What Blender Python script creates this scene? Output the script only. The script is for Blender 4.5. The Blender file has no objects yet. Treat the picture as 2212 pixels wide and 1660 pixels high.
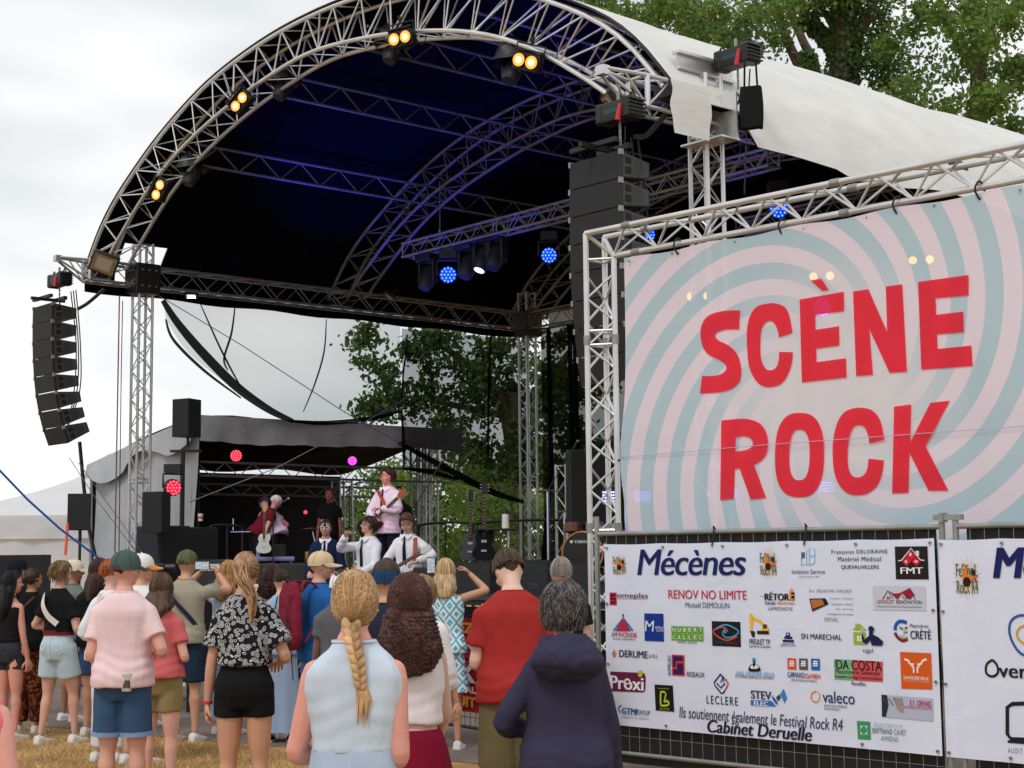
import bpy, math, random, numpy as np
from mathutils import Vector as V, Matrix, noise as NZ
from mathutils.geometry import tessellate_polygon
random.seed(7); np.random.seed(7)
SC = bpy.context.scene; COL = SC.collection; R = math.radians; PI = math.pi
# ---------------- camera ----------------
F_, PITCH, ROLL = 3400.0, math.atan(370/3400.0), -0.010
cam = bpy.data.cameras.new('camera'); co = bpy.data.objects.new('camera', cam); COL.objects.link(co)
_R0 = V((1,0,0)); _U0 = V((0,-math.sin(PITCH),math.cos(PITCH))); _F = V((0,math.cos(PITCH),math.sin(PITCH)))
_R = _R0*math.cos(ROLL)+_U0*math.sin(ROLL); _U = _U0*math.cos(ROLL)-_R0*math.sin(ROLL)
CAM = V((0,0,1.7))
m = Matrix((( _R.x,_U.x,-_F.x,CAM.x),(_R.y,_U.y,-_F.y,CAM.y),(_R.z,_U.z,-_F.z,CAM.z),(0,0,0,1)))
co.matrix_world = m
cam.sensor_width = 36; cam.lens = 36*F_/2212; cam.clip_end = 600; cam.clip_start = .1
SC.camera = co
# ---------------- world: overcast sky over a Nishita sky ----------------
SUN_EL, SUN_AZ = R(52), R(-150)
w = bpy.data.worlds.new("World"); SC.world = w; w.use_nodes = True
nt = w.node_tree; nt.nodes.clear(); N = nt.nodes.new; L = nt.links.new
out = N('ShaderNodeOutputWorld'); mix = N('ShaderNodeMixShader'); b1 = N('ShaderNodeBackground'); b2 = N('ShaderNodeBackground')
sky = N('ShaderNodeTexSky'); sky.sky_type = 'NISHITA'; sky.sun_disc = False; sky.sun_elevation = SUN_EL; sky.sun_rotation = -SUN_AZ
b1.inputs[1].default_value = .08; L(sky.outputs[0], b1.inputs[0])
tc = N('ShaderNodeTexCoord'); mp = N('ShaderNodeMapping'); mp.inputs['Scale'].default_value = (1.6,1.6,5)
nz = N('ShaderNodeTexNoise'); nz.inputs['Scale'].default_value = 1.7; nz.inputs['Detail'].default_value = 3
cr = N('ShaderNodeValToRGB'); cr.color_ramp.elements[0].position = .40; cr.color_ramp.elements[0].color = (.66,.70,.72,1)
cr.color_ramp.elements[1].position = .6; cr.color_ramp.elements[1].color = (1.0,.995,.985,1)
L(tc.outputs['Generated'], mp.inputs[0]); L(mp.outputs[0], nz.inputs[0]); L(nz.outputs[0], cr.inputs[0]); L(cr.outputs[0], b2.inputs[0]); b2.inputs[1].default_value = .92
mix.inputs[0].default_value = .93; L(b1.outputs[0], mix.inputs[1]); L(b2.outputs[0], mix.inputs[2]); L(mix.outputs[0], out.inputs[0])
sl = bpy.data.lights.new('sun','SUN'); sl.energy = 1.0; sl.angle = R(14); sl.color = (1,.96,.9)
so = bpy.data.objects.new('sun', sl); COL.objects.link(so)
d_ = V((math.sin(SUN_AZ)*math.cos(SUN_EL), math.cos(SUN_AZ)*math.cos(SUN_EL), math.sin(SUN_EL)))
so.rotation_euler = (-d_).to_track_quat('-Z','Y').to_euler()
SC.view_settings.view_transform = 'Standard'; SC.view_settings.look = 'None'; SC.view_settings.exposure = 0.28; SC.view_settings.gamma = 1
try: SC.cycles.transparent_max_bounces = 24; SC.cycles.max_bounces = 6
except Exception: pass
# ---------------- picture <-> place helpers ----------------
def ray(x,y): return _F + _R*((x-1106)/F_) - _U*((y-830)/F_)
def at(x,y,d): r = ray(x,y); return CAM + r*(d/r.y)
def atz(x,y,z): r = ray(x,y); return CAM + r*((z-1.7)/r.z)
class Plane:
    def __init__(s,P,u): s.P=V((P[0],P[1],0)); s.u=V((u[0],u[1],0)).normalized(); s.n=V((-s.u.y,s.u.x,0))
    def pt(s,x,y,off=0):
        r=ray(x,y); t=s.n.dot(s.P+s.n*off-CAM)/s.n.dot(r); return CAM+r*t
    def uv(s,x,y): q=s.pt(x,y); return (q-s.P).dot(s.u), q.z
    def w(s,a,z,off=0): return s.P+s.u*a+V((0,0,z))+s.n*off
# ---------------- materials ----------------
def lin(c,k=1.0):
    f=lambda v:(v/255/12.92 if v<=10.3 else ((v/255+.055)/1.055)**2.4)
    return tuple(min(1,f(v)*k) for v in c)
MATS={}
def mat(name, rgb, rough=.7, metal=0, var=.12, vs=6, bump=0, bs=40, emit=None, es=0, alpha=1, trans=0, spec=.5, stretch=None, k=1.0, coat=0):
    if name in MATS: return MATS[name]
    m=bpy.data.materials.new(name); m.use_nodes=True; nt=m.node_tree; b=nt.nodes['Principled BSDF']; o=nt.nodes['Material Output']
    c=lin(rgb,k); b.inputs['Roughness'].default_value=rough; b.inputs['Metallic'].default_value=metal; b.inputs['Specular IOR Level'].default_value=spec
    if coat: b.inputs['Coat Weight'].default_value=coat
    tc=nt.nodes.new('ShaderNodeTexCoord'); src=tc.outputs['Object']
    if stretch:
        mp=nt.nodes.new('ShaderNodeMapping'); mp.inputs['Scale'].default_value=stretch; nt.links.new(src,mp.inputs[0]); src=mp.outputs[0]
    if var:
        n=nt.nodes.new('ShaderNodeTexNoise'); n.inputs['Scale'].default_value=vs; n.inputs['Detail'].default_value=5; nt.links.new(src,n.inputs[0])
        r=nt.nodes.new('ShaderNodeValToRGB'); r.color_ramp.elements[0].position=.3; r.color_ramp.elements[1].position=.7
        r.color_ramp.elements[0].color=tuple(x*(1-var) for x in c)+(1,); r.color_ramp.elements[1].color=tuple(min(1,x*(1+var)) for x in c)+(1,)
        nt.links.new(n.outputs[0],r.inputs[0]); nt.links.new(r.outputs[0],b.inputs['Base Color'])
    else: b.inputs['Base Color'].default_value=c+(1,)
    if bump:
        n2=nt.nodes.new('ShaderNodeTexNoise'); n2.inputs['Scale'].default_value=bs; n2.inputs['Detail'].default_value=3; n2.inputs['Distortion'].default_value=1.2 if bs<20 else 0; nt.links.new(src,n2.inputs[0])
        bp=nt.nodes.new('ShaderNodeBump'); bp.inputs['Strength'].default_value=bump; bp.inputs['Distance'].default_value=.02; nt.links.new(n2.outputs[0],bp.inputs['Height']); nt.links.new(bp.outputs[0],b.inputs['Normal'])
    if emit: b.inputs['Emission Color'].default_value=tuple(emit)+(1,); b.inputs['Emission Strength'].default_value=es
    last=b.outputs[0]
    if trans:
        t=nt.nodes.new('ShaderNodeBsdfTranslucent'); t.inputs[0].default_value=c+(1,); mx=nt.nodes.new('ShaderNodeMixShader'); mx.inputs[0].default_value=trans
        nt.links.new(last,mx.inputs[1]); nt.links.new(t.outputs[0],mx.inputs[2]); last=mx.outputs[0]
        if var: nt.links.new(r.outputs[0],t.inputs[0])
    if alpha<1:
        t=nt.nodes.new('ShaderNodeBsdfTransparent'); mx=nt.nodes.new('ShaderNodeMixShader'); mx.inputs[0].default_value=alpha
        nt.links.new(t.outputs[0],mx.inputs[1]); nt.links.new(last,mx.inputs[2]); last=mx.outputs[0]
    nt.links.new(last,o.inputs[0]); MATS[name]=m; return m
def cloth(name,rgb,k=1.0,var=.07,bump=.35): return mat(name,rgb,.92,0,var,5,bump*.8,10,spec=.15,k=k,stretch=(1,1,.45))
# ---------------- mesh builder ----------------
def basis(d, up=V((0,0,1))):
    d=d.normalized(); a=up.cross(d)
    if a.length<1e-4: a=V((1,0,0)).cross(d)
    a.normalize(); return a, d.cross(a)
def catmull(P,n=6,closed=False):
    P=[V(p) for p in P]; o=[]; L_=len(P); rng=range(L_ if closed else L_-1)
    for i in rng:
        g=lambda j: P[j%L_] if closed else P[max(0,min(L_-1,j))]
        p0,p1,p2,p3=g(i-1),g(i),g(i+1),g(i+2)
        for k in range(n):
            t=k/n; o.append(.5*((2*p1)+(p2-p0)*t+(2*p0-5*p1+4*p2-p3)*t*t+(3*p1-p0-3*p2+p3)*t**3))
    if not closed: o.append(P[-1])
    return o
class MB:
    def __init__(s): s.v=[]; s.f=[]; s.m=[]; s.mi=0; s.mats=[]
    def use(s,m):
        if m not in s.mats: s.mats.append(m)
        s.mi=s.mats.index(m); return s
    def add(s,vs,fs,T=None):
        o=len(s.v); s.v+=[tuple(T@V(p)) if T else tuple(p) for p in vs]; s.f+=[tuple(i+o for i in f) for f in fs]; s.m+=[s.mi]*len(fs); return s
    def box(s,c,size,ax=None,T=None,bev=0):
        c=V(c); ax=ax or (V((1,0,0)),V((0,1,0)),V((0,0,1))); hx,hy,hz=[q/2 for q in size]
        if bev:
            prof=[(-hx+bev,-hy),(hx-bev,-hy),(hx,-hy+bev),(hx,hy-bev),(hx-bev,hy),(-hx+bev,hy),(-hx,hy-bev),(-hx,-hy+bev)]
            vs=[];fs=[]
            for z,k in ((-hz,1),(-hz+bev,0),(hz-bev,0),(hz,1)):
                for (x,y) in prof: q=1-(bev/max(hx,hy))*k; vs.append(c+ax[0]*x*q+ax[1]*y*q+ax[2]*z)
            for i in range(3):
                for j in range(8): fs.append((i*8+j,i*8+(j+1)%8,(i+1)*8+(j+1)%8,(i+1)*8+j))
            fs+= [tuple(range(7,-1,-1)),tuple(range(24,32))]; return s.add(vs,fs,T)
        vs=[c+ax[0]*x*hx+ax[1]*y*hy+ax[2]*z*hz for z in(-1,1) for x,y in((-1,-1),(1,-1),(1,1),(-1,1))]
        return s.add(vs,[(3,2,1,0),(4,5,6,7),(0,1,5,4),(1,2,6,5),(2,3,7,6),(3,0,4,7)],T)
    def tube(s,P,r,n=6,T=None,cap=True,flat=1.0,up=V((0,0,1))):
        P=[V(p) for p in P]; rs=r if isinstance(r,(list,tuple)) else [r]*len(P); vs=[];fs=[]; K=len(P); a=None
        for i,p in enumerate(P):
            d=(P[min(i+1,K-1)]-P[max(i-1,0)]); d=d.normalized() if d.length>1e-9 else V((0,0,1))
            if a is None: a,b=basis(d,up)
            else:
                a=a-d*a.dot(d)
                a=a.normalized() if a.length>1e-5 else basis(d)[0]
                b=d.cross(a)
            for k in range(n):
                t=2*PI*k/n; vs.append(p+a*math.cos(t)*rs[i]+b*math.sin(t)*rs[i]*flat)
        for i in range(K-1):
            for k in range(n): fs.append((i*n+k,i*n+(k+1)%n,(i+1)*n+(k+1)%n,(i+1)*n+k))
        if cap: fs+=[tuple(range(n-1,-1,-1)),tuple(range((K-1)*n,K*n))]
        return s.add(vs,fs,T)
    def rings(s,RG,T=None,cap=True):   # list of equal-length rings of points
        n=len(RG[0]); vs=[p for r in RG for p in r]; fs=[]
        for i in range(len(RG)-1):
            for k in range(n): fs.append((i*n+k,i*n+(k+1)%n,(i+1)*n+(k+1)%n,(i+1)*n+k))
        if cap: fs+=[tuple(range(n-1,-1,-1)),tuple(range((len(RG)-1)*n,len(RG)*n))]
        return s.add(vs,fs,T)
    def ball(s,c,r,n=10,T=None,ax=None):
        c=V(c); r=r if isinstance(r,(tuple,list)) else (r,r,r); ax=ax or (V((1,0,0)),V((0,1,0)),V((0,0,1))); RG=[]
        h=max(4,n//2+1)
        for i in range(h+1):
            t=-PI/2+PI*i/h; cs=max(.02,math.cos(t)); RG.append([c+ax[0]*r[0]*cs*math.cos(2*PI*k/n)+ax[1]*r[1]*cs*math.sin(2*PI*k/n)+ax[2]*r[2]*math.sin(t) for k in range(n)])
        return s.rings(RG,T)
    def disc(s,c,r,nrm,n=16,r2=None):
        a,b=basis(V(nrm)); c=V(c); r2=r2 or r
        return s.add([c+a*math.cos(2*PI*k/n)*r+b*math.sin(2*PI*k/n)*r2 for k in range(n)],[tuple(range(n))])
    def sheet(s,G,close=False,T=None): # grid of points
        h=len(G);w=len(G[0]); return s.add([p for r in G for p in r],[(i*w+j,i*w+j+1,(i+1)*w+j+1,(i+1)*w+j) for i in range(h-1) for j in range(w-1)],T)
    def poly(s,loops,fn,thick=0):
        L3=[[V((x,y,0)) for x,y in l] for l in loops]; tr=tessellate_polygon(L3); flat=[p for l in L3 for p in l]
        vs=[fn(p.x,p.y,0) for p in flat]; 
        if not thick: return s.add(vs,[tuple(t) for t in tr])
        n=len(flat); vs+= [fn(p.x,p.y,thick) for p in flat]; fs=[tuple(t) for t in tr]+[tuple(i+n for i in reversed(t)) for t in tr]; o=0
        for l in L3:
            k=len(l)
            for i in range(k): fs.append((o+i,o+(i+1)%k,o+(i+1)%k+n,o+i+n))
            o+=k
        return s.add(vs,fs)
    def mesh(s,name,smooth=True):
        me=bpy.data.meshes.new(name); me.from_pydata([tuple(p) for p in s.v],[],s.f)
        for q in s.mats: me.materials.append(q)
        if len(s.mats)>1: me.polygons.foreach_set('material_index',s.m)
        me.polygons.foreach_set('use_smooth',[smooth]*len(s.f)); me.update(); return me
    def build(s,name,m=None,parent=None,smooth=True,fixn=False):
        if m is not None and not s.mats: s.mats=[m]
        me=s.mesh(name,smooth)
        if smooth:
            try: me.set_sharp_from_angle(angle=R(38))
            except Exception: pass
        return link(name,me,parent)
def link(name,me,parent=None):
    o=bpy.data.objects.new(name,me); COL.objects.link(o)
    if parent is not None: o.parent=parent
    return o
def tag(o,label=None,cat=None,group=None,kind=None):
    if label: o['label']=label
    if cat: o['category']=cat
    if group: o['group']=group
    if kind: o['kind']=kind
    return o
def thing(name,label,cat,loc=(0,0,0),rz=0,group=None):
    o=bpy.data.objects.new(name,None); COL.objects.link(o); o.location=loc; o.rotation_euler=(0,0,rz); o.empty_display_size=.2
    return tag(o,label,cat,group)
def copy_tree(o,parent=None):
    c=o.copy(); COL.objects.link(c)
    if parent is not None: c.parent=parent; c.matrix_parent_inverse=o.matrix_parent_inverse.copy()
    for ch in list(o.children): copy_tree(ch,c)
    return c
# text: glyph faces fitted to a rectangle; returns verts (x,y in 0..w,0..h) and faces
def glyphs(txt,bold=0,shear=0,space=1.0):
    cu=bpy.data.curves.new('t','FONT'); cu.body=txt; cu.offset=bold; cu.shear=shear; cu.space_character=space; cu.resolution_u=4
    ob=bpy.data.objects.new('t',cu); me=ob.to_mesh(); vs=[v.co.copy() for v in me.vertices]; fs=[tuple(p.vertices) for p in me.polygons]
    ob.to_mesh_clear(); bpy.data.objects.remove(ob); bpy.data.curves.remove(cu)
    if not vs: return [],[],1,1
    x0=min(v.x for v in vs);x1=max(v.x for v in vs);y0=min(v.y for v in vs);y1=max(v.y for v in vs)
    return [((v.x-x0)/(x1-x0),(v.y-y0)/(y1-y0)) for v in vs],fs,(x1-x0),(y1-y0)
# ---------------- layout constants of the stage ----------------
FL=V((-6.4,27,0)); FR=V((2.17,17,0)); UU=(FR-FL).normalized(); DP=V((-UU.y,UU.x,0)); WID=(FR-FL).length; Z=V((0,0,1)); TB=8.86
BL=FL+DP*TB; BR=FR+DP*TB
def S(u,t,z): return FL+UU*u+DP*t+Z*z
DECK=1.22
# ---------------- common materials ----------------
ALU=mat('aluminium_tube',(196,196,198),.38,.75,.15,3,k=1.0)
ALUB=mat('bright_aluminium',(214,214,214),.34,.7,.12,3)
ALUD=mat('dull_aluminium',(150,148,146),.5,.7,.2,3)
BLK=mat('black_metal',(24,25,27),.5,.1,.2,8)
BOX=mat('speaker_black',(27,29,32),.6,0,.15,14,.15,120)
CAB=mat('cable_black',(14,14,15),.6,0,0)
DECKM=mat('deck_black',(28,28,30),.75,0,.25,3)
RUB=mat('black_plastic',(18,18,20),.45,0,.1,10)
# ---------------- ground ----------------
def ground():
    m=bpy.data.materials.new('dry_grass_ground'); m.use_nodes=True; nt=m.node_tree; b=nt.nodes['Principled BSDF']; b.inputs['Roughness'].default_value=.95; b.inputs['Specular IOR Level'].default_value=.1
    g=nt.nodes.new('ShaderNodeNewGeometry'); n=nt.nodes.new('ShaderNodeTexNoise'); n.inputs['Scale'].default_value=.9; n.inputs['Detail'].default_value=8
    r=nt.nodes.new('ShaderNodeValToRGB'); e=r.color_ramp.elements; e[0].position=.3; e[0].color=lin((138,106,66))+(1,); e[1].position=.7; e[1].color=lin((214,176,118))+(1,)
    q=r.color_ramp.elements.new(.52); q.color=lin((186,148,94))+(1,)
    n2=nt.nodes.new('ShaderNodeTexNoise'); n2.inputs['Scale'].default_value=45; n2.inputs['Detail'].default_value=4
    mx=nt.nodes.new('ShaderNodeMix'); mx.data_type='RGBA'; mx.blend_type='MULTIPLY'; mx.inputs[0].default_value=.6
    L=nt.links.new; L(g.outputs['Position'],n.inputs[0]); L(g.outputs['Position'],n2.inputs[0]); L(n.outputs[0],r.inputs[0]); L(r.outputs[0],mx.inputs[6]); L(n2.outputs[0],mx.inputs[7])
    mx2=nt.nodes.new('ShaderNodeMix'); mx2.data_type='RGBA'; mx2.blend_type='MULTIPLY'; mx2.inputs[0].default_value=1; mx2.inputs[7].default_value=(1.35,1.35,1.35,1); L(mx.outputs[2],mx2.inputs[6]); L(mx2.outputs[2],b.inputs['Base Color'])
    bp=nt.nodes.new('ShaderNodeBump'); bp.inputs['Distance'].default_value=.03; L(n2.outputs[0],bp.inputs['Height']); L(bp.outputs[0],b.inputs['Normal'])
    q=MB().use(m).sheet([[V((x,y,0)) for x in np.linspace(-250,250,21)] for y in np.linspace(-60,440,21)]).build('ground',smooth=False); tag(q,kind='structure')
    pm=mat('pavement_asphalt',(112,100,92),.9,0,.25,1.3,.3,60)
    # paved strip in front of the stage, parallel with the crash barrier
    P=lambda u,t:S(u,t+(u-8.9)*.25,.004)
    q=MB().use(pm).add([P(-8,-5.76),P(26,-5.76),P(26,12),P(-8,12)],[(0,1,2,3)]).build('pavement',smooth=False); tag(q,kind='structure')
    # dry grass blades, one mass
    n=90000; vs=np.zeros((n,3,3)); 
    Y=np.random.uniform(6.2,17.5,n); X=np.random.uniform(-1,1,n)*Y*.36; X=X+ (X>0)*0
    keep=[]
    fl=np.array(FL); un=np.array(DP)
    t=(X-fl[0])*un[0]+(Y-fl[1])*un[1]
    uu=(X-fl[0])*UU.x+(Y-fl[1])*UU.y; edge=-5.7+(uu-8.9)*.25+.35*np.sin(X*3.1)+.3*np.sin(X*7.7+1)
    k=(t<edge); X=X[k];Y=Y[k];n=len(X)
    cl=np.array([NZ.noise(V((x*1.1,y*1.1,0))) for x,y in zip(X,Y)]); h=np.random.uniform(.012,.065,n)*(1+.9*np.clip(cl,-.6,1)); a=np.random.uniform(0,6.28,n); wd=np.random.uniform(.003,.007,n)
    le=np.random.uniform(.02,.07,n); b=np.random.uniform(0,6.28,n)
    vs=np.zeros((n,3,3)); vs[:,0,0]=X-np.cos(a)*wd; vs[:,0,1]=Y-np.sin(a)*wd; vs[:,1,0]=X+np.cos(a)*wd; vs[:,1,1]=Y+np.sin(a)*wd; vs[:,2,0]=X+np.cos(b)*le; vs[:,2,1]=Y+np.sin(b)*le; vs[:,2,2]=h
    gm=mat('dry_grass_blade',(196,166,118),.9,0,.45,2.2,trans=.25,spec=.1)
    o=tri_obj('dry_grass',vs.reshape(-1,3),3,gm); tag(o,'short dry yellow grass trampled across the festival field','grass',kind='stuff')
def tri_obj(name,verts,k,m,parent=None):
    n=len(verts)//k; me=bpy.data.meshes.new(name); me.vertices.add(len(verts)); me.vertices.foreach_set('co',np.asarray(verts,dtype=np.float32).ravel())
    me.loops.add(n*k); me.loops.foreach_set('vertex_index',np.arange(n*k,dtype=np.int32)); me.polygons.add(n)
    me.polygons.foreach_set('loop_start',np.arange(0,n*k,k,dtype=np.int32)); me.update(calc_edges=True); me.materials.append(m); return link(name,me,parent)
ground()
# ---------------- trusses ----------------
def lattice(mb,A,B,o1,o2,pitch,r,flip=0):
    """zigzag braces between two parallel chords"""
    n=max(2,round((B-A).length/pitch)); 
    for i in range(n):
        a=A.lerp(B,i/n); b=A.lerp(B,(i+1)/n); p,q=(o1,o2) if (i+flip)%2==0 else (o2,o1)
        mb.tube([a+p,b+q],r,5,cap=False)
def truss(name,label,cat,A,B,side,w,h,mt,n4=True,tri=None,pitch=None,cr=.025,br=.0095,group=None,parent=None,off=None,frames=()):
    A=V(A);B=V(B); d=(B-A).normalized(); a=V(side).normalized(); b=d.cross(a).normalized()
    offs=off or [a*w/2+b*h/2,-a*w/2+b*h/2,-a*w/2-b*h/2,a*w/2-b*h/2]
    root=parent if parent is not None else thing(name,label,cat,A,0,group)
    loc=V((0,0,0)) if parent is not None else A
    for o in offs: MB().use(mt).tube([A+o-loc,B+o-loc],cr,8).build('chord',parent=root)
    mb=MB().use(mt); pitch=pitch or max(w,h); k=len(offs)
    for i in range(k): lattice(mb,A-loc,B-loc,offs[i],offs[(i+1)%k],pitch,br,i%2)
    for t in [0,1]+list(frames):
        p=(A.lerp(B,t)-loc)
        if t==0: p=p+d*.02
        if t==1: p=p-d*.02
        for i in range(k): mb.tube([p+offs[i],p+offs[(i+1)%k]],br*1.3,5)
    mb.build('bracing',parent=root)
    return root
def fr(u): return tuple(u)
TW=.25
truss('truss_tower','tall slim aluminium tower at the front left stage corner beside the grey tent','truss tower',FL,FL+Z*7.15,UU,TW,TW,ALU,group='towers carrying the stage roof',frames=(.42,.43))
truss('truss_tower','near aluminium tower rising behind the pink banner frame, hoist at its top','truss tower',FR,FR+Z*6.95,UU,TW,TW,ALUB,group='towers carrying the stage roof',frames=(.9,))
truss('truss_tower','rear aluminium tower seen through the dark mesh, standing behind the guitar stand','truss tower',BL,BL+Z*7.2,UU,TW,TW,ALU,group='towers carrying the stage roof',frames=(.45,.46))
truss('truss_tower','rear aluminium tower at the back right, hidden behind the pink banner','truss tower',BR,BR+Z*7.2,UU,TW,TW,ALU,group='towers carrying the stage roof')
ZB=6.57
truss('roof_beam','long box beam along the left side of the stage roof, from the front tower to the rear tower','roof beam',S(0,-1.05,ZB),S(0,TB-.15,ZB),UU,.28,.34,ALUD,group='beams under the stage roof',pitch=.36)
truss('roof_beam','box beam along the right side of the stage roof, with a bright open end at the near corner','roof beam',S(WID,-1.05,ZB),S(WID,TB,ZB),UU,.28,.34,ALUB,group='beams under the stage roof',pitch=.36)
truss('roof_beam','box beam across the rear of the stage roof, ending at the back tower','roof beam',S(.2,TB,ZB),S(WID-.2,TB,ZB),DP,.28,.34,ALUD,group='beams under the stage roof',pitch=.36)
# outriggers that carry the line arrays
for u0,mt,lb in ((0,ALU,'short aluminium outrigger reaching left of the arch foot above the left speaker column'),(WID,ALUB,'short bright outrigger reaching forward from the near arch foot above the right speaker column')):
    o=thing('outrigger',lb,'outrigger',S(u0,-1.05,ZB),0,'outriggers that hold the speaker columns'); mb=MB().use(mt); p=lambda u,t,z:UU*u+DP*t+Z*z
    for sx in(-.14,.14):
        mb.tube([p(sx,0,.17),p(sx*.3,-.5,.17)],.024,7); mb.tube([p(sx,0,-.17),p(sx*.3,-.5,.12)],.02,7); mb.tube([p(sx,0,.17),p(sx,0,-.17)],.03,7)
        mb.tube([p(sx,0,-.17),p(sx*.6,-.28,.17)],.012,5)
    mb.tube([p(-.14,0,.17),p(.14,0,.17)],.02,6).tube([p(-.14,0,-.17),p(.14,0,-.17)],.02,6); mb.box(p(0,-.52,.15),(.12,.1,.1),(UU,DP,Z)); mb.build('outrigger_frame',parent=o)
# arches
AO=[(-.66,6.68),(-.2,7.22),(.3,7.64),(1.03,8.07),(2.04,8.55),(3.43,9.02),(4.93,9.27),(6.3,9.34)]; AI=[(.05,6.68),(.58,7.08),(1.58,7.71),(2.72,8.19),(4.14,8.55),(5.45,8.75),(6.3,8.81)]
def prof(pts,n=5):
    c=6.3; P=pts+[(2*c-u,z) for u,z in reversed(pts[:-1])]; return [(p.x,p.y) for p in catmull([V((u,z,0)) for u,z in P],n)]
PO=prof(AO); PI_=prof(AI)
def resample(P,n):
    L_=[0]
    for a,b in zip(P,P[1:]): L_.append(L_[-1]+math.hypot(b[0]-a[0],b[1]-a[1]))
    return [(float(np.interp(L_[-1]*i/n,L_,[p[0] for p in P])),float(np.interp(L_[-1]*i/n,L_,[p[1] for p in P]))) for i in range(n+1)]
def arch(t,mt,label):
    o=thing('roof_arch',label,'roof arch',S(0,t,0),0,'curved truss arches of the stage roof'); W=.42; q=lambda uz,k:UU*uz[0]+Z*uz[1]+DP*k
    n=46; A=resample(PO,n); B=resample(PI_,n)
    for P in (A,B):
        for k in(0,W): MB().use(mt).tube([q(p,k) for p in P],.03,8).build('chord',parent=o)
    mb=MB().use(mt)
    for i in range(n):
        for k in(0,W):
            a,b=(A,B) if i%2 else (B,A); mb.tube([q(a[i],k),q(b[i+1],k)],.013,5,cap=False)
        for P in(A,B):
            k1,k2=(0,W) if i%2 else (W,0); mb.tube([q(P[i],k1),q(P[i+1],k2)],.0105,5,cap=False)
        if i%8==0:
            for d in(0,.12): mb.tube([q(A[i],0),q(B[i],0)],.018,5); mb.tube([q(A[i],W),q(B[i],W)],.014,5)
    mb.build('bracing',parent=o)
    for i in (0,n): MB().use(BLK).box(q(A[i],W/2)-Z*.06,(.3,W,.1),(UU,DP,Z)).build('foot_plate',parent=o)
arch(-.75,ALUB,'big front truss arch of the stage roof, bright against the sky')
arch(4.3,ALUD,'middle truss arch in the dark under the stage roof')
arch(8.9,ALUD,'rearmost truss arch deep under the stage roof')
for u in (2.35,4.75,7.15,9.55,11.7):
    zi=float(np.interp(u,[p[0] for p in PI_],[p[1] for p in PI_]))
    lb={2.35:'lowest purlin truss on the left slope of the stage roof',4.75:'purlin truss on the upper left slope of the stage roof',7.15:'purlin truss just right of the roof ridge, strongly lit blue',9.55:'purlin truss on the upper right slope of the stage roof',11.7:'lowest purlin truss on the right slope behind the near arch foot'}[u]
    o=thing('purlin',lb,'purlin',S(u,-.3,zi),0,'purlins between the roof arches'); L_=9.2
    for z in(0,.34): MB().use(ALUD).tube([Z*z,Z*z+DP*L_],.024,7).build('chord',parent=o)
    mb=MB().use(ALUD); lattice(mb,V((0,0,0)),DP*L_,V((0,0,0)),Z*.34,.4,.012); mb.build('bracing',parent=o)
# hung lighting truss
truss('lighting_truss','box truss hanging across the stage under the middle arch, carrying blue wash lights','lighting truss',S(2.45,3.9,7.12),S(10.9,3.9,7.12),DP,.24,.24,ALUD,group='lighting trusses hung over the stage',frames=(.3,.31,.6,.61))
truss('lighting_truss','rear lighting truss hanging across the stage, partly behind the right speaker column','lighting truss',S(7.2,7.4,7.2),S(12.6,7.4,7.2),DP,.24,.24,ALUD,group='lighting trusses hung over the stage')
for s_ in (3.4,8.0): 
    o=tag(MB().use(ALUD).tube([S(s_,3.9,7.26),S(s_,3.9,8.2)],.008,5).tube([S(s_,3.9,7.2),S(s_,3.9,7.34)],.03,6).build('hanging_wire'),'thin wire holding the lighting truss, '+('left end' if s_<5 else 'near its middle'),'wire','wires holding the lighting truss')
def holed(G,m_,nm,o):
    w_=len(G[0]); fs=[(i*w_+j,i*w_+j+1,(i+1)*w_+j+1,(i+1)*w_+j) for i in range(len(G)-1) for j in range(w_-1) if not(2<=i<=4 and j<=2)]; MB().use(m_).add([p for r in G for p in r],fs).build(nm,parent=o)
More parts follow.
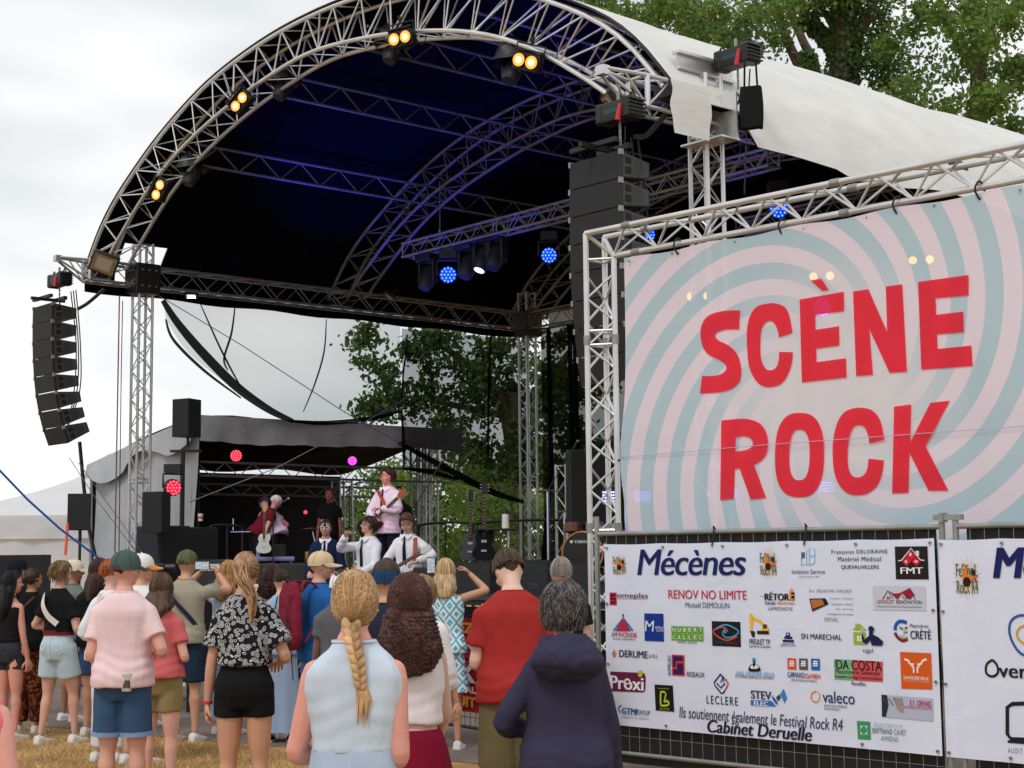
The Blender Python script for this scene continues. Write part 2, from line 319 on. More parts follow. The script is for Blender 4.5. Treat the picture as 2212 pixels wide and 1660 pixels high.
# roof skin and lining
def roof():
    wt=mat('white_tarpaulin',(226,226,222),.5,0,.07,1.6,.5,2.6,trans=.12,stretch=(1,1,2.2)); dk=mat('black_lining',(13,14,24),.9,0,.3,1.5,.15,4,spec=.03)
    o=thing('stage_roof','white vaulted tarpaulin roof over the concert stage with black lining','stage roof',S(0,0,0)); loc=S(0,0,0)
    A=resample([(-.72,6.55)]+[(u+(-.07 if u<6.3 else .07)*min(1,abs(u-6.3)/6),z+.07) for u,z in PO]+[(13.41,6.5)],60)+[(13.47,6.38),(13.52,6.25),(13.56,6.1)]
    T_=list(np.linspace(-.72,9.9,40))
    def skin(off,hole=False):
        G=[]
        for t in T_:
            row=[]
            for i,(u,z) in enumerate(A):
                # the cloth sags a little between arches
                g=min(abs(t+.75),abs(t-4.4),abs(t-9)); sag=.07*math.sin(min(1,g/2.2)*PI/2)**2*min(1,max(0,(60-i)/9),i/9)
                n_=NZ.noise(V((u*.7,t*.7,1)))*.03*min(1,g)*min(1,max(0,(60-i)/9))+.012*math.sin(u*2+t*9)*min(1,g)*(i<58)*(.5+NZ.noise(V((u,t,5))))
                if i>60:
                    if t<.32: z=6.49; sag=0
                    else: z=z+.05*math.sin(t*1.9)*(i-60)/3; u=u+.03*math.sin(t*5.3+NZ.noise(V((t,3,0)))*4)*(i-60)/3; sag=0
                c=V((u-6.3,0,z-6.4)); c.normalize()
                row.append(S(u,t,z)-loc+(UU*c.x+Z*c.z)*(off-sag+n_))
            G.append(row)
        return G
    holed(skin(.02),wt,'tarpaulin',o); G=skin(-.005); mb=MB().use(dk); vs=[p for r in G for p in r]; w_=len(G[0]); fs=[]
    for i in range(len(G)-1):
        for j in range(w_-1):
            if 2<=i<=4 and j<=2: continue
            fs.append((i*w_+j,i*w_+j+1,(i+1)*w_+j+1,(i+1)*w_+j))
    mb.add(vs,fs).build('black_lining',parent=o)
    # loose flap left of the near tower
    K=[at(1448,170,15.95),at(1536,194,16.35),at(1537,306,16.35),at(1458,287,15.95)]; G=[]
    for k in range(13):
        row=[]
        for j in range(13):
            a,b=j/12,k/12; p=(K[0]*(1-a)+K[1]*a)*(1-b)+(K[3]*(1-a)+K[2]*a)*b; row.append(p-loc-DP*(.05*NZ.noise(V((a*4,b*3,2)))+.03*math.sin(a*5+b*3)*b))
        G.append(row)
    MB().use(wt).sheet(G).build('corner_flap',parent=o)
    # black edge cord on the front rim
    MB().use(BLK).tube([S(u,-.74,z)-loc for u,z in A],.015,5).build('edge_cord',parent=o)
    # dark inner skirt below left beam
    G=[[S(-.17,t,6.38-.14*k+.02*math.sin(t*3)*k)-loc for t in np.linspace(-1,8.8,30)] for k in range(2)]
    MB().use(dk).sheet(G).build('valance',parent=o)
    G=[[S(u,9.2,z-.02)-loc for z in (7.0,6.35)] for u in np.linspace(0,13,30)]
    # rear gable lining
    B=[p for p in A if p[1]>6.9]; mb=MB().use(dk); vs=[S(u,9.85,z)-loc for u,z in B]+[S(u,9.85,6.9)-loc for u,z in B]; k=len(B)
    mb.add(vs,[(i,i+1,k+i+1,k+i) for i in range(k-1)]).build('rear_lining',parent=o)
    mb=MB().use(wt); vs=[S(u,9.95,z)-loc for u,z in B]+[S(u,9.95,6.6)-loc for u,z in B]; mb.add(vs,[(i,i+1,k+i+1,k+i) for i in range(k-1)]).build('rear_gable',parent=o)
roof()
# black sleeve blocks
def sleeve(u,t,label,m_=BLK,s_=.46):
    o=thing('sleeve_block',label,'sleeve block',S(u,t,6.52),0,'sleeve blocks round the towers'); MB().use(m_).box((0,0,0),(s_,s_,.52),(UU,DP,Z),bev=.015).build('housing',parent=o)
    mb=MB().use(ALU)
    for a in(-.13,0,.13):
        for z in(.14,-.14):
            mb.tube([UU*a-DP*(s_/2+.001)+Z*z,UU*a-DP*(s_/2+.03)+Z*z],.014,6); mb.tube([DP*a+UU*(s_/2+.001)+Z*z,DP*a+UU*(s_/2+.03)+Z*z],.014,6)
    mb.build('bolt',parent=o)
sleeve(0,0,'black square sleeve block on the front left tower, level with the side beam')
sleeve(0,TB,'dark sleeve block on the rear tower where two beams meet',mat('sleeve_grey',(70,68,64),.6,.3,.1))
tag(MB().use(ALUB).box(S(WID+.15,0,6.42),(.62,.02,.55),(UU,DP,Z)).box(S(WID+.15,-.1,6.16),(.6,.3,.02),(UU,DP,Z)).add([S(WID-.1,-.02,6.68),S(WID+.2,-.02,6.68),S(WID+.2,-.3,6.18),S(WID-.1,-.02,6.18)],[(0,1,2,3)]).build('steel_bracket',smooth=False),'pale steel bracket plate bolted to the near tower behind the black chain bag','bracket')
# tower top with head beam
o=thing('tower_head','white steel head beam on top of the near tower','tower head',S(WID,0,6.95)); MB().use(ALUB).box((0,0,.2),(.12,.92,.03),(UU,DP,Z)).box((0,0,0.02),(.12,.92,.03),(UU,DP,Z)).box((0,0,.11),(.02,.92,.18),(UU,DP,Z)).build('head_beam',parent=o)
# chain hoists
def hoist(name,loc,label,sc=1.0,chain=.5,cx=UU,plug=True,ax=None,bag=False):
    o=thing(name,label,'chain hoist',loc,0,'electric chain hoists'); ax=ax or (UU,DP,Z); b=RUB
    mb=MB().use(b).box((0,0,0),(.52*sc,.2*sc,.2*sc),ax,bev=.03).box(ax[0]*.2*sc,(.14*sc,.23*sc,.23*sc),ax,bev=.02).box(ax[0]*-.2*sc,(.1*sc,.22*sc,.22*sc),ax,bev=.02)
    for k in range(5): mb.box(ax[0]*(.24*sc+.0)+ax[2]*(-.08+.04*k)*sc,(.1*sc,.235*sc,.012),ax)
    mb.build('motor_housing',parent=o)
    MB().use(mat('teal_print',(24,62,60),.5,0,0)).box(-ax[1]*.102*sc,(.24*sc,.004,.05*sc),ax).build('printed_plate',parent=o)
    mb=MB().use(CAB)
    for sx in(-.2,.2): mb.tube(catmull([ax[0]*(sx-.06)*sc+Z*.1*sc,ax[0]*sx*sc+Z*.17*sc,ax[0]*(sx+.06)*sc+Z*.1*sc],5),.012,6)
    mb.build('carry_handle',parent=o)
    mb=MB().use(ALUD)
    for k in range(int(chain/.035)): mb.box(Z*(-.1*sc-.035*k)+ax[0]*.02,(.028 if k%2 else .01,.01 if k%2 else .028,.034),ax)
    mb.tube([Z*.1*sc,Z*.22*sc],.02,6); mb.build('chain',parent=o)
    mb=MB().use(BLK).tube(catmull([Z*(-chain-.1),Z*(-chain-.16)+ax[0]*.04,Z*(-chain-.22),Z*(-chain-.18)-ax[0]*.04],5),.014,6); mb.build('hook',parent=o)
    if plug: MB().use(mat('red_plug',(190,40,46),.5,0,.05)).tube([ax[0]*.15*sc-ax[1]*.12*sc+Z*.04,ax[0]*.12*sc-ax[1]*.13*sc-Z*.13],[.022,.032],8).build('red_connector',parent=o)
    return o
LA_L=S(0,-1.62,0); LA_R=S(WID,-1.5,0)
hoist('chain_hoist',at(128,606,LA_L.y),'black chain hoist above the left speaker column',chain=.22)
hoist('chain_hoist',at(1336,243,LA_R.y),'black chain hoist with red plug above the right speaker column',chain=.3)
h_=hoist('chain_hoist',at(1590,126,16.9),'black chain hoist at the very top of the near tower',1.0,.3,ax=(UU,DP,Z))
# chain bag
P=at(1622,190,16.6); o=thing('chain_bag','black fabric chain bag hanging from the hoist at the top of the near tower','chain bag',P)
rg=[]
for k in range(9):
    f=k/8; rg.append([V((.115*(1+.12*math.sin(f*3))*math.copysign(abs(math.cos(a))**.5,math.cos(a)),.07*math.copysign(abs(math.sin(a))**.6,math.sin(a)),-.45*f-.01*math.cos(3*a))) for a in np.linspace(0,2*PI,20,endpoint=False)])
MB().use(cloth('bag_black',(26,27,29))).rings(rg).build('bag',parent=o); MB().use(cloth('bag_black',(26,27,29))).tube([(-.07,0,0),(-.06,0,.28)],.012,5).tube([(.07,0,0),(.06,0,.28)],.012,5).build('strap',parent=o)
# ---------------- line arrays ----------------
def array(loc,top_z,n,label,curve,tilt0=0):
    o=thing('line_array',label,'speaker column',V((loc.x,loc.y,top_z)),0,'hanging line array speaker columns')
    gr=mat('grille_dark',(20,21,25),.7,0,.1,60,.3,250); hn=mat('cabinet_side',(62,64,66),.65,0,.08,30); hole=mat('handle_hollow',(12,12,12),.8,0,0)
    mb=MB().use(BLK).box(UU*0+Z*.12,(.7,.06,.05),(UU,DP,Z)).box(DP*.1+Z*.1,(.05,.6,.05),(UU,DP,Z)).box(DP*.3+Z*.12,(.5,.06,.06),(UU,DP,Z)); mb.build('fly_bar',parent=o)
    p=V((0,0,0)); ang=tilt0; hf,hr,w_,dp_=.3,.17,.76,.44
    for i in range(n):
        ang+=curve[min(i,len(curve)-1)]; f=(-DP*math.cos(ang)-Z*math.sin(ang)); up=(Z*math.cos(ang)-DP*math.sin(ang))
        fc=p-up*hf/2   # front face centre
        x=UU*w_/2; zf=up*(hf/2-.006); zr=up*hr/2; bk=-f*dp_
        vs=[fc-x-zf,fc+x-zf,fc+x+zf,fc-x+zf, fc-x-zr+bk,fc+x-zr+bk,fc+x+zr+bk,fc-x+zr+bk]
        q=MB().use(gr).add(vs,[(0,1,2,3)]); q.use(BOX).add(vs,[(1,5,6,2),(4,0,3,7),(5,4,7,6),(3,2,6,7),(1,0,4,5)]); c=q.build('speaker_cabinet',parent=o,smooth=False)
        # side panel details
        for sg in(1,-1):
            sp=MB().use(hn)
            b0=fc+x*sg*1.006; pl=lambda d,z:b0-f*d+up*z
            z1=lambda d:(hf/2-.02)*(1-d/dp_)+(hr/2-.012)*d/dp_
            pts=[pl(.05,-z1(.05)),pl(.42,-z1(.42)),pl(.42,z1(.42)),pl(.05,z1(.05))]; sp.add(pts,[(0,1,2,3)] if sg>0 else [(3,2,1,0)])
            sp.use(hole); b0=fc+x*sg*1.01; pl=lambda d,z:b0-f*d+up*z
            for z0,z2 in((.02,.1),(-.09,-.01)): sp.add([pl(.08,z0),pl(.17,z0),pl(.17,z2*.9),pl(.08,z2)],[(0,1,2,3)] if sg>0 else [(3,2,1,0)])
            sp.use(mat('panel_mid',(44,46,48),.6,0,.05)); sp.add([pl(.19,-.085),pl(.32,-.075),pl(.36,0),pl(.32,.075),pl(.19,.085)],[(0,1,2,3,4)] if sg>0 else [(4,3,2,1,0)]); sp.use(hn); sp.build('side_panel',parent=c,smooth=False)
        p=p-up*hf
        for sg in(1,-1): MB().use(ALUD).box(fc+x*sg-f*.02+up*(hf/2-.02),(.03,.05,.06),(UU,DP,Z)).build('rigging_plate',parent=c)
    mb=MB().use(CAB)
    for k in range(3):
        mb.tube(catmull([DP*.55+UU*(.1*k-.1)+Z*.3,DP*.62+UU*(.08*k)-Z*.6,DP*(.56+.05*k)+UU*.1-Z*1.4,DP*.5-Z*(n*.28-.2)],6),.011,5)
    mb.build('signal_cable',parent=o)
    return o
tl=at(88,652,LA_L.y); array(LA_L+UU*-.45,tl.z,8,'slim black column of eight speakers curving down at the far left of the stage',[0,.02,.03,.03,.05,.07,.08,.09],0)
tr=at(1290,330,LA_R.y); array(LA_R-UU*.22,tr.z,8,'large near black column of speakers hanging beside the pink banner frame',[.0,.012,.015,.02,.03,.04,.05,.06],-.03)
# ---------------- floodlights, blinders, moving heads, washes ----------------
ORG=mat('lamp_orange',(255,150,60),.4,0,0,emit=(1,.28,.03),es=1.3); WARM=mat('lamp_core',(255,220,150),.4,0,0,emit=(1,.66,.22),es=3)
BLU=mat('led_blue',(40,60,255),.4,0,0,emit=(.01,.04,1),es=1.6); BLUC=mat('led_blue_core',(120,160,255),.4,0,0,emit=(.04,.28,1),es=2.4)
REDE=mat('led_red',(255,30,60),.4,0,0,emit=(1,.02,.06),es=1.2); REDC=mat('led_red_core',(255,60,80),.4,0,0,emit=(1,.1,.14),es=2); PURE=mat('led_purple',(200,30,200),.4,0,0,emit=(.8,.02,.6),es=1.5)
def blinder(P,label,roll=0,s_=1.0,face=None):
    o=thing('blinder_light',label,'blinder light',P,0,'twin orange blinder lights'); f=(CAM-P).normalized() if face is None else face; f=(f+(-DP)*1.2).normalized(); a,b=basis(f); 
    if b.z<0: a,b=-a,-b
    rt=Matrix.Rotation(roll,3,f); a=rt@a; b=rt@b
    MB().use(BLK).box(-f*.07*s_,(.34*s_,.22*s_,.14*s_),(a,b,f),bev=.012).box(-f*.03+b*.13*s_,(.36*s_,.02,.1),(a,b,f)).build('lamp_housing',parent=o)
    for sx in(-.085,.085):
        MB().use(BLK).tube([a*sx*s_,a*sx*s_+f*.025],.085*s_,16).build('lamp_ring',parent=o)
        q=MB().use(ORG).disc(a*sx*s_+f*.027,.076*s_,f,18); q.use(WARM).disc(a*sx*s_+f*.03,.04*s_,f,14); q.build('lamp_glass',parent=o)
    mb=MB().use(BLK).tube([-f*.05+b*.2*s_,-f*.05+b*.3*s_],.02,6); mb.build('clamp',parent=o); mb=MB().use(BLK).tube([a*.19*s_-f*.05,a*.19*s_-f*.05+b*.2*s_,-a*.19*s_-f*.05+b*.2*s_,-a*.19*s_-f*.05],.012,5); mb.build('yoke',parent=o)
    mb=MB().use(CAB).tube(catmull([a*.15-f*.1,a*.25-f*.12+b*-.12,a*.34-f*.1+b*.05,a*.3+b*.3-f*.1],6),.007,5).build('power_cable',parent=o)
FA=Plane(S(0,-.8,0),UU)
for (x,y,rl,lb) in ((343,411,R(60),'lowest lit orange twin blinder on the left curve of the front arch'),(518,221,R(40),'lit orange twin blinder halfway up the left curve of the front arch'),(865,83,R(4),'lit orange twin blinder near the top of the front arch'),(1136,133,R(-20),'lit orange twin blinder on the right half of the front arch')):
    blinder(FA.pt(x,y,-.12),lb,rl)
def moving_head(P,label,s_=1.0,tilt=0,hood=True,face=None,lens=None):
    o=thing('moving_head',label,'moving head light',P,0,'moving head lights'); 
    MB().use(BLK).box(Z*.3*s_,(.34*s_,.28*s_,.12*s_),(UU,DP,Z),bev=.02).build('base_box',parent=o)
    [MB().use(BLK).box(UU*g_*s_+Z*.08*s_,(.05*s_,.12*s_,.36*s_),(UU,DP,Z),bev=.012).build('yoke_arm',parent=o) for g_ in(.17,-.17)]
    ax=(Matrix.Rotation(tilt,3,UU)@(-Z+(-DP)*.5)).normalized(); 
    MB().use(mat('head_shell',(38,42,44),.5,0,.1,8)).tube([-ax*.17*s_,-ax*.1*s_,ax*.12*s_,ax*.2*s_],[.08*s_,.125*s_,.12*s_,.095*s_],12).build('head',parent=o)
    if lens: MB().use(lens).disc(ax*.202*s_,.08*s_,ax,16).build('lens',parent=o)
    if hood:
        rg=[[Z*(.42-.34*k/4)*s_+(UU*math.cos(a)+DP*math.sin(a))*(.08+.22*(k/4)**.7+.03*math.sin(a*5+k))*s_ for a in np.linspace(0,2*PI,18,endpoint=False)] for k in range(5)]
        MB().use(mat('rain_hood',(20,24,27),.45,0,.1,8)).rings(rg,cap=False).build('rain_cover',parent=o)
for (x,y,lb) in ((415,378,'dark hooded moving head behind the lowest orange blinder'),(612,190,'dark hooded moving head right of the second orange blinder'),(850,110,'dark moving head just below the top orange blinder'),(1110,150,'dark moving head beside the right orange blinder')):
    moving_head(FA.pt(x,y,.55),lb,.95)
def wash(P,label,face,em,core,s_=1.0,grp='round LED wash lights',rr=.11,yoke=True):
    o=thing('wash_light',label,'wash light',P,0,grp); f=V(face).normalized(); a,b=basis(f)
    MB().use(BLK).tube([-f*.16*s_,-f*.1*s_,-f*.0,f*.02],[.08*s_,rr*1.15*s_,rr*1.15*s_,rr*1.05*s_],16).build('lamp_housing',parent=o)
    q=MB().use(mat('lens_dark_'+em.name,(6,8,40),.3,0,0) if em is BLU else BLK).disc(f*.021,rr*s_,f,18); q.build('lens_plate',parent=o)
    q=MB()
    pts=[(0,0)]+[(rr*.45*math.cos(k*PI/3),rr*.45*math.sin(k*PI/3)) for k in range(6)]+[(rr*.83*math.cos(k*PI/6),rr*.83*math.sin(k*PI/6)) for k in range(12)]
    for (x,y) in pts: q.use(em).disc(a*x*s_+b*y*s_+f*.024,.021*s_*rr/.1,f,8); q.use(core).disc(a*x*s_+b*y*s_+f*.026,.011*s_*rr/.1,f,8)
    q.build('led_cluster',parent=o)
    if yoke: MB().use(BLK).tube([a*.15*s_,a*.15*s_+Z*.2*s_,-a*.15*s_+Z*.2*s_,-a*.15*s_],.018*s_,6).box(Z*.28*s_,(.24*s_,.2*s_,.12*s_)).build('yoke',parent=o)
LT=Plane(S(0,3.9,0),UU)
wash(LT.pt(968,594),'round blue LED wash light at the left end of the hung truss',(CAM-LT.pt(968,594)),BLU,BLUC,1.25)
wash(LT.pt(1186,552),'round blue LED wash light right of the dark moving heads',(CAM-LT.pt(1186,552)),BLU,BLUC,1.1)
wash(LT.pt(1681,452),'blue LED wash light seen through the top truss of the banner frame',(CAM-LT.pt(1681,452)+UU*8),BLU,BLUC,1.1)
LT2=Plane(S(0,7.4,0),UU)
wash(LT2.pt(1400,508),'blue LED wash light showing behind the corner of the banner frame',(CAM-LT2.pt(1400,508)+UU*12),BLU,BLUC,1.1)
WHI=mat('lens_white',(230,235,225),.3,0,0,emit=(.9,1,.85),es=1.5)
for (x,y,l,lb) in ((1045,560,WHI,'dark moving head with a small pale lens hanging between the blue wash lights'),(1072,556,None,'second dark moving head close beside the pale lensed one'),(1012,575,None,'dark moving head just right of the left blue wash light'),(925,600,None,'dark moving head left of the left blue wash light')):
    moving_head(LT.pt(x,y,.1),lb,1.15,0,False,lens=l)
wash(LT.pt(1776,664),'purple LED wash light glowing through the letter of the pink banner',(CAM-LT.pt(1776,664)),mat('led_violet',(120,40,255),.4,0,0,emit=(.3,.05,1),es=8),mat('led_violet_c',(160,90,255),.4,0,0,emit=(.5,.2,1),es=16),1.1)
def orange_pair(x,y,d,lb):
    P=at(x,y,d); o=thing('blinder_light',lb,'blinder light',P,0,'twin orange blinder lights'); f=(CAM-P).normalized(); a,b=basis(f)
    MB().use(BLK).box(-f*.07,(.4,.22,.12),(a,b,f),bev=.01).build('lamp_housing',parent=o); q=MB().use(mat('lamp_strong',(255,170,80),.4,0,0,emit=(1,.45,.08),es=9))
    for sx in(-.1,.1): q.disc(a*sx,.05,f,14)
    q.build('lamp_glass',parent=o)
orange_pair(1510,640,19,'pair of orange lamps glowing through the banner above the letter S')
orange_pair(1775,597,19,'pair of orange lamps glowing through the banner above the accent')
orange_pair(1990,562,19,'pair of orange lamps glowing through the banner above the last letter E')
for (x,y,lb) in ((1388,1073,'blue floor LED panel glowing at the lower left of the pink banner'),(1577,1067,'blue floor LED panel glowing through the foot of the letter R'),(1785,1052,'blue floor LED panel glowing between the letters O and C'),(1319,1073,'blue floor LED panel visible through the banner frame leg')):
    P=at(x,y,22); o=thing('led_panel',lb,'LED panel',P,0,'blue LED floor panels'); MB().use(BLK).box((0,.06,0),(.26,.08,.2),bev=.01).build('panel_housing',parent=o)
    q=MB().use(mat('led_panel_blue',(90,90,255),.4,0,0,emit=(.18,.2,1),es=8 if x>1330 else 1.6))
    for i in range(4):
        for j in range(8): q.box((-.1+.0285*j,.012,-.06+.04*i),(.02,.01,.018))
    q.build('led_strip',parent=o)
def flood(P,label,f,s_=1.0,lit=False,roll=0):
    o=thing('flood_light',label,'floodlight',P,0,'square floodlights'); f=V(f).normalized(); a,b=basis(f)
    if b.z<0:a,b=-a,-b
    rt=Matrix.Rotation(roll,3,f);a=rt@a;b=rt@b
    MB().use(BLK).box(-f*.05*s_,(.42*s_,.34*s_,.1*s_),(a,b,f),bev=.015).build('lamp_housing',parent=o)
    g=mat('flood_glass_lit',(230,255,255),.3,0,0,emit=(.75,1,.95),es=9) if lit else mat('flood_glass',(168,158,140),.3,0,.05)
    MB().use(mat('reflector',(150,130,100),.35,.5,.1)).box(f*.003*s_,(.36*s_,.28*s_,.006),(a,b,f)).build('reflector',parent=o)
    MB().use(g).box(f*.008*s_,(.24*s_,.19*s_,.006),(a,b,f)).build('lamp_glass',parent=o)
    MB().use(BLK).tube([a*.2*s_-f*.05,a*.2*s_-f*.2-b*.1,-a*.2*s_-f*.2-b*.1,-a*.2*s_-f*.05],.014,5).build('bracket',parent=o)
flood(at(224,571,25.5),'large square floodlight, unlit, clamped on the left arch foot',(CAM-at(224,571,25.5)).normalized()-UU*.25-Z*.2,1.05,roll=R(-22))
flood(at(413,641,27.6),'small lit floodlight glowing white under the left side beam',(-Z-DP*.2+UU*.3),.55,True)
flood(at(838,641,30.2),'small unlit floodlight on the side beam near the middle arch foot',(-Z*.8-DP*.4-UU*.2),.7)
flood(at(1315,222,16.3),'floodlight tucked behind the right chain hoist',(-Z*.7-DP*.8-UU*.4),.6)
# real lamps: blue up-lights and red front wash
def spot(P,T,col,e,size=60,blend=.6,r=.12):
    l=bpy.data.lights.new('stage_lamp','SPOT'); l.energy=e; l.color=col; l.spot_size=R(size); l.spot_blend=blend; l.shadow_soft_size=r
    o=bpy.data.objects.new('stage_lamp',l); COL.objects.link(o); o.location=P; o.rotation_euler=(V(T)-V(P)).to_track_quat('-Z','Y').to_euler(); return o
spot(S(5.0,1.8,DECK+.3),S(4.2,2.6,9),(.03,.06,1),1250,50); spot(S(8.5,3,DECK+.3),S(9.3,2.5,9),(.03,.06,1),1500,46); spot(S(3.0,3.2,DECK+.3),S(2.4,3.6,9),(.03,.06,1),1000,44)
spot(S(6.5,5.5,DECK+.3),S(6.5,6,9),(.04,.07,1),400,60); spot(S(11,2,DECK+.3),S(11.6,1.5,8),(.03,.06,1),850,50)
# ---------------- stage deck ----------------
def deck():
    o=thing('stage_deck','black stage floor with black skirt in front of the band','stage deck',S(0,0,0)); q=lambda u,t,z:UU*u+DP*t+Z*z
    mb=MB().use(DECKM)
    mb.box(q(WID/2,4.3,DECK-.06),(WID+.6,9.6,.12),(UU,DP,Z)); mb.build('deck_floor',parent=o,smooth=False)
    G=[[q(u,-.46+.02*math.sin(u*9),DECK-.14-(DECK-.14)*k/3) for u in np.linspace(-.3,WID+.3,120)] for k in range(4)]
    MB().use(cloth('skirt_black',(20,20,22))).sheet(G).build('skirt',parent=o)
    MB().use(mat('deck_edge',(60,60,62),.5,.3,.1)).box(q(WID/2,-.512,DECK-.03),(WID+.6,.012,.05),(UU,DP,Z)).build('edge_strip',parent=o)
deck()
# ---------------- dark mesh curtains ----------------
SCR=mat('scrim_mesh',(20,22,20),.9,0,.3,1.5,alpha=.36,spec=.05); SCR2=mat('scrim_mesh_double',(14,16,14),.9,0,.3,1.5,alpha=.80,spec=.05); SCRD=mat('scrim_hem',(12,13,12),.9,0,.2,6,alpha=.86,spec=.05)
LP=Plane(S(-.12,0,0),DP); BP=Plane(S(0,TB+.25,0),UU)
def scrim():
    o=thing('mesh_curtain','see-through black mesh curtain slung in a curve below the left side beam','mesh curtain',LP.P,0,'black mesh curtains around the stage'); loc=LP.P
    # upper edge along the beam, lower edge sagging
    top=[(350,622),(500,640),(700,664),(900,688),(1130,706)]; bot=[(358,690),(400,755),(470,815),(545,862),(632,908),(760,903),(868,888),(870,1010),(985,1035),(1128,1083)]
    t_=catmull([V((x,y,0)) for x,y in top],12); b_=catmull([V((x,y,0)) for x,y in bot[:7]],10); b2=[V((x,y,0)) for x,y in bot[7:]]
    def samp(P,f):
        L_=[0]
        for a,b in zip(P,P[1:]): L_.append(L_[-1]+(b-a).length)
        s=f*L_[-1]; return float(np.interp(s,L_,[p.x for p in P])),float(np.interp(s,L_,[p.y for p in P]))
    G=[]
    for k in range(10):
        row=[]
        for i in range(60):
            f=i/59; x0,y0=samp(t_,f*.66); x1,y1=samp(b_,f); g=k/9
            row.append(LP.pt(x0+(x1-x0)*g,y0+(y1-y0)*g,.10*math.sin(f*14+g*2)*g)-loc)
        G.append(row)
    MB().use(SCR).sheet(G).build('mesh_cloth',parent=o)
    SCR3=mat('scrim_mesh_side',(14,16,14),.9,0,.3,1.5,alpha=.62,spec=.05)
    G=[[LP.pt(868+(1135-868)*f*(1),(710+25*f)+( (1012+70*f)-(710+25*f))*k/5,.05*math.sin(f*20)*k/5)-loc for f in np.linspace(0,1,24)] for k in range(6)]
    MB().use(SCR3).sheet(G).build('mesh_cloth',parent=o)
    # bundled hem and seams
    def band(P,w,off=-.03,m_=SCRD):
        C=catmull([V((x,y,0)) for x,y in P],8); mb=MB().use(m_); pts=[LP.pt(c.x,c.y,off)-loc for c in C]; mb.tube(pts,[w*(.5+.5*math.sin(PI*min(1,max(0,i/(len(pts)-1))))) for i in range(len(pts))],6); return mb.build('hem',parent=o)
    band([(352,650),(385,700),(440,765),(510,835),(580,885),(632,910)],.085); band([(358,690),(375,735),(440,800),(520,860)],.028); band([(632,910),(700,914),(800,905),(868,888)],.05)
    band([(508,660),(500,720),(484,775),(492,800)],.02); band([(705,690),(700,760),(680,830),(655,890)],.016); band([(432,655),(470,740),(500,800),(520,835)],.018)
    band([(868,888),(872,960),(873,1012)],.03); band([(873,1012),(930,1020),(990,1036)],.05); band([(862,957),(960,1010),(1060,1062),(1130,1085)],.07); band([(882,735),(872,800),(866,885)],.018); band([(1060,730),(1056,850),(1054,990)],.03)
    o=thing('mesh_curtain','dark mesh curtain hanging behind the drum kit and guitar stand','mesh curtain',BP.P,0,'black mesh curtains around the stage'); loc=BP.P
    G=[[BP.w(-1.35*0+u,z,.05*math.sin(u*5)*(1-(z-1)/6))-loc for u in np.linspace(.15,13,70)] for z in np.linspace(6.4,1.0,9)]
    MB().use(SCR2).sheet(G).build('mesh_cloth',parent=o)
    mb=MB().use(SCRD)
    for u in (.5,1.15,1.3): mb.tube([BP.w(u,6.4,-.1)-loc,BP.w(u+.1,3.5,-.15)-loc,BP.w(u-.3,1.2,-.1)-loc],.05,6)
    mb.build('seam',parent=o)
scrim()
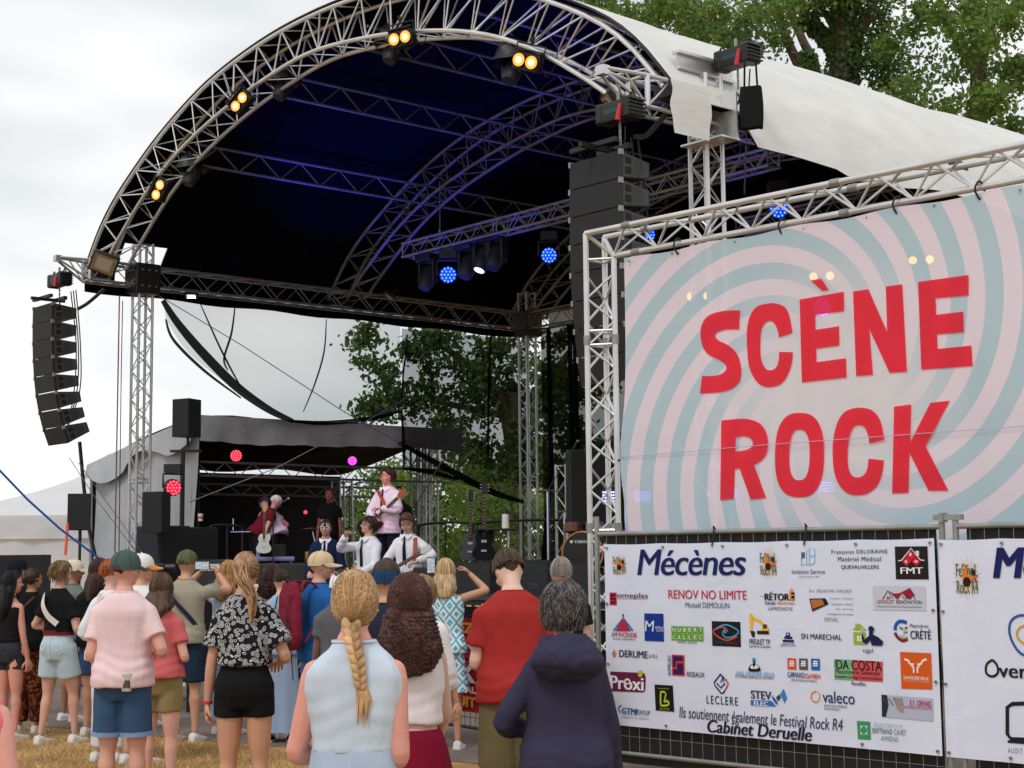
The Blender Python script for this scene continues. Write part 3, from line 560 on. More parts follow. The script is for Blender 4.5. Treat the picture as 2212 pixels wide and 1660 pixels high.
# ---------------- side tent (small grey stage) ----------------
def side_tent():
    C0=V((-5.63,28.3,0)); o=thing('side_tent','grey tarpaulin tent with dark open front, left of the main stage','side tent',C0); q=lambda a,b,z:DP*a-UU*b+Z*z   # a: along front, b: to the far left
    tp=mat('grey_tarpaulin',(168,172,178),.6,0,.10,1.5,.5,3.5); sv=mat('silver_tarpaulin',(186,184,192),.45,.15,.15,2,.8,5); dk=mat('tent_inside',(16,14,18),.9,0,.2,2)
    W_,D_=6.0,4.3; zf,zb=4.25,3.6
    roofz=lambda b:zf-(zf-zb)*(b/D_)**1.05
    G=[[q(a,b,roofz(b)+.05*math.sin(a*2.3+b)) for b in np.linspace(0,D_,14)] for a in np.linspace(-.05,W_,18)]
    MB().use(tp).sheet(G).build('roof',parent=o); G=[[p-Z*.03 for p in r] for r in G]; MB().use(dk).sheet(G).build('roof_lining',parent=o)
    # left side wall towards the crowd (gable side, faces camera right)
    G=[[q(-.02+.05*math.sin(b*5+z)+(.12 if b<.3 else 0)*(4-z)*-.35,b+.02,z) for b in np.linspace(0.0,D_-.25,40)] for z in np.linspace(0,1,2)]
    G=[[q(-.02+.03*math.sin(b*7)+.02*math.sin(b*3+k),b+.28*(k/9)*(1 if b<.2 else 0),roofz(b)*(1-k/9)) for b in np.linspace(0,D_-.2,44)] for k in range(10)]
    MB().use(tp).sheet(G).build('side_wall',parent=o)
    G=[]
    for k in range(7):
        f=k/6; G.append([q(-.07-.10*f*abs(math.sin(b*2.1+.4))-.03*f,b,roofz(b)+.01-f*(.42+.16*math.sin(b*2.4))) for b in np.linspace(-.02,D_+.12,44)])
    MB().use(tp).sheet(G).build('side_valance',parent=o)
    G=[]
    for k in range(8):
        f=k/7; G.append([q(a,-.06-.05*f*math.sin(a*3+f*2)-.02*math.sin(a*9)*f,roofz(0)+.02-f*(.46+.03*math.sin((a+.4)*.95)-.01*math.sin(a*4)+.008*math.sin(a*11))) for a in np.linspace(-.06,W_,70)])
    MB().use(sv).sheet(G).build('front_valance',parent=o)
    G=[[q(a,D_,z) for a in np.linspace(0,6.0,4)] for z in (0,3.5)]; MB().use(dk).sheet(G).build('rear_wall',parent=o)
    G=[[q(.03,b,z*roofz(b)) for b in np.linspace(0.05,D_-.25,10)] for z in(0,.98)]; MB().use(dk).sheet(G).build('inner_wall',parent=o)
    G=[[q(a,-0.0+b,.0) for a in (0,W_)] for b in (0,D_)]
    mb=MB().use(ALUD)
    for (z,b) in ((3.45,.3),(3.2,.3),(3.15,2.2),(2.95,2.2)): mb.tube([q(.1,b,z),q(W_,b,z)],.025,6)
    lattice(mb,q(.1,.3,0),q(W_,.3,0),Z*3.45,Z*3.2,.3,.01); lattice(mb,q(.1,2.2,0),q(W_,2.2,0),Z*3.15,Z*2.95,.3,.01); mb.build('inner_truss',parent=o)
    MB().use(DECKM).box(q(W_/2,D_/2,.62),(W_,D_-.1,1.2),(DP,-UU,Z)).build('floor',parent=o)
    MB().use(mat('tie_grey',(150,150,150),.6)).tube([q(-.12,D_-.2,3.3),q(-.1,D_-.2,.2)],.03,6).build('tent_pole',parent=o)
side_tent()
truss('truss_tower','slim rear truss leg at the open corner of the side tent, behind the standing guitarist',"truss tower",at(745,1205,32.6)*1.0-Z*1.7,at(738,1040,32.6),UU,.3,.3,ALU,group='thin truss legs behind the band')
for (x,d,y1,lb) in ((904,33,1100,'reddish lit truss leg just right of the standing guitarist'),(930,33.4,1100,'thin truss leg left of the railing, behind the seated guitarist')):
    p=at(x,1205,d); truss('truss_tower',lb,'truss tower',V((p.x,p.y,.9)),V((p.x,p.y,4.0)),UU,.22,.22,ALU,group='thin truss legs behind the band')
p=at(1226,1205,25.5); truss('truss_tower','short truss stand with a grey speaker on top, beside the drum kit','truss tower',V((p.x,p.y,DECK)),V((p.x,p.y,3.15)),UU,.24,.24,ALU,group='thin truss legs behind the band')
# ---------------- white tents ----------------
def marquee(x0,x1,d,zpk,zeave,label,pk,ze2=None):
    c=at((x0+x1)/2,1205,d); c.z=0; w_=(x1-x0)/F_*d; o=thing('white_tent',label,'tent',c,0,'white tents at the far left'); wt=mat('white_tent_cloth',(226,227,231),.7,0,.04,1.2,.35,3,trans=.25)
    G=[]
    for k in range(11):
        f=k/10; z=zpk-(zpk-zeave)*(f**.55); r=w_/2*f; G.append([V((r*max(-1,min(1,1.42*math.cos(a))),r*max(-1,min(1,1.42*math.sin(a))),z)) for a in np.linspace(PI/4,PI/4+2*PI,25)])
    MB().use(wt).sheet(G).build('roof',parent=o)
    h=w_/2
    for nm,z0,z1,e in (('valance',zeave-.55,zeave+.01,.03),('side_wall',0,zeave-.5,-.04)):
        P=[(-h-e,-h-e),(h+e,-h-e),(h+e,h+e),(-h-e,h+e),(-h-e,-h-e)]; row=[]
        for (a,b),(c_,d2) in zip(P,P[1:]):
            for i in range(16): row.append((a+(c_-a)*i/16,b+(d2-b)*i/16))
        row.append(row[0]); G=[[V((x+.03*math.sin(i*1.7+k),y+.03*math.sin(i*2.1+k),z1+(z0-z1)*k/5)) for i,(x,y) in enumerate(row)] for k in range(6)]
        if nm=='side_wall' : MB().use(wt).sheet(G).build(nm,parent=o)
        else: MB().use(wt).sheet(G).build(nm,parent=o)
    mb=MB().use(ALU)
    for sx in(-1,1):
        for sy in(-1,1): mb.tube([(sx*h,sy*h,0),(sx*h,sy*h,zeave)],.03,6)
    mb.build('tent_pole',parent=o)
marquee(-60,520,41,4.45,2.75,'large white marquee at the far left with a long sloping roof',0)
marquee(-420,20,52,4.4,2.9,'white marquee farther back at the left edge',0)
# ---------------- trees ----------------
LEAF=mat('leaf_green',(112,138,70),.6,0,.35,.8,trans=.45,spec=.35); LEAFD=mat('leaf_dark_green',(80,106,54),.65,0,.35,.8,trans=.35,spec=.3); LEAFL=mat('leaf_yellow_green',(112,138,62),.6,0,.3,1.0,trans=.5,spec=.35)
BARK=mat('bark',(86,72,58),.95,0,.3,6,.6,20)
def leaves(name,blobs,d,parent,mt,size=.11,dens=1.0,loc=V((0,0,0)),depth=1.0):
    out=[]
    for (x,y,rx,ry) in blobs:
        c=at(x,y,d); RX=rx/F_*d; RY=ry/F_*d; RD=(RX+RY)*.5*depth; nc=max(3,int(RX*RY*6.5*dens))
        for _ in range(nc):
            v=np.random.normal(size=3); v/=np.linalg.norm(v); r=np.random.uniform(.35,1.0)**.5
            cc=np.array([c.x+v[0]*RX*r,c.y+v[1]*RD*r,c.z+v[2]*RY*r]); rad=np.random.uniform(.28,.62); n=int(135*rad/.45)
            p=np.random.normal(size=(n,3))*rad*np.array([.55,.55,.4])+cc; out.append(p)
    P=np.concatenate(out)-np.array(loc); n=len(P); s=size*.74*np.random.uniform(.55,1.35,n)
    a=np.random.normal(size=(n,3)); a/=np.linalg.norm(a,axis=1)[:,None]; b=np.random.normal(size=(n,3)); b-=a*(a*b).sum(1)[:,None]; b/=np.linalg.norm(b,axis=1)[:,None]
    a*=s[:,None]; b*=(s*.62)[:,None]; Q=np.stack([P-a,P-b,P+a*.9,P+b],1)
    return tri_obj(name,Q.reshape(-1,3),4,mt,parent)
def limb(mb,P,r0,r1): 
    C=catmull(P,6); mb.tube(C,[r0+(r1-r0)*i/(len(C)-1) for i in range(len(C))],8)
def tree(label,blobs,d,trunk,mt,limbs=(),size=.11,dens=1,ivy=(),r=.35,cat='tree',name='tree',light=None):
    base=at(trunk[0],1205,d); base.z=0; o=thing(name,label,cat,base); o['group']='trees behind the stage'
    mb=MB().use(BARK); top=at(trunk[1],trunk[2],d)-base; limb(mb,[V((0,0,0)),V((0,0,top.z*.5))+V((top.x*.3,0,0)),top],r,r*.45)
    for P,r0,r1 in limbs: limb(mb,[at(x,y,d+dd)-base for x,y,dd in P],r0,r1)
    mb.build('trunk',parent=o)
    leaves('crown',blobs,d,o,mt,size,dens,base)
    if light: leaves('crown',light,d-1.2,o,LEAFL,size,dens,base,.6)
    if ivy:
        out=[]
        for P,r0 in ivy:
            C=catmull([at(x,y,d) for x,y in P],14)
            for c in C:
                n=90; v=np.random.normal(size=(n,3)); v/=np.linalg.norm(v,axis=1)[:,None]; out.append(np.array(c)+v*r0*np.random.uniform(.5,1.15,(n,1))-np.array(base))
        P=np.concatenate(out); n=len(P); s=.1*np.random.uniform(.6,1.2,n); a=np.random.normal(size=(n,3)); a/=np.linalg.norm(a,axis=1)[:,None]; b=np.cross(a,np.random.normal(size=(n,3))); b/=np.linalg.norm(b,axis=1)[:,None]
        Q=np.stack([P-a*s[:,None],P-b*s[:,None]*.7,P+a*s[:,None],P+b*s[:,None]*.7],1); tri_obj('ivy',Q.reshape(-1,3),4,LEAFD,o)
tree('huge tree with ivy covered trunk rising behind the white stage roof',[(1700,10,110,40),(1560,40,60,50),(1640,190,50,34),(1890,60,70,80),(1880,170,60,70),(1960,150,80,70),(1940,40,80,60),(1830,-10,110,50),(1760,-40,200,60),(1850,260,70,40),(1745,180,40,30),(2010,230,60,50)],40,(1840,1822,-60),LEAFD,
 [([(1826,210,0),(1822,120,0),(1826,40,0),(1835,-60,0)],.36,.28),([(1828,150,0),(1790,90,0),(1740,40,0),(1700,-20,0)],.17,.08),([(1828,110,0),(1800,60,0),(1765,0,0)],.13,.06),([(1830,120,0),(1850,70,0),(1880,30,0),(1890,-60,0)],.2,.1)],size=.10,dens=1.35,
 ivy=[([(1826,260),(1824,160),(1826,60),(1832,-50)],.42),([(1828,150),(1790,95),(1745,45)],.2)],r=.5,light=[(1800,-20,60,20),(1935,110,36,26),(1985,60,34,24),(1700,20,30,20),(1840,240,50,20),(1560,30,30,20)])
tree('ivy covered double stem tree left of the huge trunk behind the roof',[(1290,-10,70,40),(1370,10,80,55),(1450,30,70,60),(1530,60,60,55),(1560,110,40,50),(1230,-20,40,30),(1480,-20,120,40),(1600,110,40,34),(1420,70,50,30),(1620,10,50,40),(1680,80,26,20)],43,(1735,1755,120),LEAF,
 [([(1760,260,0),(1750,190,0),(1715,120,0),(1690,60,0),(1660,-20,0)],.2,.09),([(1750,230,0),(1762,150,0),(1735,90,0),(1712,30,0),(1700,-50,0)],.17,.08),([(1740,230,0),(1680,170,0),(1620,110,0),(1560,90,0)],.2,.08)],size=.11,dens=1.3,
 ivy=[([(1765,260),(1755,190),(1740,130)],.28)],r=.32,light=[(1430,20,40,25),(1300,0,40,18),(1520,80,30,20),(1610,40,20,20)])
tree('bright leafy tree at the far right above the roof slope',[(2060,40,70,70),(2130,60,70,80),(2190,30,60,70),(2080,150,60,60),(2160,170,50,60),(2110,250,55,34),(2050,260,50,30),(1985,200,34,50),(2030,-20,90,40),(2150,-30,90,40),(2215,170,20,50),(2190,275,26,14)],38,(2120,2110,20),LEAF,
 [([(2115,250,0),(2120,150,0),(2140,60,0),(2170,-30,0)],.16,.06),([(2118,180,0),(2070,100,0),(2040,20,0)],.12,.05)],size=.11,dens=1.15,r=.3,light=[(2050,30,40,35),(2120,100,34,34),(2090,240,44,24),(2170,60,30,30),(2150,200,24,30)])
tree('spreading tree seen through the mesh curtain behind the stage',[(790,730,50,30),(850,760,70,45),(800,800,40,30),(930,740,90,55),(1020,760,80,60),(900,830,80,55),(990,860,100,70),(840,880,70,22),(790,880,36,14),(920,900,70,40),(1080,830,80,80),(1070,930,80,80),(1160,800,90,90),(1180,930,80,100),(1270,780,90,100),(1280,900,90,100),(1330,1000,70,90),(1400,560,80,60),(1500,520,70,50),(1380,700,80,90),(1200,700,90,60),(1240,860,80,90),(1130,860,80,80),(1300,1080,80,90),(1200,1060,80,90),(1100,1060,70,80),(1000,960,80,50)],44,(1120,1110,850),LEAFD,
 [([(1110,1000,0),(1080,860,0),(1000,780,0),(940,740,0)],.2,.06),([(1115,950,0),(1170,850,0),(1230,760,0)],.2,.08),([(1100,900,0),(1000,880,0),(900,860,0)],.12,.04)],size=.13,dens=.85,r=.4)
def bush(label,blobs,d,mt,size=.085,dens=2.1):
    b=at(blobs[0][0],1205,d); b.z=0; o=thing('bush',label,'bush',b,0,'bushes behind the stage'); mb=MB().use(BARK)
    for k in range(5): limb(mb,[V((.1*k-.2,0,0)),V((.3*k-.6,0,1)),V((.4*k-.8,.2,2.2))],.05,.02)
    mb.build('stem',parent=o); leaves('foliage',blobs,d,o,mt,size,dens,b)
bush('bright green bush between the standing guitarist and the railing',[(900,1060,60,60),(960,1120,70,60),(940,1180,80,50),(1000,1060,50,50),(890,1130,50,60)],37,LEAFL)
bush('darker green bush behind the guitar stand',[(1040,1090,50,70),(1060,1180,60,60),(1000,1200,60,50),(1100,1130,60,80),(1180,1130,70,90)],38.5,LEAF)
bush('green bush behind the thin truss leg left of the guitarist',[(790,1070,50,60),(770,1140,50,70),(830,1180,50,60),(840,1060,40,60),(810,1215,60,40)],38,LEAF)
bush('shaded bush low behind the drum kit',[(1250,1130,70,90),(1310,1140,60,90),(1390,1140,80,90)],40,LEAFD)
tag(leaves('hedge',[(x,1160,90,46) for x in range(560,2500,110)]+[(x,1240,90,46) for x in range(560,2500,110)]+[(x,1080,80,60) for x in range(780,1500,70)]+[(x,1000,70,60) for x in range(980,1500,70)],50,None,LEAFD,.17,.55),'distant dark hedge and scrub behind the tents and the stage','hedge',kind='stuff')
# ---------------- banner frame and big banner ----------------
ub=V((.70773,-.70648,0)); nb=V((.70648,.70773,0)); L0=V((.64,13.2,0)); ZT=4.42
def frame():
    o=thing('banner_frame','bright triangular aluminium truss frame holding the big pink banner','banner frame',L0); s=.24; h=.208
    q=lambda a,b,z:ub*a+nb*b+Z*z; ZT2=ZT; Ln=4.75
    def ch(P,nm='chord',r=.0245): MB().use(ALUB).tube(P,r,10).build(nm,parent=o)
    # leg: outer chords at a=0 (b=0,s) and inner chord a=h, b=s/2
    ch([q(0,0,0),q(0,0,ZT2)]); ch([q(0,s,0),q(0,s,ZT2)]); ch([q(h,s/2,0),q(h,s/2,ZT2-h)])
    ch([q(0,0,ZT2),q(Ln,0,ZT2)]); ch([q(0,s,ZT2),q(Ln,s,ZT2)]); ch([q(h,s/2,ZT2-h),q(Ln,s/2,ZT2-h)])
    ch([q(Ln,0,0),q(Ln,0,ZT2)]); ch([q(Ln,s,0),q(Ln,s,ZT2)])
    mb=MB().use(ALUB); O=[V((0,0,0)),q(0,s,0),q(h,s/2,0)]; T=[V((0,0,0)),q(0,s,0),q(h,s/2,0)]
    for a,b in((0,1),(1,2),(2,0)): lattice(mb,V((0,0,0)),Z*(ZT2-h-.15),T[a],T[b],.2,.011,a)
    Tb=[V((0,0,0)),q(0,s,0),q(0,s/2,-h)]; A=q(h,0,ZT2);B=q(Ln,0,ZT2)
    for a,b in((0,1),(1,2),(2,0)): lattice(mb,A,B,Tb[a],Tb[b],.245,.011,a)
    for z in (.3,1.9,3.46,3.58,ZT2-h-.02):
        for a,b in((0,1),(1,2),(2,0)): mb.tube([T[a]+Z*z,T[b]+Z*z],.012,6)
    mb.tube([q(0,0,ZT2),q(h,s/2,ZT2-h)],.018,6).tube([q(0,s,ZT2),q(h,s/2,ZT2-h)],.018,6); mb.build('bracing',parent=o)
    wc=mat('weld_collar',(150,150,152),.5,.6,.2,10)
    for z in (3.5,1.92):
        for t in T: MB().use(wc).tube([t+Z*z-Z*.04,t+Z*(z+.04)],.031,10).build('coupler',parent=o)
    for a in (.46,2.5):
        for t in Tb: MB().use(wc).tube([q(a-.04,0,ZT2)+t,q(a+.04,0,ZT2)+t],.031,10).build('coupler',parent=o)
frame()
BPl=Plane(L0+nb*.12+ub*.208,ub)
def banner_mat():
    m=bpy.data.materials.new('pink_spiral_banner'); m.use_nodes=True; nt=m.node_tree; b=nt.nodes['Principled BSDF']; b.inputs['Roughness'].default_value=.55; b.inputs['Specular IOR Level'].default_value=.3
    N_=nt.nodes.new; L=nt.links.new
    def M(op,a,b_=None,c=None):
        n=N_('ShaderNodeMath'); n.operation=op
        for i,q in enumerate((a,b_,c)):
            if q is None: continue
            if isinstance(q,(int,float)): n.inputs[i].default_value=q
            else: L(q,n.inputs[i])
        return n.outputs[0]
    tc=N_('ShaderNodeTexCoord'); sp=N_('ShaderNodeSeparateXYZ'); L(tc.outputs['Object'],sp.inputs[0])
    dx=M('SUBTRACT',sp.outputs[0],2.128); dz=M('SUBTRACT',sp.outputs[2],2.8406); r=M('SQRT',M('ADD',M('MULTIPLY',dx,dx),M('MULTIPLY',dz,dz))); th=M('ARCTAN2',dz,dx)
    ph=M('ADD',M('MULTIPLY',th,15/(2*PI)),M('ADD',M('MULTIPLY',r,-3.2927),15.146+30)); fr_=M('FRACT',ph)
    # soft square wave
    e=M('MULTIPLY',M('ABSOLUTE',M('SUBTRACT',fr_,.5)),1.0); 
    tri=M('SUBTRACT',.25,M('ABSOLUTE',M('SUBTRACT',fr_,.25)))   # >0 in [0,.5]
    sh=M('MULTIPLY',tri,60); cl=N_('ShaderNodeClamp'); L(M('ADD',sh,.5),cl.inputs[0])
    fade=N_('ShaderNodeMapRange'); fade.inputs[1].default_value=.45; fade.inputs[2].default_value=1.15; L(r,fade.inputs[0])
    f2=M('MULTIPLY',cl.outputs[0],fade.outputs[0])
    c1=N_('ShaderNodeMix'); c1.data_type='RGBA'; c1.inputs[6].default_value=lin((238,233,238))+(1,); c1.inputs[7].default_value=lin((244,230,241))+(1,); L(fade.outputs[0],c1.inputs[0])
    mx=N_('ShaderNodeMix'); mx.data_type='RGBA'; L(f2,mx.inputs[0]); L(c1.outputs[2],mx.inputs[6]); mx.inputs[7].default_value=lin((193,216,227))+(1,)
    L(mx.outputs[2],b.inputs['Base Color'])
    tr=N_('ShaderNodeBsdfTranslucent'); L(mx.outputs[2],tr.inputs[0]); m1=N_('ShaderNodeMixShader'); m1.inputs[0].default_value=.33; L(b.outputs[0],m1.inputs[1]); L(tr.outputs[0],m1.inputs[2])
    tp=N_('ShaderNodeBsdfTransparent'); m2=N_('ShaderNodeMixShader'); m2.inputs[0].default_value=.07; L(m1.outputs[0],m2.inputs[1]); L(tp.outputs[0],m2.inputs[2]); L(m2.outputs[0],nt.nodes['Material Output'].inputs[0]); return m
BA=math.atan2(ub.y,ub.x)
banner=thing('big_banner','big translucent pink and grey blue spiral banner hanging from the truss frame','banner',BPl.P,BA)
G=[]
for k in range(30):
    z=4.165-(4.165-1.15)*k/29; row=[]
    for i in range(44):
        a=.13+4.3*i/43; edge=-.045*math.exp(-((z-2.5)/.35)**2)*math.exp(-((a-.13)/.12)**2)*1.4
        row.append(V((a+edge,.015*math.sin(a*1.3+z*2)-.03+.01*math.exp(-((z-2.5)/.06)**2),z+.01*math.sin(a*7.5)*(1 if k==0 else 0))))
    G.append(row)
MB().use(banner_mat()).sheet(G).build('cloth',parent=banner)
BLUEL=mat('blue_tie_line',(176,182,214),.7,0,0)
MB().use(BLUEL).tube([(.09,-.05,2.5),(1.5,-.045,2.52),(4.4,-.045,2.53)],.0025,5).build('tie_line',parent=banner)
RED=mat('banner_red',(246,36,62),.5,0,.03,2,alpha=.93,trans=.3,spec=.3)
z1=lambda x,y:(2450+x*.4819,700+y*.4819); z2=lambda x,y:(2450+x*.4819,1350+y*.4819); z3=lambda x,y:(3284+x*.4819,700+y*.4819); z4=lambda x,y:(3284+x*.4819,1350+y*.4819); z6=lambda x,y:(2284+.9636*x,600+.9636*y)
def outline(pts,f):
    """corner points carry a third item; spans between corners are smoothed"""
    idx=[i for i,p in enumerate(pts) if len(p)>2]; P=[BPl.uv(*[q/1.8463 for q in f(p[0],p[1])]) for p in pts]
    if not idx: return [(p.x,p.y) for p in catmull([V((a,b,0)) for a,b in P],5,True)]
    o=[]; n=len(P)
    for a,b in zip(idx,idx[1:]+[idx[0]+n]):
        seg=[V((*P[i%n],0)) for i in range(a,b+1)]
        if len(seg)==2: o.append((seg[0].x,seg[0].y))
        else: o+=[(p.x,p.y) for p in catmull(seg,5)[:-1]]
    return o
c='c'
def sup(cx0,cx1,cy0,cy1,e=2.6,n=40):
    return [(( cx0+cx1)/2+(cx1-cx0)/2*math.copysign(abs(math.cos(t))**(2/e),math.cos(t)),(cy0+cy1)/2+(cy1-cy0)/2*math.copysign(abs(math.sin(t))**(2/e),math.sin(t))) for t in np.linspace(0,2*PI,n,endpoint=False)]
def corners(p): return [(x,y,c) for x,y in p]
LET=[
 [outline([(1060,1120,c),(1050,1278,c),(940,1280),(870,1300),(848,1330),(880,1370),(960,1410),(1030,1480),(1062,1580),(1060,1680),(1030,1735),(960,1780),(860,1800),(724,1808,c),(742,1662,c),(840,1660),(910,1640),(942,1600),(925,1560),(870,1525),(800,1490),(750,1430),(728,1340),(735,1250),(775,1180),(850,1140),(950,1122)],z1)],
 [outline([(1495,1308,c),(1380,1345,c),(1372,1290),(1345,1230),(1310,1208),(1270,1225),(1240,1270),(1228,1340),(1225,1450),(1232,1530),(1262,1595),(1300,1615),(1345,1600),(1372,1550),(1382,1463,c),(1497,1466,c),(1480,1580),(1430,1690),(1370,1740),(1290,1754),(1220,1735),(1160,1660),(1125,1560),(1113,1400),(1115,1280),(1140,1170),(1200,1090),(1290,1065),(1370,1066),(1440,1100),(1475,1180)],z1)],
 [outline(corners([(952,620),(1137,588),(1137,668),(1016,684),(1017,745),(1115,730),(1115,810),(1018,823),(1019,878),(1142,862),(1143,942),(956,962)]),z6)],
 [outline(corners([(999,542),(1045,535),(1075,582),(1047,585)]),z6)],
 [outline(corners([(275,967),(403,949),(555,1298),(548,926),(685,908),(716,1630),(570,1638),(408,1280),(431,1655),(290,1665)]),z3)],
 [outline(corners([(815,889),(1232,831),(1233,1000),(960,1025),(965,1160),(1190,1133),(1193,1304),(970,1322),(975,1441),(1255,1413),(1264,1583),(835,1613)]),z3)],
 [outline([(903,682,c),(1000,671),(1100,667),(1180,685),(1240,725),(1280,800),(1288,880),(1275,960),(1235,1015),(1178,1050,c),(1281,1322,c),(1155,1336,c),(1060,1080,c),(1022,1082,c),(1018,1330,c),(906,1341,c)],z2),outline([(1023,822,c),(1080,812),(1130,822),(1160,850),(1160,890),(1130,918),(1080,932),(1023,938,c)],z2)],
 [[BPl.uv(*[q/1.8463 for q in z6(x,y)]) for x,y in sup(846,1048,1087,1437)],[BPl.uv(*[q/1.8463 for q in z6(x,y)]) for x,y in sup(905,988,1157,1366)]],
 [outline([(520,840,c),(393,873,c),(385,810),(360,745),(320,723),(275,730),(240,780),(220,870),(215,980),(222,1070),(250,1135),(295,1152),(345,1135),(375,1085),(387,996,c),(515,1010,c),(500,1120),(460,1220),(390,1280),(310,1300),(220,1285),(150,1220),(105,1110),(90,960),(95,840),(125,710),(180,620),(260,582),(350,577),(430,605),(490,690)],z4)],
 [outline(corners([(603,567),(747,549),(735,858),(908,535),(1071,519),(862,893),(1049,1262),(883,1262),(728,952),(718,1280),(582,1285)]),z4)]]
for lp in LET:
    MB().use(RED).poly(lp,lambda x,z,t:V((x,.015*math.sin(x*1.3+z*2)-.038,z))).build('letter',parent=banner,smooth=False)
mb=MB().use(CAB)
for a in (.72,1.75,2.75,3.4): mb.tube(catmull([V((a,-.035,4.12)),V((a-.02,-.06,4.19)),V((a,-.03,4.25)),V((a+.01,.03,4.2)),V((a,-.03,4.12))],4),.008,5)
mb.tube([(-.02,0,2.46),(.1,-.03,2.5)],.008,5); mb.build('tie_loop',parent=banner)
mb=MB().use(mat('eyelet_steel',(150,150,150),.3,.9,0))
for a in (.2,.66,1.3,1.95,2.5,3.05,3.7): mb.tube([(a,-.045,4.135),(a,-.03,4.135)],.009,8)
mb.build('eyelet',parent=banner)
# ---------------- fence panels with sponsor banners ----------------
FP=L0-nb*0+V((0,0,0)); FP=at(1290,1205,12.6); FP.z=0; FPl=Plane(FP,ub)
GALV=mat('galvanised_steel',(150,156,152),.45,.6,.15,5)
def fence(a0,a1,label):
    o=thing('mesh_fence',label,'fence',FPl.w(a0,0),BA,'steel fence panels with sponsor banners'); L_=a1-a0; z0,z1_=.17,1.86
    for x,z in((0,2.0 if a0<1 else 1.93),(L_,1.93)): MB().use(GALV).tube([(x,0,.0),(x,0,z)],.021,10).build('post',parent=o)
    for z,q in((z1_,.019),(z0,.017)): MB().use(GALV).tube([(0,0,z),(L_,0,z)],q,10).build('rail',parent=o)
    mb=MB().use(GALV)
    k=int(L_/.1)
    for i in range(1,k): mb.tube([(L_*i/k,0,z0),(L_*i/k,0,z1_)],.0022,4,cap=False)
    for z in (.3,.6,.85,1.1,1.35,1.6,1.72): mb.tube([(0,.004,z),(L_,.004,z)],.0022,4,cap=False)
    mb.build('wire_mesh',parent=o)
    bk=mat('black_privacy_sheet',(17,19,19),.6,0,.3,4,.4,12); G=[[V((.06+(L_-.12)*i/40,.03+.006*math.sin(i*1.1+k*.7),1.852-1.76*k/10+(.008*math.sin(i*2.3) if k==0 else 0))) for i in range(41)] for k in range(11)]
    MB().use(bk).sheet(G).build('privacy_sheet',parent=o)
    fm=mat('concrete_foot',(96,94,90),.95,0,.2,10)
    if a0<1: pass
    MB().use(fm).box((L_,0,.06),(.6,.22,.12),bev=.02).build('foot_block',parent=o)
    return o
fence(0,3.06,'steel fence panel carrying the full sponsor banner')
fence(3.16,5.9,'steel fence panel at the right edge carrying the second sponsor banner')
o=tag(MB().use(GALV).box((0,0,0),(.2,.05,.035)).box((-.04,0,0),(.03,.07,.06)).build('fence_clamp'),'small steel clamp joining two fence panels at the top','clamp'); o.location=FPl.w(3.11,1.92); o.rotation_euler=(0,0,BA)
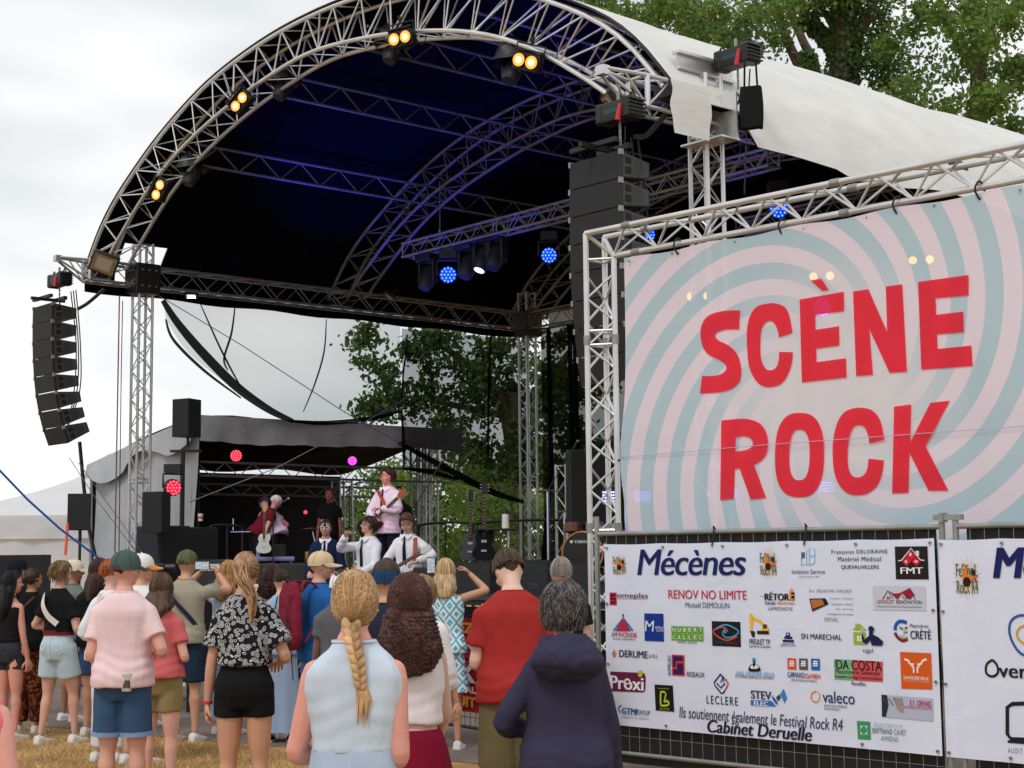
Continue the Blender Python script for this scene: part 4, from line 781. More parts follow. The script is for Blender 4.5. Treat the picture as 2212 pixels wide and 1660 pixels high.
# logo drawing ------------------------------------------------
B2=lambda x,y:(1272.8+.2284*x,1110.3+.2284*y); B3=lambda x,y:(1706.1+.2287*x,1110.3+.2287*y); B4=lambda x,y:(1299.9+.2057*x,1354+.2057*y); B5=lambda x,y:(1679+.2409*x,1354+.2409*y)
inkc={}
def ink(rgb):
    rgb=tuple(rgb)
    if rgb not in inkc: inkc[rgb]=mat('ink_%d_%d_%d'%rgb,rgb,.6,0,0,spec=.2)
    return inkc[rgb]
class Logo:
    def __init__(s,pl,origin_u,loc,parent,f,name='logo'): s.pl=pl;s.o=origin_u;s.parent=parent;s.f=f;s.mb=MB();s.name=name;s.z=0
    def uv(s,x,y): a,z=s.pl.uv(*s.f(x,y)); return a-s.o,z
    def P(s,a,z,l): return V((a,-.034-.0015*l,z))
    def poly(s,loops,rgb,l=0,smooth=False):
        LL=[]
        for lp in loops:
            q=[s.uv(*p[:2]) for p in lp]
            if smooth: q=[(p.x,p.y) for p in catmull([V((a,b,0)) for a,b in q],5,True)]
            LL.append(q)
        s.mb.use(ink(rgb)).poly(LL,lambda x,z,t:s.P(x,z,l)); return s
    def rect(s,x0,y0,x1,y1,rgb,l=0): 
        (a0,_),(a1,_)=s.uv(x0,(y0+y1)/2),s.uv(x1,(y0+y1)/2); xm=(x0+x1)/2; zt=s.uv(xm,y0)[1]; zb=s.uv(xm,y1)[1]
        s.mb.use(ink(rgb)).add([s.P(a0,zb,l),s.P(a1,zb,l),s.P(a1,zt,l),s.P(a0,zt,l)],[(0,1,2,3)]); return s
    def text(s,t,x0,y0,x1,y1,rgb,bold=0,shear=0,l=1,space=1,rot=False):
        vs,fs,_,_=glyphs(t,0,shear,space); (a0,_),(a1,_)=s.uv(x0,(y0+y1)/2),s.uv(x1,(y0+y1)/2); xm=(x0+x1)/2; zt=s.uv(xm,y0)[1]; zb=s.uv(xm,y1)[1]; s.mb.use(ink(rgb)); H=(zt-zb)*(.5 if rot else 1)
        for k,dx in enumerate((0,) if bold<=0 else (-1,1) if bold<.02 else (-1,-.33,.33,1)):
            d=dx*min(bold,.05)*1.1*H; e=l+k*.15
            if rot: s.mb.add([s.P(a0+(a1-a0)*(1-v)+d,zb+(zt-zb)*u,e) for u,v in vs],fs)
            else: s.mb.add([s.P(a0+(a1-a0)*u+d,zb+(zt-zb)*v,e) for u,v in vs],fs)
        return s
    def stroke(s,pts,w,rgb,l=1,closed=False,smooth=True):
        q=[V((*s.uv(*p),0)) for p in pts]; q=catmull(q,5,closed) if smooth else q
        if closed: q=q+[q[0]]
        vs=[];w_=abs(s.uv(w,0)[0]-s.uv(0,0)[0])/2
        for i,p in enumerate(q):
            d=(q[min(i+1,len(q)-1)]-q[max(0,i-1)]); d=d.normalized() if d.length>0 else V((1,0,0)); n=V((-d.y,d.x,0))*w_; vs+=[s.P(*(p+n)[:2],l),s.P(*(p-n)[:2],l)]
        s.mb.use(ink(rgb)).add(vs,[(2*i,2*i+1,2*i+3,2*i+2) for i in range(len(q)-1)]); return s
    def disc(s,x,y,rx,ry,rgb,l=1,n=20): return s.poly([[(x+rx*math.cos(t),y+ry*math.sin(t)) for t in np.linspace(0,2*PI,n,endpoint=False)]],rgb,l)
    def done(s,nm=None): return s.mb.build(nm or s.name,parent=s.parent,smooth=False)
NAVY=(22,30,92);BK=(24,24,30);RD=(196,30,48)
def spons(a0,a1,label,corn):
    o=thing('sponsor_banner',label,'sponsor banner',FPl.w(a0,0),BA,'white sponsor banners on the fence'); wm=mat('white_banner_cloth',(226,233,255),.6,0,.03,3,.6,2.2,trans=.1)
    L_=a1-a0; G=[]
    (zt0,zt1,zb0,zb1)=corn
    for k in range(16):
        row=[]
        for i in range(50):
            f=i/49; zt=zt0+(zt1-zt0)*f; zb=zb0+(zb1-zb0)*f; row.append(V((L_*f,-.03+.002*math.sin(i*.9)*(1 if k in(0,15) else 0),zt+(zb-zt)*k/15-(.006*abs(math.sin(f*PI*5)) if k==0 else 0))))
        G.append(row)
    MB().use(wm).sheet(G).build('cloth',parent=o)
    mb=MB().use(mat('eyelet_steel',(150,150,150),.3,.9,0))
    for i in range(6):
        f=(i+.05)/5.1
        for z in (zt0+(zt1-zt0)*f-.03,zb0+(zb1-zb0)*f+.03): mb.tube([(L_*f,-.045,z),(L_*f,-.03,z)],.010,8)
    for k in range(1,3):
        for f in(.008,.992): mb.tube([(L_*f,-.045,zt0+(zb0-zt0)*k/3),(L_*f,-.03,zt0+(zb0-zt0)*k/3)],.010,8)
    mb.build('eyelet',parent=o)
    mb=MB().use(CAB)
    for f in (.37,.65): mb.tube([(L_*f,-.045,zt0-.03),(L_*f+.01,-.03,zt0+.06),(L_*f,-.02,1.9),(L_*f-.01,.02,1.88)],.006,5)
    mb.build('cable_tie',parent=o); return o
u0=FPl.uv(1313,1300)[0]; u1=FPl.uv(2028,1300)[0]
zc=(FPl.uv(1313,1176)[1],FPl.uv(2022,1163)[1],FPl.uv(1340,1566)[1],FPl.uv(2030,1632)[1])
SB=spons(u0,u1,'white sponsor banner headed by a large dark blue title, on the left fence panel',zc)
u2=FPl.uv(2037,1300)[0]; zc2=(FPl.uv(2045,1166)[1],FPl.uv(2212,1162)[1],FPl.uv(2045,1634)[1],FPl.uv(2212,1655)[1])
SB2=spons(u2,u2+2.2,'second white sponsor banner, cut off by the right edge, with a big blue ring logo',(zc2[0],zc2[0]+.01,zc2[2],zc2[2]))
def LG(f,par=SB,o=u0): return Logo(FPl,o,None,par,f)
def fest(f,x,y,k,par=SB,o=u0):
    g=LG(f,par,o)
    for i in range(28):
        t=2*PI*i/28; r0,r1=.45,1.0 if i%2 else .85
        g.stroke([(x+52*k*r0*math.cos(t),y+78*k*r0*math.sin(t)),(x+100*k*r1*math.cos(t),y+150*k*r1*math.sin(t))],2.2*k,(226,190,140),0,smooth=False)
    g.text('FeStivaL',x-72*k,y-95*k,x+72*k,y-5*k,(92,104,50),.01,l=1); g.text('RocK R4',x-66*k,y+18*k,x+76*k,y+108*k,(92,104,50),.01,l=1)
    g.poly([[(x-30*k,y-10*k),(x-18*k,y-50*k),(x-8*k,y-78*k),(x+2*k,y-60*k),(x+8*k,y-20*k),(x+30*k,y-10*k),(x+36*k,y-40*k),(x+58*k,y-44*k),(x+50*k,y-10*k),(x+34*k,y+20*k),(x+14*k,y+20*k),(x-16*k,y+12*k)]],(226,120,40),2,True)
    g.disc(x+2*k,y+30*k,26*k,34*k,(40,22,22),3).poly([[(x-12*k,y-78*k),(x-4*k,y-92*k),(x+2*k,y-76*k),(x+1*k,y-58*k)]],(200,40,40),3).poly([[(x+36*k,y-50*k),(x+62*k,y-46*k),(x+50*k,y-14*k),(x+34*k,y-20*k)]],(34,40,34),3,True)
    g.poly([[(x-6*k,y+60*k),(x+6*k,y+60*k),(x+10*k,y+92*k),(x-4*k,y+92*k)]],(232,178,60),3).disc(x+58*k,y+8*k,9*k,9*k,(200,36,56),3).disc(x+62*k,y+24*k,8*k,8*k,(200,36,56),3); g.done('logo')
fest(B2,310,482,.82); fest(B2,1718,468,1.05); fest(B3,1696,602,1.4,SB2,u2)
LG(B2).text('Mécènes',484,332,1506,582,NAVY,.022,.18,1,.93).done('lettering')
LG(B2).rect(220,744,286,862,RD,0).stroke([(272,768),(236,768),(236,802),(270,802),(270,838),(232,838)],14,BK,1,smooth=False).text('omeplas',292,748,582,806,BK,.01).rect(292,800,582,804,RD,1).done()
LG(B2).text('RENOV NO LIMITE',776,722,1516,806,RD,.012).text('Mickaël DEMOULIN',936,838,1352,890,(70,80,100),0).done()
LG(B2).text('RÉTOR',1688,736,1916,818,BK,.05).rect(1924,742,1968,818,BK,0).text('É',1926,704,1962,812,(230,140,50),.06,l=2).rect(1642,776,1690,780,(90,120,190),0).text('Gérald',1688,826,1784,858,NAVY,.03).text('électricien',1806,826,1968,856,(228,120,40),.03).text('LAFRESNOYE',1720,880,1950,914,BK,0,space=1.15).done()
g=LG(B2)
for dx,cc in((-1,(60,90,160)),(1,(60,90,160))):
    for q,w in((94,10),(80,8),(68,8)): g.stroke([(348+dx*4,990),(348+dx*q,1106)],w,(60,90,160) if q!=80 else (120,170,220),0,smooth=False)
g.poly([[(348,994),(412,1108),(284,1108)]],(190,36,60),1).text('AM INCENDIE',238,1120,476,1164,(176,34,60),.02).text('artisan sprinklers',252,1172,462,1196,BK,.005).stroke([(348,938),(348,992)],4,BK,1,smooth=False).disc(348,962,8,12,BK,1).done()
LG(B2).rect(549,942,731,1203,(20,52,142),0).text('M',554,1010,642,1110,(225,230,240),-.01,.1).text('ARTELLE',650,1064,730,1090,(225,230,240),0).text('Librairie',664,1094,730,1112,(225,230,240),0).done()
g=LG(B2).rect(806,1064,1106,1200,(92,158,60),0)
for i in range(7): g.rect(804+50*i,1064,807+50*i,1200,(190,205,90),1)
g.rect(806,1131,1106,1134,(190,205,90),1)
for i,ch_ in enumerate('HUBERT'): g.text(ch_,819+50.5*i,1077,843+50.5*i,1115,(235,240,235),.03,l=2)
for i,ch_ in enumerate('CALLEC'): g.text(ch_,819+50.5*i,1147,843+50.5*i,1185,(235,240,235),.03,l=2)
g.text('BATIMENT - GENIE CIVIL',866,1206,1048,1226,BK,0).done()
g=LG(B2).rect(1188,1017,1458,1252,(26,26,30),0).stroke([(1216,1090),(1300,1050),(1370,1062),(1440,1114),(1390,1160),(1320,1168),(1290,1130),(1312,1088)],9,(70,160,215),1).stroke([(1428,1160),(1340,1194),(1260,1170),(1200,1112),(1250,1080),(1300,1072),(1340,1110)],9,(215,80,50),1)
g.rect(1306,1104,1326,1128,(70,150,200),2).text('EXPERTIS',1220,1202,1344,1230,(40,80,110),.01,l=2).text('IMMO',1350,1210,1426,1236,(140,30,40),.01,l=2).done()
g=LG(B2).poly([[(1542,944),(1560,944),(1590,978),(1660,1010),(1700,1060),(1728,1080),(1728,1104),(1650,1104),(1664,1070),(1640,1030),(1580,1000),(1570,1104),(1550,1110)]],(232,184,50),0).rect(1614,1106,1726,1138,(40,36,34),0).rect(1670,1044,1708,1082,(60,66,70),1).poly([[(1548,1104),(1596,1112),(1590,1170),(1566,1160)]],(40,36,34),1)
g.text('FREULET TP',1544,1184,1736,1234,BK,.015).text('Lignières-Chatelain',1542,1238,1742,1272,BK,0).done()
g=LG(B2).rect(1856,1190,1962,1212,NAVY,0).rect(1870,1160,1946,1182,NAVY,0).poly([[(1888,1122),(1922,1122),(1928,1160),(1882,1160)]],NAVY,0).rect(1896,1132,1914,1146,(200,210,230),1)
for i in range(13): g.stroke([(1862+7.5*i,1218),(1832+12.5*i,1254)],3,(130,140,170),0,smooth=False)
g.done()
LG(B3).text('SN MARECHAL',134,1134,516,1186,(36,36,52),.02).done()
LG(B2).stroke([(242,1328),(262,1282),(286,1326)],4,BK,0,smooth=False).poly([[(264,1296),(276,1330),(268,1352),(254,1350),(252,1326)]],(220,110,40),1,True).text('DERUME',313,1292,580,1358,BK,.03).text('& FILS',592,1326,670,1362,(70,74,84),0).done()
LG(B4).poly([[(120,468),(440,482),(476,486),(490,520),(486,660),(470,686),(430,686),(120,674)]],(104,24,66),0).text('Proxi',126,520,468,660,(235,230,240),.05,0,2).disc(437,490,26,38,(176,190,40),2).disc(302,574,32,34,(235,230,240),3).rect(288,562,320,588,(104,24,66),4).disc(294,604,5,5,(104,24,66),4).disc(312,604,5,5,(104,24,66),4).done()
g=LG(B4).rect(766,294,900,514,(214,54,50),0).rect(778,308,886,500,(44,28,92),1).stroke([(888,372),(816,372),(816,434),(776,434)],18,(214,54,50),2,smooth=False).text('SOPELEC',724,298,756,508,(40,34,80),.01,l=1,rot=True).text('RESEAUX',924,474,1110,528,(40,34,80),.01); g.done()
g=LG(B4).disc(1628,348,19,26,(60,150,210),0).disc(1630,372,12,14,(40,36,40),1).poly([[(1606,390),(1650,390),(1692,430),(1690,466),(1580,466),(1576,426)]],(30,30,36),1,True).poly([[(1612,392),(1628,430),(1652,392),(1684,426),(1660,440),(1600,440),(1590,424)]],(225,228,238),2).text('SARL SAGNIER RÉGIS',1436,462,1842,512,(90,165,215),.005).text('ENTREPRISE GENERALE DU BÂTIMENT',1434,506,1838,544,(60,60,90),0); g.done()
LG(B4).poly([[(583,605),(776,616),(790,892),(596,876)]],(20,20,18),0).stroke([(700,690),(662,680),(650,700),(650,810),(670,826),(720,822),(736,800),(716,776),(690,790)],14,(186,200,60),1).stroke([(706,700),(686,790)],12,(186,200,60),1,smooth=False).text('Impression 3D',622,640,738,656,(186,200,60),0).text('brick3d',642,846,738,874,(150,165,60),0).done()
g=LG(B4).stroke([(1316,540),(1276,496),(1208,586),(1216,612),(1284,698),(1310,690),(1326,660)],12,(30,44,100),0,smooth=False).stroke([(1330,545),(1358,600),(1330,656)],12,(200,40,56),0,smooth=False).stroke([(1276,496),(1320,560),(1276,580),(1300,540)],11,(30,44,100),1,smooth=False).stroke([(1240,590),(1280,640),(1326,590)],11,(30,44,100),1,smooth=False)
g.text('LECLERE',1132,728,1458,816,(34,44,84),.012,space=1.3).done()
g=LG(B4).text('STEV',1598,672,1808,758,(60,66,80),.05).poly([[(1592,768),(1810,776),(1862,836),(1596,824)]],(50,110,190),0).text('ELEC',1632,782,1778,828,(235,238,245),.04,l=2).poly([[(1814,712),(1868,776),(1880,820),(1850,800),(1820,750)]],(40,90,180),1).poly([[(1904,706),(1940,648),(1976,742),(1950,802)]],(50,130,200),1).poly([[(1860,740),(1900,706),(1912,736),(1884,780)]],(60,64,76),2); g.done()
g=LG(B4).text('GTMI',244,852,406,918,(20,80,140),.06,.2).text('GROUP',404,874,536,920,(90,96,110),.02).stroke([(236,820),(206,850),(214,880),(226,902)],10,(30,110,180),1).rect(250,928,520,931,(150,156,170),0).text('intégrateur de solutions',240,944,522,970,(80,80,100),0); g.done()
g=LG(B3).stroke([(137,490),(137,362)],4,NAVY,0,smooth=False).rect(137,364,168,372,(40,44,90),0).rect(137,376,168,384,(40,44,90),0).rect(137,388,168,396,(40,44,90),0).rect(137,400,168,408,(40,44,90),0).rect(137,412,168,418,(40,44,90),0)
g.stroke([(140,488),(186,476),(186,346),(214,352)],4,(60,110,180),1,smooth=False).stroke([(186,484),(212,474),(212,322),(264,334),(262,462),(212,488)],6,(90,180,225),1,smooth=False).stroke([(212,404),(262,396)],6,(90,180,225),1,smooth=False).text('Isolation Service',48,526,358,566,(40,44,96),.004,space=1.05).text('Menuisiers depuis 1986',110,586,300,604,(60,60,80),0,.2); g.done()
LG(B3).text('Françoise DELORAINE',420,338,948,384,(44,48,64),.01,space=1.15).text('Matériel Médical',480,404,886,448,(44,48,64),.012,space=1.15).text('QUEVAUVILLERS',512,484,866,526,(24,24,34),.015).done()
g=LG(B3).rect(1022,308,1331,618,(30,28,30),0).stroke([(1050,444),(1082,440),(1172,326),(1262,436),(1298,440)],8,(225,225,230),2,smooth=False).rect(1214,350,1246,398,(215,215,220),1).poly([[(1170,342),(1218,396),(1170,446),(1120,394)]],(200,30,48),2).poly([[(1130,404),(1176,450),(1130,496),(1086,450)]],(200,30,48),2).poly([[(1216,404),(1262,450),(1226,496),(1176,450)]],(200,30,48),2).disc(1168,384,12,18,(235,190,195),3).disc(1126,452,12,14,(235,190,195),3).rect(1206,440,1236,462,(235,190,195),3)
g.text('FMT',1076,506,1284,566,(232,232,238),.05,l=3).text('TRANSFORMANT',1076,576,1290,598,(90,26,30),0,l=3).done()
g=LG(B3).text('Ent. DELARCHE VINCENT',210,714,610,742,(70,74,88),0,.15,space=1.3).poly([[(208,800),(360,796),(394,852),(238,924)]],(70,50,40),0).poly([[(222,812),(340,806),(350,856),(244,896)]],(180,110,60),1).poly([[(330,800),(362,800),(390,848),(362,858)]],(24,26,28),2)
for t,x,y in(('Charpente - Menuiserie',406,790),('Couverture - Isolation',420,840),('Velux - Ramonage',454,890)): g.text(t,x,y,622,y+22,(110,116,130),0)
g.text('Aménagement de combles',384,936,628,962,(90,96,110),0).text('ORIVAL',352,978,486,1016,(100,106,120),0,space=1.1).done()
g=LG(B3).rect(812,682,1308,910,(196,200,214),0).poly([[(954,726),(1010,752),(1062,748),(1160,698),(1210,770),(1140,808),(1086,750),(1040,810)]],(162,28,52),1).stroke([(904,806),(952,726),(1000,800)],7,(40,40,46),2,smooth=False).stroke([(1044,808),(1076,758),(1112,806)],6,(60,60,66),2,smooth=False).stroke([(1120,806),(1160,704),(1212,810)],6,(60,60,66),2,smooth=False)
for x in(946,962,1150,1166): g.rect(x,782,x+10,806,(40,44,56),2)
g.text('LENGLET',850,812,1012,846,(170,40,66),.01,l=2).text('RENOVATION',1034,816,1272,850,(60,62,72),.01,l=2).text('Maçonnerie/Couverture/Plaquiste/Isolation',850,868,1272,888,(60,62,72),.0,l=2).done()
g=LG(B3).poly([[(614,1094),(644,1072),(644,1032),(658,1032),(658,1052),(682,1034),(748,1100)]],(150,180,40),0).rect(628,1118,744,1234,(150,180,40),0).rect(662,1152,708,1200,(235,238,245),1).rect(683,1152,687,1200,(150,180,40),2).rect(662,1174,708,1178,(150,180,40),2)
g.poly([[(768,1090),(776,1062),(800,1058),(820,1072),(828,1100),(814,1106),(814,1140),(860,1160),(912,1206),(898,1244),(800,1240),(790,1190),(752,1230),(716,1206),(704,1160),(716,1132),(736,1186),(776,1150),(778,1104)]],(24,26,76),3).disc(712,1102,13,25,(225,230,240),4).disc(712,1102,9,20,(150,180,160),5).text('cgpl',716,1268,812,1318,(50,56,70),.0).done()
g=LG(B3).stroke([(1020,1098),(1026,1050),(1066,1014),(1130,1026)],26,(32,84,170),0).stroke([(1018,1120),(1040,1160),(1090,1196),(1138,1180)],24,(110,50,36),0).stroke([(1070,1146),(1110,1172),(1140,1160)],10,(200,140,110),1).stroke([(1104,1150),(1106,1096)],5,(60,130,60),1,smooth=False).poly([[(1060,1066),(1096,1076),(1090,1092),(1070,1086)]],(50,150,60),1,True).poly([[(1112,1070),(1140,1064),(1128,1088),(1112,1086)]],(210,50,50),1,True).poly([[(1110,1116),(1140,1108),(1128,1128)]],(50,150,60),1,True)
g.text('Pépinières',1162,1040,1334,1084,(44,50,64),.004).text('CRÉTÉ',1166,1084,1358,1182,(34,40,56),.02).done()
g=LG(B3)
for x,cc in((4,(214,88,40)),(114,(90,86,96)),(228,(28,104,180))): g.rect(x,1362+x*.02,x+82,1468+x*.03,cc,0).rect(x+22,1386,x+62,1400,(235,235,240),1).rect(x+18,1406,x+64,1420,(235,235,240),1).rect(x+18,1426,x+62,1438,(235,235,240),1)
g.text('GAMARD',6,1494,168,1544,(90,110,140),.03).text('DAMIEN',178,1510,314,1554,(210,90,50),.03).poly([[(44,1490),(66,1500),(60,1530),(40,1520)]],(60,150,210),0).text('RENOVATION & EXTENSION',42,1562,280,1584,(70,66,100),0).done()
g=LG(B3).poly([[(443,1370),(614,1376),(620,1570),(450,1560)]],(122,176,132),0).poly([[(614,1376),(905,1394),(903,1586),(620,1570)]],(206,84,88),0).text('DA COSTA',468,1384,894,1474,BK,.025).text('Maçonnerie Générale',458,1474,874,1524,(34,30,34),.01).text('Ravalement Carrelage Couverture Isolation',452,1528,894,1566,(34,30,34),.01).text('SARL',446,1382,462,1446,BK,0,rot=True).text('Revelles',612,1582,744,1620,(50,52,66),.01); g.done()
g=LG(B3).poly([[(1066,1302),(1360,1314),(1372,1656),(1080,1648)]],(214,90,28),0)
for sgn in(-1,1):
    X=lambda v:1214+sgn*v; g.stroke([(X(106),1372),(X(70),1384),(X(50),1416),(X(16),1420)],15,(236,230,225),1).stroke([(X(40),1434),(X(20),1450),(X(18),1500)],13,(236,230,225),1)
g.text('DANGREVILLE',1104,1534,1338,1564,(236,230,225),.03).text('CONSTRUIT POUR DURER',1104,1570,1340,1586,(230,190,160),0).done()
g=LG(B5).stroke([(374,578),(340,592),(328,630),(346,664),(380,676)],11,(220,130,50),0).stroke([(386,580),(404,610),(400,650),(384,672)],9,(226,150,90),0).text('valeco',432,580,718,686,(36,50,100),.012).text("PRODUCTEUR D'ENERGIES",446,700,650,722,(60,60,110),0).text('RENOUVELABLES',448,726,580,746,(60,60,110),0); g.done()
g=LG(B5).poly([[(960,606),(1420,642),(1425,846),(964,806)]],(176,184,206),0).poly([[(960,606),(1010,612),(1024,700),(1000,806),(964,804)]],(40,44,60),1).poly([[(1060,630),(1150,640),(1160,720),(1090,700)]],(150,140,140),1).poly([[(1090,700),(1160,730),(1156,770),(1100,740)]],(170,140,120),2)
for i in range(9): g.poly([[(975+12*i,640+17*(i%4)),(990+12*i,646+15*(i%4)),(984+11*i,660+16*(i%4))]],(90,84,90),2)
g.text('E I . DEHAIS',1216,660,1404,710,(186,34,66),.03).text("LA MACONNERIE UNE AME DE SAVOIR FAIRE",1158,712,1412,738,(176,60,84),0,.1).done()
g=LG(B5).poly([[(738,842),(858,850),(864,1012),(748,1004)]],(58,150,100),0)
for i in range(4):
    t=PI/4+i*PI/2; x,y=802+34*math.cos(t),924+44*math.sin(t); g.poly([[(x+12*math.cos(t+k*2.1),y+14*math.sin(t+k*2.1)) for k in range(3)]],(230,238,232),1)
g.stroke([(802,880),(838,924),(802,974),(766,924)],3,(200,225,210),1,True,False).text('ELECTRICITE',894,868,1152,904,(170,178,190),0,.2,space=1.2).text('BERTRAND CAVET',880,914,1180,962,(60,120,110),.008,space=1.1).text('AMIENS',954,980,1108,1024,(90,130,140),0,space=1.15); g.done()
LG(B4).text('Ils soutiennent également le Festival Rock R4',848,880,2550,1010,(52,60,100),.004,.18).done('lettering') if False else None
g=Logo(FPl,u0,None,SB,lambda x,y:(x,y)); g.text('Ils soutiennent également le Festival Rock R4',1474,1539,1826,1572,(52,60,100),.004,.18); g.text('Cabinet Deruelle',1535,1563,1759,1591,(26,26,52),.04,.2); g.done('lettering')
g=Logo(FPl,u2,None,SB2,B3); g.text('Mécènes',1952,312,3300,612,NAVY,.05,.2,1,1.0); g.done('lettering')
g=Logo(FPl,u2,None,SB2,B3); g.stroke([(2330,968),(2190,960),(2110,1020),(2100,1130),(2150,1250),(2230,1330),(2400,1360)],18,(52,88,150),0).stroke([(2330,1060),(2220,1060),(2170,1120),(2200,1200),(2330,1260)],16,(206,160,60),0); g.done()
g=Logo(FPl,u2,None,SB2,B3); g.stroke([(1938,1376),(1884,1420),(1880,1500),(1936,1534),(1988,1500),(1982,1430),(1938,1376)],17,(26,28,40),0).text('verland',2000,1418,2600,1556,(26,28,40),.03); g.done()
g=Logo(FPl,u2,None,SB2,B5); g.stroke([(2300,684),(2130,690),(2086,720),(2086,960),(2120,1004),(2300,1010)],26,(28,30,40),0,smooth=False).rect(2090,1026,2400,1050,(28,30,40),0).text('AUDIT ET CONSEIL',2092,1096,2500,1142,(120,126,150),0,space=1.3); g.done()
# ---------------- people ----------------
import time
def remesh(mb,vox,smooth=2,name='m'):
    me=mb.mesh(name); ob=bpy.data.objects.new('tmp',me); COL.objects.link(ob)
    mo=ob.modifiers.new('r','REMESH'); mo.mode='VOXEL'; mo.voxel_size=vox; mo.use_smooth_shade=True
    if smooth: s=ob.modifiers.new('s','SMOOTH'); s.iterations=smooth; s.factor=.5
    dg=bpy.context.evaluated_depsgraph_get(); dg.update(); out=bpy.data.meshes.new_from_object(ob.evaluated_get(dg)); bpy.data.objects.remove(ob); bpy.data.meshes.remove(me); out.name=name; return out
def wrinkle(me,amp,fx=9,fz=5,seed=0,fn=None):
    n=len(me.vertices); co_=np.empty(n*3,dtype=np.float32); me.vertices.foreach_get('co',co_); co_=co_.reshape(-1,3); no=np.empty(n*3,dtype=np.float32); me.vertices.foreach_get('normal',no); no=no.reshape(-1,3)
    d=np.array([NZ.noise(V((x*fx+seed,y*fx,z*fz)))*.8+.9*(.35-abs(NZ.noise(V((x*fx*.9+z*3,y*fx+seed,z*fz*1.1-x*4)))))+.5*NZ.noise(V((x*fx*2.3,y*fx*2.3+seed,z*fz*2.6))) for x,y,z in co_])*amp
    if fn is not None: d+=fn(co_)
    me.vertices.foreach_set('co',(co_+no*d[:,None]).ravel()); me.update()
def spl(T,x): # table interpolation, smooth
    zs=[t[0] for t in T]; return [float(np.interp(x,zs,[t[k] for t in T])) for k in range(1,len(T[0]))]
# torso table per unit height: z, half width, half depth, y offset
TOR={'m':[(.46,.078,.056,0),(.50,.094,.066,0),(.54,.093,.068,-.004),(.60,.082,.062,.002),(.66,.084,.063,.004),(.72,.095,.067,.004),(.76,.100,.066,0),(.785,.097,.060,-.003),(.805,.084,.052,-.005),(.822,.066,.044,-.006),(.838,.045,.036,-.006),(.86,.035,.033,-.003)],
     'f':[(.46,.080,.058,0),(.50,.100,.070,-.002),(.54,.097,.068,-.006),(.60,.074,.054,.002),(.65,.074,.055,.005),(.71,.086,.064,.010),(.75,.088,.060,.006),(.78,.084,.053,-.001),(.80,.073,.046,-.004),(.818,.056,.040,-.006),(.836,.038,.033,-.006),(.86,.031,.031,-.003)]}
HEAD=[(0,.13,.33,.02),(.03,.20,.38,.02),(.10,.27,.42,.12),(.2,.32,.425,.24),(.3,.345,.43,.34),(.4,.36,.425,.41),(.5,.372,.42,.45),(.6,.38,.43,.465),(.7,.378,.43,.455),(.8,.35,.39,.41),(.9,.27,.29,.31),(.965,.16,.17,.19),(1.0,.05,.05,.06)]
def ik(S_,T,l1,l2,pole):
    d=T-S_; D=d.length; D2=min(D,(l1+l2)*.995); d.normalize(); T=S_+d*D2; a=(l1*l1-l2*l2+D2*D2)/(2*D2); h=math.sqrt(max(0,l1*l1-a*a)); p=pole-d*pole.dot(d); p.normalize(); return S_+d*a+p*h,T
class P_: pass
EYEW=mat('eye_white',(225,222,218),.3,0,0); EYED=mat('eye_dark',(40,30,24),.3,0,0); LIP=mat('lips',(160,84,78),.5,0,0)
def skin(tone):
    tone=(int(tone[0]*.97),int(tone[1]*1.0),int(tone[2]*1.02)); return mat('skin_%d_%d_%d'%tone,tone,.5,0,.10,4,.10,60,spec=.4)
def hand(mb,wr,d,pal,h,curl=.5,spread=.0,thumb=1):
    """palm and five fingers; wr wrist, d direction, pal palm normal, h height"""
    d=d.normalized(); pal=(pal-d*pal.dot(d)).normalized(); s=d.cross(pal)*thumb   # s points to the thumb side
    k=h/1.75; rg=[]
    for f,w_,t_ in((0,.024,.018),(.3,.034,.017),(.7,.042,.015),(1,.040,.012)):
        c=wr+d*(.085*k*f); rg.append([c+s*math.cos(a)*w_*k+pal*math.sin(a)*t_*k for a in np.linspace(0,2*PI,10,endpoint=False)])
    mb.rings(rg)
    for i,(o,L1) in enumerate(((.030,.072),(.011,.080),(-.009,.075),(-.028,.058))):
        b=wr+d*.08*k+s*o*k; dd=(d+s*o*spread*12).normalized(); p=[b]; ang=0
        for j,fr_ in enumerate((.46,.30,.24)):
            ang+=curl*(.55+.35*j); v=dd*math.cos(ang)+pal*math.sin(ang); p.append(p[-1]+v*L1*fr_*k)
        mb.tube(p,[.0098*k,.009*k,.008*k,.0062*k],7)
    b=wr+d*.025*k+s*.028*k; v1=(d*.7+s*.8+pal*.25).normalized(); v2=(d*.9+s*.25+pal*(.3+curl*.6)).normalized()
    mb.tube([b-s*.01*k,b+v1*.035*k,b+v1*.035*k+v2*.03*k,b+v1*.035*k+v2*.052*k],[.014*k,.012*k,.0105*k,.007*k],7)
